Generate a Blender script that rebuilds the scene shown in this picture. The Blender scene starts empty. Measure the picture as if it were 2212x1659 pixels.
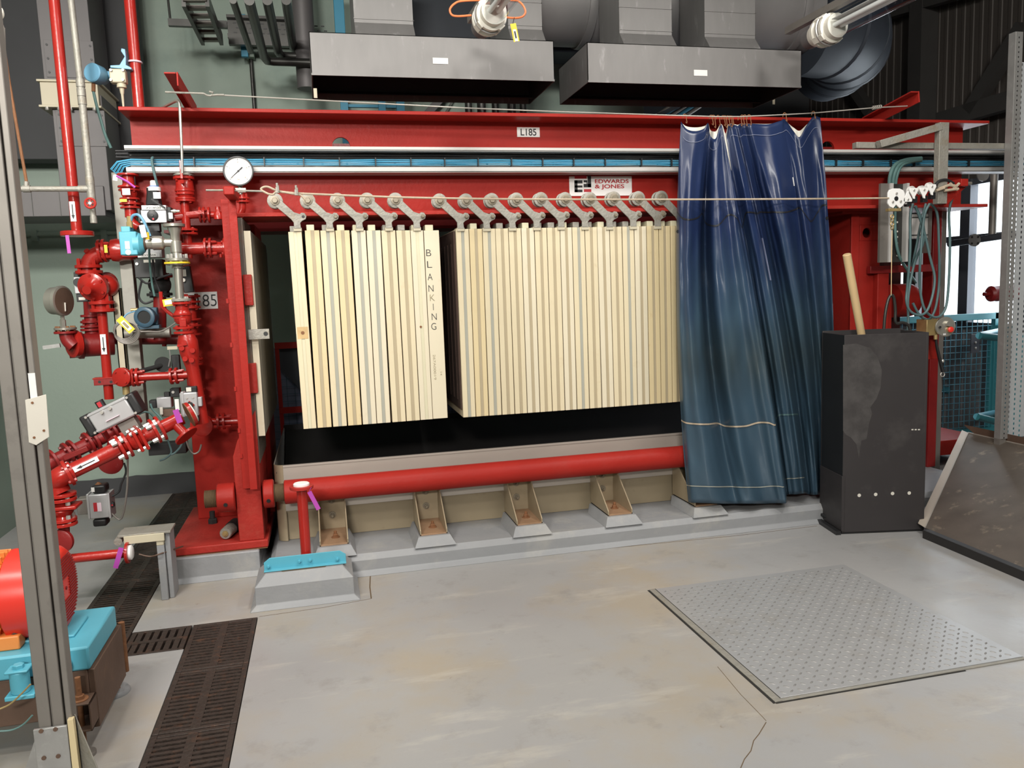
import bpy, bmesh, math, random
from mathutils import Vector, Matrix, noise
random.seed(7)
R_ = math.radians
SC = bpy.context.scene
COL = SC.collection
# ---------------------------------------------------------------- camera calibration
F, CX, CY, EYE = 1716.0, 1106.0, 829.5, 1.55
_x = Vector((7294, -467, F)).normalized()
_y = Vector((-416, -190, F)); _y = (_y - _x * _x.dot(_y)).normalized()
_z = _x.cross(_y)                      # world up seen in lens axes (right, down, forward)
RIGHT = Vector((_x[0], _y[0], _z[0])); DOWN = Vector((_x[1], _y[1], _z[1])); FWD = Vector((_x[2], _y[2], _z[2]))
CAM = Vector((0, 0, EYE))
def W(px, py, y=None, x=None, z=None):
    d = RIGHT * (px - CX) + DOWN * (py - CY) + FWD * F
    if y is not None: t = (y - CAM.y) / d.y
    elif x is not None: t = (x - CAM.x) / d.x
    else: t = (z - CAM.z) / d.z
    return CAM + d * t
def M_(n, p):                          # n photo pixels at point p, in metres
    return n * (Vector(p) - CAM).dot(FWD) / F
def V(*a): return Vector(a)
UX, UY, UZ = V(1, 0, 0), V(0, 1, 0), V(0, 0, 1)
cam_d = bpy.data.cameras.new('camera'); cam = bpy.data.objects.new('camera', cam_d); COL.objects.link(cam)
cam_d.sensor_width = 36; cam_d.lens = 36 * F / 2212; cam_d.clip_end = 100; cam_d.clip_start = .02
cam.matrix_world = Matrix.Translation(CAM) @ Matrix((RIGHT, -DOWN, -FWD)).transposed().to_4x4()
SC.camera = cam
# ---------------------------------------------------------------- materials
MATS = {}
def mat(name, rgb, rough=.5, metal=0., var=.12, vscale=6., bump=.0, bscale=60., dirt=None, damt=.3, dscale=3., dsharp=.12, stretch=(1, 1, 1), spec=.5, coat=0., dpos=.55):
    m = bpy.data.materials.new(name); m.use_nodes = True
    nt = m.node_tree; n = nt.nodes; L = nt.links; b = n['Principled BSDF']
    b.inputs['Roughness'].default_value = rough; b.inputs['Metallic'].default_value = metal
    b.inputs['Specular IOR Level'].default_value = spec; b.inputs['Coat Weight'].default_value = coat
    tc = n.new('ShaderNodeNewGeometry')
    mp = n.new('ShaderNodeMapping'); mp.inputs['Scale'].default_value = stretch
    L.new(tc.outputs['Position'], mp.inputs['Vector'])
    nz = n.new('ShaderNodeTexNoise'); nz.inputs['Scale'].default_value = vscale; nz.inputs['Detail'].default_value = 6
    L.new(mp.outputs[0], nz.inputs['Vector'])
    mx = n.new('ShaderNodeMix'); mx.data_type = 'RGBA'
    c = Vector(rgb)
    mx.inputs[6].default_value = (*(c * (1 - var)), 1); mx.inputs[7].default_value = (*[min(1, k * (1 + var)) for k in c], 1)
    L.new(nz.outputs['Fac'], mx.inputs[0]); out = mx.outputs[2]
    if dirt is not None:
        n2 = n.new('ShaderNodeTexNoise'); n2.inputs['Scale'].default_value = dscale; n2.inputs['Detail'].default_value = 8; n2.inputs['Roughness'].default_value = .65
        L.new(mp.outputs[0], n2.inputs['Vector'])
        rp = n.new('ShaderNodeMapRange'); rp.inputs[1].default_value = dpos; rp.inputs[2].default_value = dpos + dsharp; rp.inputs[4].default_value = damt
        L.new(n2.outputs['Fac'], rp.inputs[0])
        m2 = n.new('ShaderNodeMix'); m2.data_type = 'RGBA'; m2.inputs[7].default_value = (*dirt, 1)
        L.new(rp.outputs[0], m2.inputs[0]); L.new(out, m2.inputs[6]); out = m2.outputs[2]
    L.new(out, b.inputs['Base Color'])
    if bump:
        n3 = n.new('ShaderNodeTexNoise'); n3.inputs['Scale'].default_value = bscale; n3.inputs['Detail'].default_value = 4
        L.new(mp.outputs[0], n3.inputs['Vector'])
        bp = n.new('ShaderNodeBump'); bp.inputs['Strength'].default_value = bump; bp.inputs['Distance'].default_value = .01
        L.new(n3.outputs['Fac'], bp.inputs['Height']); L.new(bp.outputs[0], b.inputs['Normal'])
    MATS[name] = m
    return m
def hx(s):                             # sRGB hex to linear
    v = [int(s[i:i + 2], 16) / 255 for i in (0, 2, 4)]
    return tuple(k / 12.92 if k <= .04045 else ((k + .055) / 1.055) ** 2.4 for k in v)
mat('red', (.325, .021, .0155), .42, var=.14, vscale=5, bump=.12, bscale=45, dirt=(.30, .032, .025), damt=.35, dscale=4, spec=.14)
mat('red_pipe', (.35, .017, .012), .26, var=.12, vscale=8, bump=.10, bscale=60, coat=.15, spec=.4)
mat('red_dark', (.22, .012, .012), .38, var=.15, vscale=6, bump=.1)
mat('red_worn', (.36, .03, .023), .42, var=.2, vscale=9, bump=.25, bscale=40, dirt=(.36, .08, .055), damt=.4, dscale=14, dsharp=.2, spec=.16)
mat('red_motor', (.72, .035, .022), .3, var=.05)
mat('orange', (.78, .26, .06), .45, var=.1)
mat('cream', (.66, .57, .39), .48, var=.06, vscale=3, bump=.03, dirt=(.42, .25, .08), damt=.25, dscale=7, dpos=.62)
mat('cream_pale', (.67, .60, .45), .48, var=.05, vscale=3, dirt=(.45, .32, .15), damt=.2, dscale=7, dpos=.62)
mat('cream_yellow', (.66, .54, .32), .5, var=.06, vscale=3, dirt=(.40, .2, .05), damt=.3, dscale=8, dpos=.6)
mat('strip_grey', (.355, .35, .295), .5, var=.06)
mat('strip_tan', (.41, .34, .225), .5, var=.06)
mat('strip_pale', (.60, .56, .40), .5, var=.05)
mat('cloth_brown', (.050, .026, .018), .8, var=.4, vscale=8, bump=.4, bscale=30)
mat('steel_dark', (.16, .135, .115), .5, .3, var=.3, vscale=5, dirt=(.20, .09, .04), damt=.5, dscale=6)
mat('board_stain', (.26, .24, .20), .55, var=.25, vscale=4, stretch=(1, 6, .6), dirt=(.07, .07, .065), damt=.85, dscale=3, dsharp=.25, dpos=.45)
mat('stainless', (.43, .385, .34), .38, .35, var=.08, vscale=4, stretch=(1, 1, 3), dirt=(.16, .14, .12), damt=.55, dscale=5, dpos=.66)
mat('stainless_tan', (.37, .30, .20), .42, .3, var=.1, vscale=5, dirt=(.17, .11, .06), damt=.5, dscale=4, dpos=.6)
mat('tray_black', (.018, .016, .016), .6, var=.4, vscale=4)
mat('rust', (.20, .085, .035), .75, var=.35, vscale=30, bump=.3)
mat('rust_thread', (.13, .085, .045), .6, .3, var=.3, vscale=30)
mat('brown_steel', (.12, .072, .05), .6, .2, var=.35, vscale=6, bump=.1, dirt=(.24, .13, .07), damt=.5)
mat('galv', (.37, .365, .355), .45, .55, var=.14, vscale=18, bump=.05, dirt=(.52, .52, .51), damt=.35, dscale=25)
mat('galv_old', (.30, .285, .25), .55, .35, var=.2, vscale=20, bump=.3, bscale=70, dirt=(.26, .2, .12), damt=.4, dscale=12)
mat('galv_post', (.235, .215, .195), .5, .45, var=.12, vscale=9, dirt=(.20, .18, .165), damt=.6, dscale=5, dsharp=.03)
mat('hood_galv', (.205, .198, .194), .52, .3, var=.12, vscale=6, stretch=(3, 3, .8), bump=.02, dirt=(.42, .41, .41), damt=.5, dscale=5, dpos=.6)
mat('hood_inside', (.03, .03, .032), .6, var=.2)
mat('duct_grey', (.125, .117, .118), .55, .25, var=.1)
mat('duct_silver', (.30, .29, .29), .45, .4, var=.15, vscale=5)
mat('duct_black', (.035, .042, .055), .5, var=.2)
mat('conduit_dark', (.055, .054, .05), .35, .5, var=.2)
mat('cyan', (.09, .37, .48), .42, var=.08, vscale=8, bump=.05)
mat('cyan_strut', (.03, .23, .36), .5, var=.1)
mat('cyan_rail', (.045, .23, .27), .42, var=.1)
mat('mesh_blue', (.10, .30, .40), .4, var=.1)
mat('blue_cable', (.075, .36, .56), .4, var=.1)
mat('black_cable', (.018, .018, .02), .45, var=.2)
mat('teal_cable', (.085, .15, .157), .45, var=.1)
mat('green_cable', (.095, .185, .175), .45, var=.1)
mat('tray_grey', (.52, .50, .48), .5, .1, var=.06)
mat('silver', (.50, .50, .51), .38, .5, var=.05)
mat('ss', (.50, .475, .42), .3, .75, var=.12, vscale=15)
mat('bolt_steel', (.60, .58, .54), .35, .7, var=.1)
mat('brass', (.42, .31, .14), .4, .5, var=.2, vscale=20)
mat('black', (.014, .014, .015), .45, var=.2)
mat('black_matt', (.02, .02, .02), .8, var=.2)
mat('box_black', (.030, .026, .027), .55, var=.12, vscale=5, dirt=(.10, .092, .088), damt=.5, dscale=3.2, dsharp=.25, dpos=.56)
mat('white', (.80, .79, .77), .45, var=.03)
mat('offwhite', (.66, .63, .56), .5, var=.05)
mat('cream_paint', (.50, .45, .33), .5, var=.08)
mat('sign_old', (.64, .60, .53), .5, var=.05, dirt=(.18, .10, .05), damt=.9, dscale=40, dsharp=.02, dpos=.72)
mat('yellow', (.85, .58, .03), .5, var=.04)
mat('purple', (.40, .055, .37), .5, var=.06)
mat('pink_pale', (.80, .62, .70), .4, var=.05)
mat('wood', (.66, .47, .25), .5, var=.12, vscale=12, stretch=(1, 1, .15))
mat('blue_dome', (.05, .14, .42), .3, var=.05)
mat('blue_grey', (.045, .095, .14), .38, var=.08)
mat('blue_light', (.14, .33, .48), .42, var=.1)
mat('ink', (.02, .02, .022), .6, var=0)
mat('ink_faint', (.30, .25, .15), .7, var=0)
mat('ink_red', (.45, .02, .03), .5, var=0)
mat('rope', (.42, .34, .25), .6, var=.25, vscale=60)
mat('wire', (.45, .42, .38), .4, .4, var=.1)
mat('orange_cable', (.75, .20, .07), .4, var=.05)
mat('concrete_paint', (.255, .26, .27), .55, var=.08, vscale=5, bump=.25, bscale=25, dirt=(.34, .33, .31), damt=.6, dscale=3, dpos=.55)
mat('castiron', (.045, .032, .026), .55, .3, var=.4, vscale=25, bump=.5, bscale=60, dirt=(.12, .055, .03), damt=.6, dscale=18)
mat('pit', (.012, .011, .01), .9, var=.3)
mat('galv_bright', (.52, .54, .555), .42, .25, var=.1, vscale=20)
mat('wall_grey', (.20, .21, .225), .6, var=.1)
mat('rubbed', (.060, .055, .054), .6, var=.3, vscale=14, dirt=(.036, .032, .032), damt=.9, dscale=9, dpos=.45, dsharp=.2)
mat('post_pale', (.33, .32, .28), .5, .1, var=.15, vscale=5, dirt=(.16, .14, .12), damt=.6, dscale=3)
mat('red_shaded', (.05, .008, .008), .6, var=.2)  # darker copy of the red: shade of the column recess put into colour
mat('axle', (.25, .215, .16), .45, .4, var=.2, vscale=30)
mat('cloth_edge', (.10, .055, .02), .8, var=.4, vscale=20)
mat('checker_lug', (.24, .235, .23), .45, .3)  # lugs coloured darker than the plate to imitate shade on their slopes
mat('checker', (.44, .44, .445), .4, .45, var=.08, vscale=6, dirt=(.36, .33, .29), damt=.4, dscale=4)
mat('trough_steel', (.135, .112, .092), .42, .35, var=.45, vscale=5, stretch=(1, 1, 1), dirt=(.36, .30, .22), damt=.8, dscale=9, dpos=.58)
mat("repair", (.16, .18, .27), .45, var=.05)
mat("rust_stain", (.55, .38, .18), .6, var=.35, vscale=25)
mat("rust_plate", (.36, .22, .13), .5, .3, var=.25, vscale=12)
mat('trough_edge', (.50, .43, .36), .4, .3, var=.1)
mat('teal_wall', (.285, .355, .30), .6, var=.07, vscale=2, bump=.12, bscale=30, dirt=(.17, .26, .23), damt=.35, dscale=1.5)
mat('wall_dark', (.05, .051, .054), .7, var=.15, vscale=3)
mat('cladding', (.075, .064, .057), .6, .1, var=.12, vscale=3, stretch=(1, 6, .3))
mat('ceiling_dark', (.05, .05, .052), .8, var=.15)
mat('steelwork', (.045, .042, .04), .6, var=.15)
mat('window_frame', (.07, .075, .09), .5, var=.08)
def floor_mat():
    m = bpy.data.materials.new('floor_epoxy'); m.use_nodes = True
    nt = m.node_tree; n = nt.nodes; L = nt.links; b = n['Principled BSDF']
    g = n.new('ShaderNodeNewGeometry')
    def nz(s, d=6, r=.55, st=None):
        t = n.new('ShaderNodeTexNoise'); t.inputs['Scale'].default_value = s; t.inputs['Detail'].default_value = d; t.inputs['Roughness'].default_value = r
        if st:
            mp = n.new('ShaderNodeMapping'); mp.inputs['Scale'].default_value = st; mp.inputs['Rotation'].default_value = (0, 0, .15); L.new(g.outputs['Position'], mp.inputs[0]); L.new(mp.outputs[0], t.inputs[0])
        else: L.new(g.outputs['Position'], t.inputs[0])
        return t.outputs['Fac']
    def rng(s, a, c, lo=0, hi=1):
        r = n.new('ShaderNodeMapRange'); r.inputs[1].default_value = a; r.inputs[2].default_value = c; r.inputs[3].default_value = lo; r.inputs[4].default_value = hi
        L.new(s, r.inputs[0]); return r.outputs[0]
    def mix(f, a, c):
        x = n.new('ShaderNodeMix'); x.data_type = 'RGBA'
        if hasattr(f, 'is_linked') or not isinstance(f, float): L.new(f, x.inputs[0])
        for i, k in ((6, a), (7, c)):
            if isinstance(k, tuple): x.inputs[i].default_value = (*k, 1)
            else: L.new(k, x.inputs[i])
        return x.outputs[2]
    def mul(a, c):
        x = n.new('ShaderNodeMath'); x.operation = 'MULTIPLY'; L.new(a, x.inputs[0])
        if isinstance(c, float): x.inputs[1].default_value = c
        else: L.new(c, x.inputs[1])
        return x.outputs[0]
    base = mix(nz(1.3), (.275, .272, .277), (.345, .337, .33))
    base = mix(mul(rng(nz(.9, 9, .62), .47, .62), .85), base, (.335, .288, .225))      # worn tan areas
    base = mix(mul(rng(nz(2.3, 10, .7, (.5, 2.2, 1)), .56, .70), .6), base, (.46, .43, .385))
    base = mix(mul(rng(nz(5, 12, .72), .55, .68), .5), base, (.225, .213, .20))
    base = mix(mul(rng(nz(9, 10, .75, (.4, 1.6, 1)), .66, .74), .55), base, (.58, .56, .53))    # scuffs
    base = mix(mul(rng(nz(16, 6, .6), .70, .74), .6), base, (.17, .12, .08))
    L.new(base, b.inputs['Base Color'])
    L.new(rng(nz(1.7, 6), .35, .7, .30, .5), b.inputs['Roughness'])
    bp = n.new('ShaderNodeBump'); bp.inputs['Strength'].default_value = .15; bp.inputs['Distance'].default_value = .01
    L.new(nz(14, 6), bp.inputs['Height']); L.new(bp.outputs[0], b.inputs['Normal'])
    MATS['floor'] = m
floor_mat()
def curtain_mat():
    m = mat('curtain', (.014, .026, .078), .31, var=.12, vscale=3, bump=.08, bscale=25)
    nt = m.node_tree; n = nt.nodes; L = nt.links; b = n['Principled BSDF']
    src = b.inputs['Base Color'].links[0].from_socket
    g = n.new('ShaderNodeNewGeometry'); sp = n.new('ShaderNodeSeparateXYZ'); L.new(g.outputs['Position'], sp.inputs[0])
    mp = n.new('ShaderNodeMapping'); mp.inputs['Scale'].default_value = (9, 9, 1.0); L.new(g.outputs['Position'], mp.inputs[0])
    nz = n.new('ShaderNodeTexNoise'); nz.inputs['Scale'].default_value = 1.2; nz.inputs['Detail'].default_value = 6; L.new(mp.outputs[0], nz.inputs[0])
    ad = n.new('ShaderNodeMath'); ad.operation = 'MULTIPLY_ADD'; ad.inputs[1].default_value = -.9; L.new(nz.outputs['Fac'], ad.inputs[0]); L.new(sp.outputs[2], ad.inputs[2])
    r = n.new('ShaderNodeMapRange'); r.inputs[1].default_value = 1.45; r.inputs[2].default_value = .75; r.inputs[4].default_value = .8; L.new(ad.outputs[0], r.inputs[0])
    x = n.new('ShaderNodeMix'); x.data_type = 'RGBA'; x.inputs[7].default_value = (.045, .085, .115, 1); L.new(r.outputs[0], x.inputs[0]); L.new(src, x.inputs[6])
    # greenish grime band where the plates drip
    s2 = n.new('ShaderNodeMapRange'); s2.inputs[1].default_value = 1.35; s2.inputs[2].default_value = 1.0; L.new(sp.outputs[2], s2.inputs[0])
    s3 = n.new('ShaderNodeMapRange'); s3.inputs[1].default_value = .78; s3.inputs[2].default_value = 1.1; L.new(sp.outputs[2], s3.inputs[0])
    mu = n.new('ShaderNodeMath'); mu.operation = 'MULTIPLY'; L.new(s2.outputs[0], mu.inputs[0]); L.new(s3.outputs[0], mu.inputs[1])
    n4 = n.new('ShaderNodeTexNoise'); n4.inputs['Scale'].default_value = 1.6; L.new(mp.outputs[0], n4.inputs[0])
    mu2 = n.new('ShaderNodeMath'); mu2.operation = 'MULTIPLY'; L.new(mu.outputs[0], mu2.inputs[0]); L.new(n4.outputs['Fac'], mu2.inputs[1])
    y = n.new('ShaderNodeMix'); y.data_type = 'RGBA'; y.inputs[7].default_value = (.03, .032, .02, 1); L.new(mu2.outputs[0], y.inputs[0]); L.new(x.outputs[2], y.inputs[6])
    L.new(y.outputs[2], b.inputs['Base Color'])
curtain_mat()
def glass_mat():
    m = bpy.data.materials.new('clear_glass'); m.use_nodes = True; nt = m.node_tree; n = nt.nodes; L = nt.links
    n.remove(n['Principled BSDF']); tr = n.new('ShaderNodeBsdfTransparent'); gl = n.new('ShaderNodeBsdfGlossy'); gl.inputs['Roughness'].default_value = .08
    fr = n.new('ShaderNodeFresnel'); fr.inputs[0].default_value = 1.5; mx = n.new('ShaderNodeMixShader')
    tr.inputs[0].default_value = (.93, .95, .96, 1)
    ge = n.new('ShaderNodeNewGeometry'); iv = n.new('ShaderNodeMath'); iv.operation = 'SUBTRACT'; iv.inputs[0].default_value = 1; L.new(ge.outputs['Backfacing'], iv.inputs[1]); mm = n.new('ShaderNodeMath'); mm.operation = 'MULTIPLY'; L.new(fr.outputs[0], mm.inputs[0]); L.new(iv.outputs[0], mm.inputs[1])
    L.new(mm.outputs[0], mx.inputs[0]); L.new(tr.outputs[0], mx.inputs[1]); L.new(gl.outputs[0], mx.inputs[2]); L.new(mx.outputs[0], n['Material Output'].inputs[0])
    MATS['glass'] = m
glass_mat()
# ---------------------------------------------------------------- mesh builder
def frame(d, up=UZ):
    d = Vector(d).normalized()
    a = up.cross(d)
    if a.length < 1e-4: a = UX.cross(d) if abs(d.x) < .9 else UY.cross(d)
    a.normalize(); return a, d.cross(a), d
class MB:
    def __init__(s): s.bm = bmesh.new()
    def _f(s, vs, idx):
        for f in idx:
            try: s.bm.faces.new([vs[i] for i in f])
            except ValueError: pass
    def box(s, lo, hi):
        a, b = lo, hi
        vs = [s.bm.verts.new((x, y, z)) for x in (a[0], b[0]) for y in (a[1], b[1]) for z in (a[2], b[2])]
        s._f(vs, ((0, 1, 3, 2), (4, 6, 7, 5), (0, 4, 5, 1), (2, 3, 7, 6), (0, 2, 6, 4), (1, 5, 7, 3))); return s
    def obox(s, c, d, sx, sy, sz, up=UZ, roll=0):   # box with local z along d
        a, b, d = frame(d, up)
        if roll: a, b = a * math.cos(roll) + b * math.sin(roll), b * math.cos(roll) - a * math.sin(roll)
        c = Vector(c)
        vs = [s.bm.verts.new(c + a * (i * sx / 2) + b * (j * sy / 2) + d * (k * sz / 2)) for i in (-1, 1) for j in (-1, 1) for k in (-1, 1)]
        s._f(vs, ((0, 1, 3, 2), (4, 6, 7, 5), (0, 4, 5, 1), (2, 3, 7, 6), (0, 2, 6, 4), (1, 5, 7, 3))); return s
    def bar(s, p, q, w, h, up=UZ):                  # rectangular bar p -> q
        p, q = Vector(p), Vector(q)
        return s.obox((p + q) / 2, q - p, w, h, (q - p).length, up)
    def ring(s, c, a, b, r, n):
        return [s.bm.verts.new(c + a * (r * math.cos(2 * math.pi * i / n)) + b * (r * math.sin(2 * math.pi * i / n))) for i in range(n)]
    def lathe(s, p, d, prof, n=24, caps=True, up=UZ):   # prof: list of (along, radius)
        p = Vector(p); a, b, d = frame(d, up); prev = None; first = None
        for t, r in prof:
            cur = s.ring(p + d * t, a, b, max(r, 1e-5), n)
            if prev:
                for i in range(n):
                    s.bm.faces.new((prev[i], prev[(i + 1) % n], cur[(i + 1) % n], cur[i]))
            else: first = cur
            prev = cur
        if caps: s.bm.faces.new(first[::-1]); s.bm.faces.new(prev)
        return s
    def cyl(s, p, q, r, r2=None, n=20):
        p, q = Vector(p), Vector(q)
        return s.lathe(p, q - p, [(0, r), ((q - p).length, r if r2 is None else r2)], n)
    def tube(s, pts, r, n=10, closed=False, caps=True):
        pts = [Vector(p) for p in pts]; N = len(pts); prev = None; first = None; a = None
        for i, p in enumerate(pts):
            if closed: t = pts[(i + 1) % N] - pts[i - 1]
            else: t = pts[min(i + 1, N - 1)] - pts[max(i - 1, 0)]
            t = t.normalized() if t.length > 1e-9 else UZ
            if a is None: a, _, _ = frame(t)
            else:
                a = a - t * a.dot(t)
                a = a.normalized() if a.length > 1e-6 else frame(t)[0]
            b = t.cross(a)
            rr = r[i] if isinstance(r, (list, tuple)) else r
            cur = s.ring(p, a, b, rr, n)
            if prev:
                for k in range(n): s.bm.faces.new((prev[k], prev[(k + 1) % n], cur[(k + 1) % n], cur[k]))
            else: first = cur
            prev = cur
        if closed:
            for k in range(n): s.bm.faces.new((prev[k], prev[(k + 1) % n], first[(k + 1) % n], first[k]))
        elif caps: s.bm.faces.new(first[::-1]); s.bm.faces.new(prev)
        return s
    def prism(s, poly, ext):                        # list of 3-D points extruded by vector ext
        ext = Vector(ext)
        a = [s.bm.verts.new(p) for p in poly]; b = [s.bm.verts.new(Vector(p) + ext) for p in poly]; n = len(a)
        s.bm.faces.new(a[::-1]); s.bm.faces.new(b)
        for i in range(n): s.bm.faces.new((a[i], a[(i + 1) % n], b[(i + 1) % n], b[i]))
        return s
    def sphere(s, c, r, n=16, sc=(1, 1, 1)):
        m = Matrix.Translation(c) @ Matrix.Diagonal((r * sc[0], r * sc[1], r * sc[2], 1))
        bmesh.ops.create_uvsphere(s.bm, u_segments=n, v_segments=n // 2 + 2, radius=1, matrix=m); return s
    def hexa(s, p, d, r, h):
        return s.lathe(p, d, [(0, r), (h * .85, r), (h, r * .85)], 6)
    def holed(s, c, u, v, hu, hv, r, t, n=32):       # plate with a round hole, thickness t along u x v
        c, u, v = Vector(c), Vector(u), Vector(v); w = u.cross(v) * t
        lay = []
        for off in (V(0, 0, 0), w):
            out, inn = [], []
            for i in range(n):
                q = 2 * math.pi * i / n; x, y = math.cos(q), math.sin(q)
                k = 1 / max(abs(x), abs(y))
                out.append(s.bm.verts.new(c + off + u * (x * k * hu) + v * (y * k * hv)))
                inn.append(s.bm.verts.new(c + off + u * (x * r) + v * (y * r)))
            lay.append((out, inn))
        (o0, i0), (o1, i1) = lay
        for i in range(n):
            j = (i + 1) % n
            for f in ((o0[j], o0[i], i0[i], i0[j]), (o1[i], o1[j], i1[j], i1[i]), (i0[j], i0[i], i1[i], i1[j]), (o0[i], o0[j], o1[j], o1[i])): s.bm.faces.new(f)
        return s
    def grid(s, fn, nu, nv):
        vs = [[s.bm.verts.new(fn(i / nu, j / nv)) for i in range(nu + 1)] for j in range(nv + 1)]
        for j in range(nv):
            for i in range(nu): s.bm.faces.new((vs[j][i], vs[j + 1][i], vs[j + 1][i + 1], vs[j][i + 1]))
        return s
def origin(o):
    p = V(0, 0, 0)
    while o: p += Vector(o.location); o = o.parent
    return p
def obj(name, mb, material, parent=None, bev=0., smooth=True, label=None):
    off = origin(parent) if parent else None
    bm = mb.bm
    bmesh.ops.recalc_face_normals(bm, faces=bm.faces)
    if parent is None:                              # put the origin at the base of the thing
        lo = [min(v.co[i] for v in bm.verts) for i in range(3)]; hi = [max(v.co[i] for v in bm.verts) for i in range(3)]
        off = V((lo[0] + hi[0]) / 2, (lo[1] + hi[1]) / 2, lo[2])
    bmesh.ops.translate(bm, verts=bm.verts, vec=-off)
    me = bpy.data.meshes.new(name); bm.to_mesh(me); bm.free()
    if smooth:
        me.shade_smooth(); me.set_sharp_from_angle(angle=R_(38))
    o = bpy.data.objects.new(name, me); COL.objects.link(o)
    if material: me.materials.append(MATS[material])
    if parent: o.parent = parent
    else: o.location = off
    if bev:
        b = o.modifiers.new('edge', 'BEVEL'); b.width = bev; b.segments = 2; b.limit_method = 'ANGLE'; b.angle_limit = R_(50)
    if label: o['label'] = label
    return o
def tag(o, label, cat, group=None):
    o['label'] = label; o['category'] = cat
    if group: o['group'] = group
    return o
def thing(name, label, cat, loc, group=None):
    e = bpy.data.objects.new(name, None); COL.objects.link(e); e.location = loc; e.empty_display_size = .05
    return tag(e, label, cat, group)
def struct(name, mb, material, bev=0.):
    o = obj(name, mb, material, None, bev); o['kind'] = 'structure'; return o
def copy_tree(o, delta):
    c = o.copy(); COL.objects.link(c); c.location = Vector(o.location) + Vector(delta)
    def rec(src, dst):
        for ch in list(src.children):
            d = ch.copy(); COL.objects.link(d); d.parent = dst; rec(ch, d)
    rec(o, c); return c
def text(body, parent, c, u, v, size, material, name='lettering', depth=.001, bold=0., align='CENTER', label=None, fit=None):
    cu = bpy.data.curves.new('txt', 'FONT'); cu.body = body; cu.size = 1; cu.align_x = align; cu.align_y = 'CENTER'; cu.extrude = .02; cu.offset = bold
    t = bpy.data.objects.new('txt', cu); COL.objects.link(t)
    dg = bpy.context.evaluated_depsgraph_get(); me = bpy.data.meshes.new_from_object(t.evaluated_get(dg))
    bpy.data.objects.remove(t); bpy.data.curves.remove(cu)
    u, v = Vector(u).normalized(), Vector(v).normalized(); w = u.cross(v)
    xs = [q.co.x for q in me.vertices]; ys = [q.co.y for q in me.vertices]
    sx = size
    if fit: sx = fit / (max(xs) - min(xs))
    off = origin(parent); mxx = (max(xs) + min(xs)) / 2 if align == 'CENTER' else min(xs); my = (max(ys) + min(ys)) / 2
    for q in me.vertices:
        p = Vector(c) + u * ((q.co.x - mxx) * sx) + v * ((q.co.y - my) * size) + w * ((q.co.z + .02) * depth / .04)
        q.co = p - off
    me.name = name; o = bpy.data.objects.new(name, me); COL.objects.link(o); me.materials.clear(); me.materials.append(MATS[material]); o.parent = parent
    if label: o['label'] = label
    return o
def pbox(x0, y0, x1, y1, Y, depth):                  # world box whose front face covers a photo rectangle at depth Y
    xm, ym = (x0 + x1) / 2, (y0 + y1) / 2
    return V(W(x0, ym, y=Y).x, Y, W(xm, y1, y=Y).z), V(W(x1, ym, y=Y).x, Y + depth, W(xm, y0, y=Y).z)
def arc(c, a, b, r, t0, t1, n=10):
    return [Vector(c) + Vector(a) * (r * math.cos(t0 + (t1 - t0) * i / n)) + Vector(b) * (r * math.sin(t0 + (t1 - t0) * i / n)) for i in range(n + 1)]
def spline(pts, n=8):
    P = [Vector(p) for p in pts]; out = []
    for i in range(len(P) - 1):
        a, b, c, d = P[max(i - 1, 0)], P[i], P[i + 1], P[min(i + 2, len(P) - 1)]
        for k in range(n):
            t = k / n
            out.append(.5 * ((2 * b) + (c - a) * t + (2 * a - 5 * b + 4 * c - d) * t * t + (3 * b - a - 3 * c + d) * t ** 3))
    out.append(P[-1]); return out
BOLT = {}
def bolts(parent, c, d, r, n, br, h, material, both=True, phase=None):
    a, b, d = frame(d); off = origin(parent)
    for i in range(n):
        q = 2 * math.pi * (i + (.5 if phase is None else phase)) / n
        p = Vector(c) + a * (r * math.cos(q)) + b * (r * math.sin(q))
        mb = MB().hexa(p - d * h, d, br, 2 * h) if both else MB().hexa(p, d, br, h)
        obj('bolt', mb, material, parent)
def flange(parent, c, d, r, t, material='red_pipe', bolt='red_pipe', n=4, br=None, h=None, raised=0):
    d = Vector(d).normalized(); c = Vector(c)
    f = obj('flange', MB().lathe(c - d * t / 2, d, [(0, r * .97), (t * .12, r), (t * .88, r), (t, r * .97)], 28), material, parent)
    if n: bolts(f, c, d, r * .78, n, br or r * .15, h or t * 1.15, bolt)
    return f
def paper_tag(parent, p, d, w, l, material, name='tag', lab=None):
    a = Vector(d).normalized(); s = a.cross(UY).normalized() if abs(a.dot(UY)) < .95 else UX
    p = Vector(p)
    o = obj(name, MB().prism([p - s * w / 2, p + s * w / 2, p + s * w / 2 + a * l, p - s * w / 2 + a * l], V(0, -.0015, 0)), material, parent, smooth=False, label=lab)
    return o
# ================================================================ the room
YB, XL, XR, YD, ZC = 6.80, -2.20, 6.30, 9.40, 4.7
XT = 2.9                                   # where the masonry back wall stops
ch = [(-.69, -.39, -7.5, 3.93), (-.96, -.69, 3.66, 3.93), (-1.26, -.96, 3.66, 6.8)]
def in_ch(x, y): return any(a < x < b and c < y < d for a, b, c, d in ch)
xs = sorted({XL, -1.26, -.96, -.69, -.39, XR}); ys = sorted({-7.5, 3.66, 3.93, YB, YD})
fl = MB()
for i in range(len(xs) - 1):
    for j in range(len(ys) - 1):
        x0, x1, y0, y1 = xs[i], xs[i + 1], ys[j], ys[j + 1]
        fl.box((x0, y0, -.30), (x1, y1, -.16 if in_ch((x0 + x1) / 2, (y0 + y1) / 2) else 0))
bmesh.ops.remove_doubles(fl.bm, verts=fl.bm.verts, dist=1e-5)
struct('floor', fl, 'floor')
struct('wall_back', MB().box((XL, YB, .16), (XT, YB + .15, ZC)), 'teal_wall')
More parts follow.
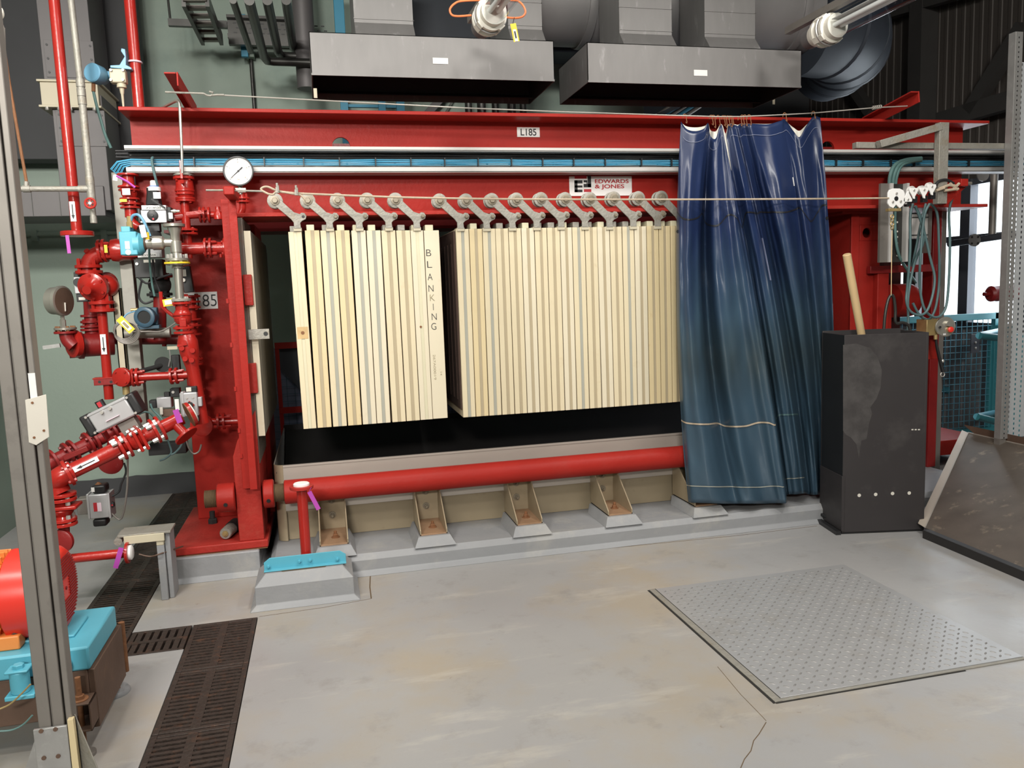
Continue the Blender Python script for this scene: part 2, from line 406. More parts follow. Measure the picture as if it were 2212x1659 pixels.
sk = MB(); n = 60                           # dark painted skirting with a wavering brush edge
top = [V(XL + (XT - XL) * i / n, YB - .006, .165 + .012 * noise.noise(V(i * .7, 0, 3)) + .007 * noise.noise(V(i * 2.3, 1, 0))) for i in range(n + 1)]
sk.prism([V(XL, YB - .006, 0), V(XT, YB - .006, 0)] + top[::-1], (0, .156, 0))
struct('baseboard_back', sk, 'wall_dark')
struct('wall_left', MB().box((XL - .15, -7.5, .0), (XL, YB, ZC)), 'teal_wall')
struct('wall_return', MB().box((XT - .15, YB + .15, 0), (XT, YD, ZC)), 'wall_dark')
struct('wall_far', MB().box((XT - .15, YD, 0), (XR, YD + .1, ZC)), 'wall_dark')
struct('ceiling', MB().box((XL - .15, -7.6, ZC), (XR + .3, YD + .1, ZC + .1)), 'ceiling_dark')
struct('wall_front', MB().box((XL - .15, -7.6, 0), (XR + .3, -7.5, ZC)), 'teal_wall')
# right wall: ribbed cladding round a tall window
wy0, wy1, wz0, wz1 = 5.3, 8.25, 1.0, 2.46
def ribs(y0, y1, z0, z1):
    mb = MB(); y = y0
    mb.box((XR, y0, z0), (XR + .05, y1, z1))
    while y < y1 - .05:
        mb.prism([V(XR, y, z0), V(XR, y + .05, z0), V(XR - .008, y + .042, z0), V(XR - .008, y + .008, z0)], (0, 0, z1 - z0)); y += .11
    return mb
struct('wall_right', ribs(-7.5, wy0, 0, ZC), 'cladding')
struct('wall_right_above', ribs(wy0, wy1, wz1, ZC), 'cladding')
struct('wall_right_below', ribs(wy0, wy1, 0, wz0), 'wall_grey')
struct('wall_right_end', ribs(wy1, YD, 0, ZC), 'cladding')
wn = bpy.data.objects.new('window_1', None); COL.objects.link(wn); wn.location = (XR, (wy0 + wy1) / 2, wz0); wn['kind'] = 'structure'
fr = MB()
for a, b in ((wy0, wy0 + .06), (wy1 - .06, wy1)): fr.box((XR - .03, a, wz0), (XR + .05, b, wz1))
for a, b in ((wz0, wz0 + .06), (wz1 - .06, wz1)): fr.box((XR - .03, wy0, a), (XR + .05, wy1, b))
obj('window_frame', fr, 'window_frame', wn)
for yc, hw in ((6.72, .06), (7.35, .03), (6.02, .05)): obj('mullion', MB().box((XR - .05, yc - hw, wz0), (XR + .04, yc + hw, wz1)), 'window_frame', wn)
obj('transom', MB().box((XR - .03, wy0, 1.86), (XR + .03, wy1, 1.92)), 'window_frame', wn)
obj('pane', MB().box((XR + .005, wy0 + .02, wz0 + .02), (XR + .011, wy1 - .02, wz1 - .02)), 'glass', wn)
# steelwork on the cladding
def P2(px, py): return W(px, py, x=XR - .16)
sw = MB(); a = W(1990, 250, x=XR - .12); sw.box((XR - .22, a.y - .09, 1.2), (XR - .02, a.y + .09, ZC)); struct('trim_1', sw, 'steelwork')
for i, (p, q, w) in enumerate((((1812, 142), (1882, 245), .10), ((2212, 55), (2096, 240), .12), ((2212, 208), (2030, 262), .16), ((1880, 40), (2150, -40), .12))):
    struct('trim_%d' % (i + 2), MB().bar(P2(*p), P2(*q), w, .1, UX), 'steelwork')
# conduit rail on the back wall
c = [W(40, 507, y=YB - .02), W(262, 502, y=YB - .02)]
cr = thing('wall_conduit', 'teal painted pipe clipped along the teal wall under the grey duct', 'conduit', c[0])
obj('pipe', MB().cyl(c[0], c[1], .016), 'teal_wall', cr)
for px in (75, 225):
    p = W(px, 506, y=YB - .02); obj('clip', MB().box((p.x - .02, YB - .045, p.z - .05), (p.x + .02, YB, p.z + .03)), 'teal_wall', cr)
# ================================================================ drain gratings
def grating(lo, hi, along_y, label, grp):
    x0, y0 = lo; x1, y1 = hi; z0, z1 = -.03, .002
    t = thing('drain_grating', label, 'grating', ((x0 + x1) / 2, (y0 + y1) / 2, z0), grp)
    f = MB(); g = .004
    for a in ((x0 + g, y0 + g, x0 + .026, y1 - g), (x1 - .026, y0 + g, x1 - g, y1 - g), (x0 + .026, y0 + g, x1 - .026, y0 + .022), (x0 + .026, y1 - .022, x1 - .026, y1 - g)): f.box((a[0], a[1], z0), (a[2], a[3], z1))
    obj('rim', f, 'castiron', t, .002)
    b = MB()
    if along_y:
        xm = (x0 + x1) / 2; b.box((xm - .017, y0 + .022, z0), (xm + .017, y1 - .022, z1)); L = y1 - y0 - .044; k = round(L / .031)
        for i in range(k):
            y = y0 + .022 + L * (i + .5) / k
            for a, c in ((x0 + .026, xm - .017), (xm + .017, x1 - .026)): b.box((a, y - .0085, z0), (c, y + .0085, z1 - .001))
    else:
        ym = (y0 + y1) / 2; b.box((x0 + .026, ym - .014, z0), (x1 - .026, ym + .014, z1)); L = x1 - x0 - .052; k = 6
        for i in range(k):
            x = x0 + .026 + L * (i + .5) / k
            b.box((x - .012, y0 + .022, z0), (x + .012, ym - .014, z1 - .001)); b.box((x - .012, ym + .014, z0), (x + .012, y1 - .022, z1 - .001))
    obj('bars', b, 'castiron', t)
    return t
nm = ['rusty drain grating panel at the corner beside the grey footing', 'rusty drain grating panel second from the corner beside the grey footing', 'rusty drain grating panel at the bottom edge beside the galvanised post base']
for i in range(3): grating((-.69, 3.43 - .5 * i), (-.39, 3.93 - .5 * i), True, nm[i], 'gratings over the floor channel')
grating((-.96, 3.66), (-.69, 3.93), False, 'short rusty grating with two rows of wide slots joining the channels', 'gratings over the floor channel')
g0 = ['black slotted grating beside the rusty motor frame', 'black slotted grating beside the grey press plinth corner', 'black slotted grating under the hanging purple tag', 'black slotted grating behind the galvanised floor stand', 'black slotted grating in the shade of the red press stand', 'black slotted grating nearest the teal wall']
for i in range(6): grating((-1.26, 3.66 + .52 * i), (-.96, 4.18 + .52 * i), True, g0[i], 'gratings over the floor channel')
# ================================================================ concrete bases
def plinth(name, lo, hi, cham, label, cove=.03):
    mb = MB(); x0, y0, z0 = lo; x1, y1, z1 = hi
    lv = [(-cove, 0), (0, cove * .8), (0, z1 - cham), (cham, z1)]; prev = None
    for off, z in lv:
        cur = [mb.bm.verts.new(p) for p in ((x0 + off, y0 + off, z), (x1 - off, y0 + off, z), (x1 - off, y1 - off, z), (x0 + off, y1 - off, z))]
        if prev:
            for i in range(4): mb.bm.faces.new((prev[i], prev[(i + 1) % 4], cur[(i + 1) % 4], cur[i]))
        else: mb.bm.faces.new(cur[::-1])
        prev = cur
    mb.bm.faces.new(prev)
    return tag(obj(name, mb, 'concrete_paint', None, .004), label, 'plinth')
plinth('concrete_plinth', (-.36, 4.35, 0), (4.4, 6.3, .115), .03, 'long grey painted concrete plinth under the steel trough')
plinth('concrete_plinth', (-.905, 4.56, 0), (-.42, 6.4, .14), .006, 'grey concrete base under the red press end stand')
plinth('concrete_footing', (-.405, 4.02, 0), (.08, 4.32, .165), .05, 'small grey chamfered concrete block under the blue angle bar')
# ================================================================ overhead I-beam with signs
BX0, BX1, BZ0, BZ1 = -.975, 4.50, 2.0, 2.585
bm_ = thing('roof_beam', 'deep red I-beam spanning over the whole press with a white number plate', 'beam', (1.7, 4.89, BZ0))
web = MB(); h1 = W(737, 316, y=4.88); h2 = W(1788, 322, y=4.88); hr = .052; last = BX0 + .02
for h in (h1, h2):
    web.box((last, 4.88, BZ0 + .02), (h.x - .1, 4.90, BZ1 - .02))
    web.holed((h.x, 4.90, h.z), UX, UZ, .1, .1, hr, .02)
    web.box((h.x - .1, 4.88, BZ0 + .02), (h.x + .1, 4.90, h.z - .1)); web.box((h.x - .1, 4.88, h.z + .1), (h.x + .1, 4.90, BZ1 - .02)); last = h.x + .1
web.box((last, 4.88, BZ0 + .02), (BX1, 4.90, BZ1 - .02))
obj('web', web, 'red', bm_)
obj('top_flange', MB().box((BX0, 4.71, BZ1 - .02), (BX1 + .06, 5.06, BZ1)), 'red', bm_, .003)
obj('bottom_flange', MB().box((BX0 + .5, 4.70, BZ0), (BX1 + .06, 5.06, BZ0 + .022)), 'red_worn', bm_, .003)
def plate_sign(name, x0, y0, x1, y1, Y, parent, material='white', th=.004):
    lo, hi = pbox(x0, y0, x1, y1, Y - th, th); s = obj(name, MB().box(lo, hi), material, parent, .001); return s, lo, hi
s, lo, hi = plate_sign('number_plate', 1117, 275, 1166, 296, 4.88, bm_)
text('L185', s, ((lo.x + hi.x) / 2, lo.y - .0002, (lo.z + hi.z) / 2), UX, UZ, .058, 'ink', fit=.100, bold=.012)
s, lo, hi = plate_sign('maker_sign', 1230, 381, 1365, 423, 4.88, bm_)
def logo(x, y, Y=4.8756):
    return W(1160 + (x - 0) / 3.5677 - 300 + 0, 330 + y / 3.5677, y=Y)
lg = {'ink': [(1360, 212, 1381, 304), (1360, 212, 1420, 236), (1360, 252, 1420, 268), (1360, 284, 1420, 304), (1462, 178, 1486, 266), (1430, 240, 1486, 266), (1430, 212, 1452, 228), (1452, 212, 1458, 240)], 'ink_red': [(1360, 178, 1452, 200), (1432, 280, 1488, 302)]}
for k, rs in lg.items():
    mb = MB()
    for a, b, c_, d in rs:
        p, q = logo(a, d), logo(c_, b); mb.box((p.x, p.y - .0012, p.z), (q.x, p.y, q.z))
    obj('logo', mb, k, s, smooth=False, label='black and red geometric letter logo' if k == 'ink' else 'red bars of the logo')
p = logo(1516, 220); text('EDWARDS', s, p, UX, UZ, .034, 'ink_red', align='LEFT', fit=(logo(1776, 220).x - p.x), bold=.02)
p = logo(1516, 264); text('& JONES', s, p, UX, UZ, .034, 'ink_red', align='LEFT', fit=(logo(1742, 264).x - p.x), bold=.02)
# wire brackets on the beam
for px, px2, py2, fl_ in ((418, 418, 203, 1), (1905, 1942, 232, 0)):
    a = W(px, 243 if fl_ else 258, y=4.74); b = V(a.x - .02 if fl_ else a.x + .0, 4.40, BZ1 + .07)
    g = obj('wire_bracket', MB().bar(V(a.x, 4.86, BZ1 + .012), b, .07, .008, UX).bar(V(a.x - .034, 4.86, BZ1 + .035), b + V(-.034, 0, .028), .008, .055, UX), 'red', bm_, .002)
# rear beam of the overhead frame
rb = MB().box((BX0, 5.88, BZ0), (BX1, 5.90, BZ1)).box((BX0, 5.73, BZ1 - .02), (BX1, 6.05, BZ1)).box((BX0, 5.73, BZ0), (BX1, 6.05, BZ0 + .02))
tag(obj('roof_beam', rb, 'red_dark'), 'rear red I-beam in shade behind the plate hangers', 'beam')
# ================================================================ cable tray and its cables
ct = thing('cable_tray', 'long grey cable tray fixed along the red beam', 'cable tray', (2, 4.83, 2.2))
TX0, TX1 = W(268, 317, y=4.75).x, 5.6
zt0, zt1 = W(1000, 318, y=4.75).z, W(1000, 326.5, y=4.75).z
zb0, zb1 = W(1000, 361, y=4.75).z, W(1000, 372, y=4.75).z
obj('rail', MB().box((TX0, 4.75, zt1), (TX1, 4.758, zt0)).box((TX0, 4.75, zt1 + .002), (TX1, 4.872, zt1 + .006)), 'tray_grey', ct)
obj('rail', MB().box((TX0, 4.75, zb1), (TX1, 4.758, zb0)).box((TX0, 4.75, zb1 + .002), (TX1, 4.872, zb1 + .006)), 'tray_grey', ct)
bb = MB().box((TX0, 4.872, zb1), (TX1, 4.876, zt0))
obj('tray_back', bb, 'tray_grey', ct)
sl = MB(); x = TX0 + .05
while x < TX1 - .1:
    z = W(1000, 354, y=4.872).z; sl.box((x, 4.8695, z - .006), (x + .012, 4.8722, z + .008)); sl.box((x + .02, 4.8695, z - .008), (x + .10, 4.8722, z - .005)); x += .14
obj('slot', sl, 'black', ct)['kind'] = 'stuff'
def bundle(name, label, n, z0, z1, material, x0, x1, ys, ends=None, tie=None):
    t = thing(name, label, 'cable', ((x0 + x1) / 2, ys[0], z0))
    for i in range(n):
        z = z0 + (z1 - z0) * (i + .5) / n; y = ys[i % len(ys)]; r = (z1 - z0) / n * .56
        pts = [V(x0 + (x1 - x0) * k / 60, y + .004 * noise.noise(V(k * .5, i, 0)), z + .006 * noise.noise(V(k * .35, i * 3, 7))) for k in range(61)]
        if ends: pts = ends(i, z, y) + pts
        obj('cable', MB().tube(pts, r, 8), material, t)
    if tie:
        for x in tie:
            m = MB(); zm = (z0 + z1) / 2; h = (z1 - z0) / 2 + .006; m.box((x - .003, ys[0] - .020, zm - h), (x + .003, ys[0] + .012, zm + h)); obj('cable_tie', m, 'black', t)
    return t
zk0, zk1 = W(1000, 343, y=4.82).z, W(1000, 328, y=4.82).z
bundle('cable_bundle', 'bundle of black cables in the upper half of the tray', 5, zk0, zk1, 'black_cable', TX0 - .06, TX1, [4.82, 4.835])
zc0, zc1 = W(1000, 357.5, y=4.80).z, W(1000, 344, y=4.80).z
tx = [W(q, 350, y=4.8).x for q in (330, 420, 571, 656, 733, 811, 887, 960, 1032, 1104, 1171, 1238, 1306, 1384, 1449, 1804, 1862, 1922, 1972, 2018, 2090)]
bundle('cable_bundle', 'strapped bundle of sky blue cables in the lower half of the tray', 8, zc0, zc1, 'blue_cable', TX0 + .02, TX1, [4.80, 4.808], lambda i, z, y: [V(TX0 + .0, y + .10, z - .10 - .004 * i), V(TX0 - .035 - .006 * i, y + .05 - .004 * i, z - .085 + .003 * i), V(TX0 - .045 - .007 * i, y + .02, z - .05), V(TX0 - .02 - .005 * i, y + .004, z - .012)], tx)
# ================================================================ filter plates
YP = 4.70
def plate(ptop, pbot, pyt, pyb, label, grp, kind, mark=None):
    xa = (W(ptop[0], pyt, y=YP).x, W(ptop[1], pyt, y=YP).x); xb = (W(pbot[0], pyb, y=YP).x, W(pbot[1], pyb, y=YP).x)
    x0, x1 = (xa[0] + xb[0]) / 2 + .0008, (xa[1] + xb[1]) / 2 - .0012; lean = ((xb[0] - xa[0]) + (xb[1] - xa[1])) / 4
    z1, z0 = W(ptop[0], pyt, y=YP).z, W(pbot[0], pyb, y=YP).z
    t = thing('filter_plate', label, 'filter plate', ((x0 + x1) / 2, YP, z0), grp)
    w = x1 - x0; D = 1.32
    def slab(mb, a, b, ya, yb, za=z0, zb=z1):
        vs = []
        for z in (za, zb):
            s = lean * (1 - 2 * (z - z0) / (z1 - z0)); vs += [mb.bm.verts.new(q) for q in ((a + s, ya, z), (b + s, ya, z), (b + s, yb, z), (a + s, yb, z))]
        mb._f(vs, ((3, 2, 1, 0), (4, 5, 6, 7), (0, 1, 5, 4), (1, 2, 6, 5), (2, 3, 7, 6), (3, 0, 4, 7))); return mb
    body, strip = kind
    if strip:
        a, b = x0 + w * .40, x0 + w * .645
        obj('face_panel', slab(MB(), x0, a, YP, YP + D), body, t, .0015); obj('face_panel', slab(MB(), b, x1, YP, YP + D), body, t, .0015)
        obj('core_strip', slab(MB(), a, b, YP + .003, YP + D - .003, z0 + .0005, z1 - .0005), strip, t)
    else: obj('face_panel', slab(MB(), x0, x1, YP, YP + D), body, t, .0015)
    obj('cloth_edge', slab(MB(), x1 + .0001, x1 + .0018, YP + .005, YP + D - .02, z0 + .004, z1 - .004), 'cloth_edge', t)
    if mark is not False: obj('lug', MB().box((x0 + w * .12 - lean, YP + .02, z1), (x0 + w * .66 - lean, YP + .13, z1 + .034)), 'strip_pale' if body != 'cream' else 'galv_old', t, .003)
    return t, x0, x1, z0, z1
tops = [(622, 652), (658, 690), (691.5, 723), (724, 755), (758.5, 790), (791, 822.5), (823, 854.5), (855.5, 886), (886.5, 914), (914.5, 949)]
bots = [(655.6, 684), (686, 717), (719.5, 750), (752, 782), (784, 814), (815, 844), (848, 877), (878.6, 907.6), (908.4, 935.5), (936, 967)]
kinds = [('cream', 'strip_pale'), ('cream_yellow', 'strip_tan'), ('cream', 'strip_grey'), ('cream_yellow', 'strip_tan'), ('cream_pale', 'strip_grey'), ('cream_pale', 'strip_grey'), ('cream', 'strip_tan'), ('cream', 'strip_tan'), ('cream_pale', 'strip_pale'), ('cream_pale', None)]
labs = ['tall cream filter plate with a rusty square mark, first beside the opening', 'yellowish cream filter plate second from the opening', 'cream filter plate with grey core, third from the opening', 'yellowish cream filter plate with a round smudge, fourth from the opening', 'pale filter plate with grey core, fifth from the opening', 'pale filter plate with grey core, sixth from the opening', 'cream filter plate with tan core, seventh from the opening', 'cream filter plate with tan core, eighth from the opening', 'pale filter plate with a small drilled hole beside the blanking plate', 'plain pale blanking plate with handwritten letters down its edge']
PL = []
for i in range(10):
    pyt = 498 + (3 if i == 0 else 0); pyb = 927 - (927 - 905) * i / 9
    PL.append(plate(tops[i], bots[i], pyt, pyb, labs[i], 'filter plates of the short pack', kinds[i]))
t, x0, x1, z0, z1 = PL[9]                     # handwriting on the blanking plate
for chx, px, py in zip('BLANKING', (926, 928, 929, 931, 934, 936, 938, 937), (546, 571, 598, 623, 643, 663, 684, 705)):
    p = W(px, py, y=YP - .0005); text(chx, t, p, UX, UZ, .058, 'ink' if chx in 'BLANIG' else 'ink_faint', fit=.029 if chx != 'I' else .003, depth=.0008, bold=-.012)
p = W(939, 793, y=YP - .0005); text('267A00019', t, p, -UZ, UX, .020, 'ink_faint', fit=.15, depth=.0008, bold=-.012)
p = W(953, 807, y=YP - .0005); text('14', t, p, -UZ, UX, .016, 'ink_faint', fit=.02, depth=.0008, bold=-.01)
t, *_ = PL[8]; p = W(909, 706, y=YP); obj('drilled_hole', MB().cyl(p + V(0, .004, 0), p + V(0, -.001, 0), .007), 'rust', t)
t, *_ = PL[0]; p = W(654, 719, y=YP); obj('rust_plate', MB().box((p.x - .03, YP - .001, p.z - .034), (p.x + .03, YP + .001, p.z + .034)), 'rust_stain' if 'rust_stain' in MATS else 'sign_old', t); obj('drilled_hole', MB().cyl(p + V(0, .004, 0), p + V(0, -.002, 0), .010), 'rust', t)
n0 = ['first', 'second', 'third', 'fourth', 'fifth', 'sixth', 'seventh', 'eighth', 'ninth', 'tenth', 'eleventh', 'twelfth', 'thirteenth', 'fourteenth', 'fifteenth', 'sixteenth', 'seventeenth', 'eighteenth']
rt = [(443, 545), (547, 647), (650, 748), (750, 848), (850.5, 947), (949.5, 1047.5), (1050.5, 1145.5), (1148, 1245.5), (1249, 1338), (1341, 1437.5), (1441, 1532.5), (1535.5, 1626.5), (1629.5, 1724), (1727, 1817.5), (1820.5, 1913), (1916.5, 2006), (2009, 2097.5), (2100, 2190)]
rb_ = [(372, 471.5), (474.5, 575.5), (578.5, 679.5), (682.5, 783), (786, 882.5), (885.5, 983), (986.5, 1080), (1083, 1182), (1185, 1278), (1281.5, 1376.5), (1380, 1476), (1479.5, 1575), (1578, 1667.5), (1670.5, 1760), (1763, 1855), (1858, 1949), (1952, 2037), (2040, 2128)]
rk = [('cream', 'strip_grey'), ('cream_yellow', 'strip_tan'), ('cream', 'strip_grey'), ('cream', 'strip_tan'), ('cream', 'strip_tan'), ('cream_pale', 'strip_tan'), ('cream', 'strip_tan'), ('cream', 'strip_tan'), ('cream_pale', 'strip_tan'), ('cream', 'strip_grey'), ('cream', 'strip_tan'), ('cream_pale', 'strip_tan'), ('cream', 'strip_tan'), ('cream', 'strip_grey'), ('cream_pale', 'strip_tan'), ('cream_yellow', 'strip_tan'), ('cream_yellow', 'strip_tan'), ('cream_yellow', 'strip_tan')]
for i in range(18):
    r = rt[i]; q = rb_[i]
    l = 'cream filter plate in the long pack, %s counted from the dark gap' % n0[i] if i < 17 else 'cream filter plate in the long pack, partly behind the blue curtain'
    if i == 0: l = 'cream filter plate with a brown stained cloth face beside the dark gap'
    tp = plate((860 + r[0] / 3.5677, 860 + r[1] / 3.5677), (900 + q[0] / 3.687, 900 + q[1] / 3.687), 495 - 7 * i / 17, 902 - 33 * i / 17, l, 'filter plates of the long pack', rk[i], None if i else False)
    if i == 0:
        t, x0, x1, z0, z1 = tp
        cl = MB().box((x0 - .012, YP + .02, z0 + .05), (x0 - .001, YP + 1.30, z1 - .01)); 
        for k in range(9): cl.box((x0 - .016, YP + .10 + k * .13, z0 + .1), (x0 - .011, YP + .17 + k * .13, z1 - .08))
        obj('filter_cloth', cl, 'cloth_brown', t, label='dark brown stained ribbed cloth')
t, x0, x1, z0, z1 = PL[9]; obj('filter_cloth', MB().box((x1 + .0005, YP + .03, z0 + .03), (x1 + .006, YP + 1.28, z1 - .03)), 'cloth_brown', t)
# ---- roller hangers
def hanger(px, py, r, label, grp, pin=True):
    c = W(px, py, y=4.705); Rr = M_(r, c)
    t = thing('plate_hanger', label, 'hanger', c - V(0, 0, .16), grp)
    obj('roller', MB().lathe(c + V(0, -.012, 0), UY, [(0, Rr * .8), (.003, Rr), (.012, Rr), (.014, Rr * .82), (.05, Rr * .82), (.053, Rr), (.06, Rr)], 32), 'galv_old', t)
    s = M_(1, c); Ya = 4.690
    def q(dx, dy): return V(c.x + dx * s, Ya, c.z - dy * s)
    arm = [q(-6, -5), q(0, -9), q(7, -6), q(38, 25), q(50, 29), q(54, 26), q(60, 27), q(64, 33), q(62, 40), q(54, 44), q(50, 48), q(51, 60), q(36, 60), q(36, 47), q(31, 40), q(-5, 7), q(-8, 1)]
    obj('arm', MB().prism(arm, (0, .010, 0)), 'galv_old', t, .002)
    b = obj('axle_bolt', MB().lathe(q(0, 0) + V(0, .005, 0), -UY, [(0, 10 * s), (.010, 10 * s), (.011, 8 * s)], 20).hexa(q(0, 0), -UY, 6.5 * s, .016), 'axle', t)
    if pin: obj('pin', MB().hexa(q(57, 35) + V(0, .006, 0), -UY, 4.6 * s, .016).cyl(q(57, 35), q(57, 35) + V(0, -.016, 0), 2.5 * s), 'axle', t)
    else: obj('eye', MB().cyl(q(57, 35) + V(0, .005, 0), q(57, 35) + V(0, -.001, 0), 3.2 * s), 'black', t)
    obj('foot', MB().box((q(35, 58).x, 4.692, q(35, 66).z), (q(52, 58).x, 4.79, q(35, 58).z)), 'cream_paint', t, .002)
hl = ['with an empty pin hole over the first plate', 'over the second gap near the rope clamp', 'third along from the rope loop', 'fourth along from the rope loop', 'above the plain blanking plate']
for (px, py), l in zip(((594, 434), (664.5, 434), (729, 433.5), (793, 433), (854, 433)), hl): hanger(px, py, 16.3, 'grey steel roller hanger ' + l, 'roller hangers over the short pack', px > 600)
for i, (px, py) in enumerate(((949, 434), (1006, 434), (1062, 433), (1115, 432), (1168, 431), (1220, 431), (1273.5, 431), (1325, 429.5), (1378, 429), (1427.5, 428))):
    l = 'grey steel roller hanger over the long pack, %s from the dark gap' % n0[i]
    if i == 9: l = 'shaded roller hanger tucked beside the blue curtain'
    hanger(px, py, 15.5, l, 'roller hangers over the long pack')
# ================================================================ trough, brackets, tie rod
tr = thing('drip_trough', 'open stainless steel trough under the filter plates', 'trough', (1.3, 5.4, .115))
TZ = .575
obj('front_wall', MB().box((-.27, 4.75, .30), (3.2, 4.756, TZ)).box((-.27, 4.746, TZ - .012), (3.2, 4.76, TZ)), 'stainless', tr)
obj('lower_wall', MB().prism([V(-.27, 4.75, .315), V(-.27, 4.785, .27), V(-.27, 4.785, .117), V(-.27, 4.79, .117), V(-.27, 4.79, .315)], (3.47, 0, 0)), 'stainless_tan', tr)
cp = arc((-.27, 4.81, 0), (-1, 0, 0), (0, -1, 0), .055, 0, math.pi / 2, 8)
cb = MB(); cb.prism([V(p.x, p.y, .118) for p in cp] + [V(p.x + .004, p.y + .004, .118) for p in cp[::-1]], (0, 0, TZ - .118)); obj('corner', cb, 'stainless_tan', tr)
obj('end_wall', MB().box((-.325, 4.81, .12), (-.319, 6.15, TZ)), 'stainless', tr)
obj('back_wall', MB().box((-.325, 6.15, .12), (3.2, 6.156, TZ + .02)), 'tray_black', tr)
obj('trough_floor', MB().prism([V(-.31, 4.77, TZ - .04), V(-.31, 5.45, .20), V(-.31, 6.14, TZ - .02), V(-.31, 6.14, TZ - .03), V(-.31, 5.45, .19), V(-.31, 4.77, TZ - .05)], (3.5, 0, 0)), 'tray_black', tr)
def bracket(x0, x1, label):
    t = thing('support_bracket', label, 'bracket', ((x0 + x1) / 2, 4.6, .115), 'gusseted brackets along the trough')
    z0, zt = .165, .405
    obj('grout_pad', MB().prism([V(x0 - .04, 4.36, .116), V(x1 + .04, 4.36, .116), V(x1 + .012, 4.405, z0), V(x0 - .012, 4.405, z0)], (0, .33, 0)), 'concrete_paint', t)
    obj('back_plate', MB().box((x0, 4.738, z0), (x1, 4.746, zt)), 'stainless_tan', t)
    obj('foot_plate', MB().box((x0, 4.425, z0), (x1, 4.738, z0 + .008)), 'rust_plate' if 'rust_plate' in MATS else 'stainless_tan', t, .001)
    for x in (x0, x1 - .007): obj('gusset', MB().prism([V(x, 4.425, z0), V(x, 4.738, z0), V(x, 4.738, zt), V(x, 4.705, zt), V(x, 4.425, z0 + .03)], (.007, 0, 0)), 'stainless_tan', t, .001)
    xm = (x0 + x1) / 2
    for z in (.345, .255): obj('bolt', MB().cyl((xm, 4.738, z), (xm, 4.733, z), .021).hexa((xm, 4.734, z), -UY, .013, .012).cyl((xm, 4.72, z), (xm, 4.705, z), .007), 'axle', t)
    obj('anchor_bolt', MB().cyl((xm + .01, 4.55, z0 + .008), (xm + .01, 4.55, z0 + .012), .024).hexa((xm + .01, 4.55, z0 + .012), UZ, .016, .016).cyl((xm + .01, 4.55, z0 + .02), (xm + .01, 4.55, z0 + .045), .009), 'rust', t)
for x, l in ((-.085, 'nearest the white-capped red pipe'), (.475, 'second from the white-capped red pipe'), (1.045, 'third from the white-capped red pipe'), (1.615, 'fourth from the white-capped red pipe'), (2.185, 'at the foot of the blue curtain')):
    bracket(x, x + .158, 'rust-stained gusseted steel bracket on the plinth, ' + l)
ty, tz = 4.62, W(1050, 1024, y=4.62).z
tie = thing('tie_rod', 'thick red tie tube running along the trough with a threaded end', 'tie rod', (1, ty, tz - .07))
XA = W(614, 1060, y=ty).x
obj('tube', MB().lathe((XA, ty, tz), UX, [(0, .058), (.004, .069), (3.2, .069)], 36), 'red', tie)
def thread(x0, x1, r, par):
    pr = []; k = int((x1 - x0) / .008)
    for i in range(k): pr += [(i * .008, r), (i * .008 + .004, r * .94)]
    obj('thread', MB().lathe((x0, ty, tz), UX, pr, 28), 'rust_thread', par)
thread(W(590, 1062, y=ty).x - .01, XA + .01, .052, tie)
thread(W(443, 1075, y=ty).x, W(475, 1075, y=ty).x, .050, tie)
for a, b, rr in ((470, 509, .082), (570, 593, .080)):
    xa, xb = W(a, 1070, y=ty).x, W(b, 1070, y=ty).x
    nu = obj('nut', MB().lathe((xa, ty, tz), UX, [(0, rr - .006), (.005, rr), (xb - xa - .005, rr), (xb - xa, rr - .006)], 32), 'red', tie)
    xm = (xa + xb) / 2; obj('spanner_hole', MB().cyl((xm, ty - rr * .93, tz - .022), (xm, ty - rr * 1.005, tz - .024), .011), 'black', nu)
# ================================================================ press end stand
ps = thing('press_end_stand', 'red steel end stand of the press bolted to its grey base', 'stand', (-.62, 5.0, .14))
obj('base_plate', MB().box((-.90, 4.585, .146), (-.37, 5.5, .19)), 'red_worn', ps, .006)
obj('packer', MB().box((-.895, 4.59, .140), (-.375, 5.5, .146)), 'rust', ps)
xw = W(410, 900, y=5.18).x
obj('column', MB().box((xw, 5.18, .19), (-.36, 5.7, 2.0)), 'red', ps, .004)
xr0, xr1 = W(511, 1090, y=4.60).x, W(566, 1090, y=4.60).x
def xz(px, py, Y=4.60): return W(px, py, y=Y).z
zs = xz(540, 950)
obj('foot_rib', MB().prism([V(xr0, 4.60, .19), V(xr1, 4.60, .19), V(xr1, 4.60, zs + .16), V(xr0 + .03, 4.60, zs), V(xr0, 4.60, zs - .09)], (0, .58, 0)), 'red_worn', ps, .004)
xa, xb = W(500, 600, y=4.52).x, W(522, 600, y=4.52).x
obj('guard_post', MB().box((xa + .012, 4.52, .50), (xb, 4.535, 2.09)).box((xa + .02, 4.535, .50), (xa + .028, 4.60, 2.09)), 'red', ps, .002)
obj('guard_strip', MB().box((W(489, 600, y=4.55).x, 4.555, .50), (xa + .014, 4.57, 2.08)), 'red', ps, .002)
cp = obj('post_cap', MB().box(*pbox(482, 402, 506, 421, 4.30, .26)), 'red', ps, .006)
for py in (650, 745, 840, 930, 985): p = W(492 + (py - 650) * .09, py, y=4.55); obj('weld_tab', MB().box((p.x - .008, 4.548, p.z - .012), (p.x + .004, 4.556, p.z + .012)), 'red', ps)
obj('head_plate', MB().box((-.43, 4.64, .62), (-.385, 6.12, 1.99)), 'steel_dark', ps, .003)
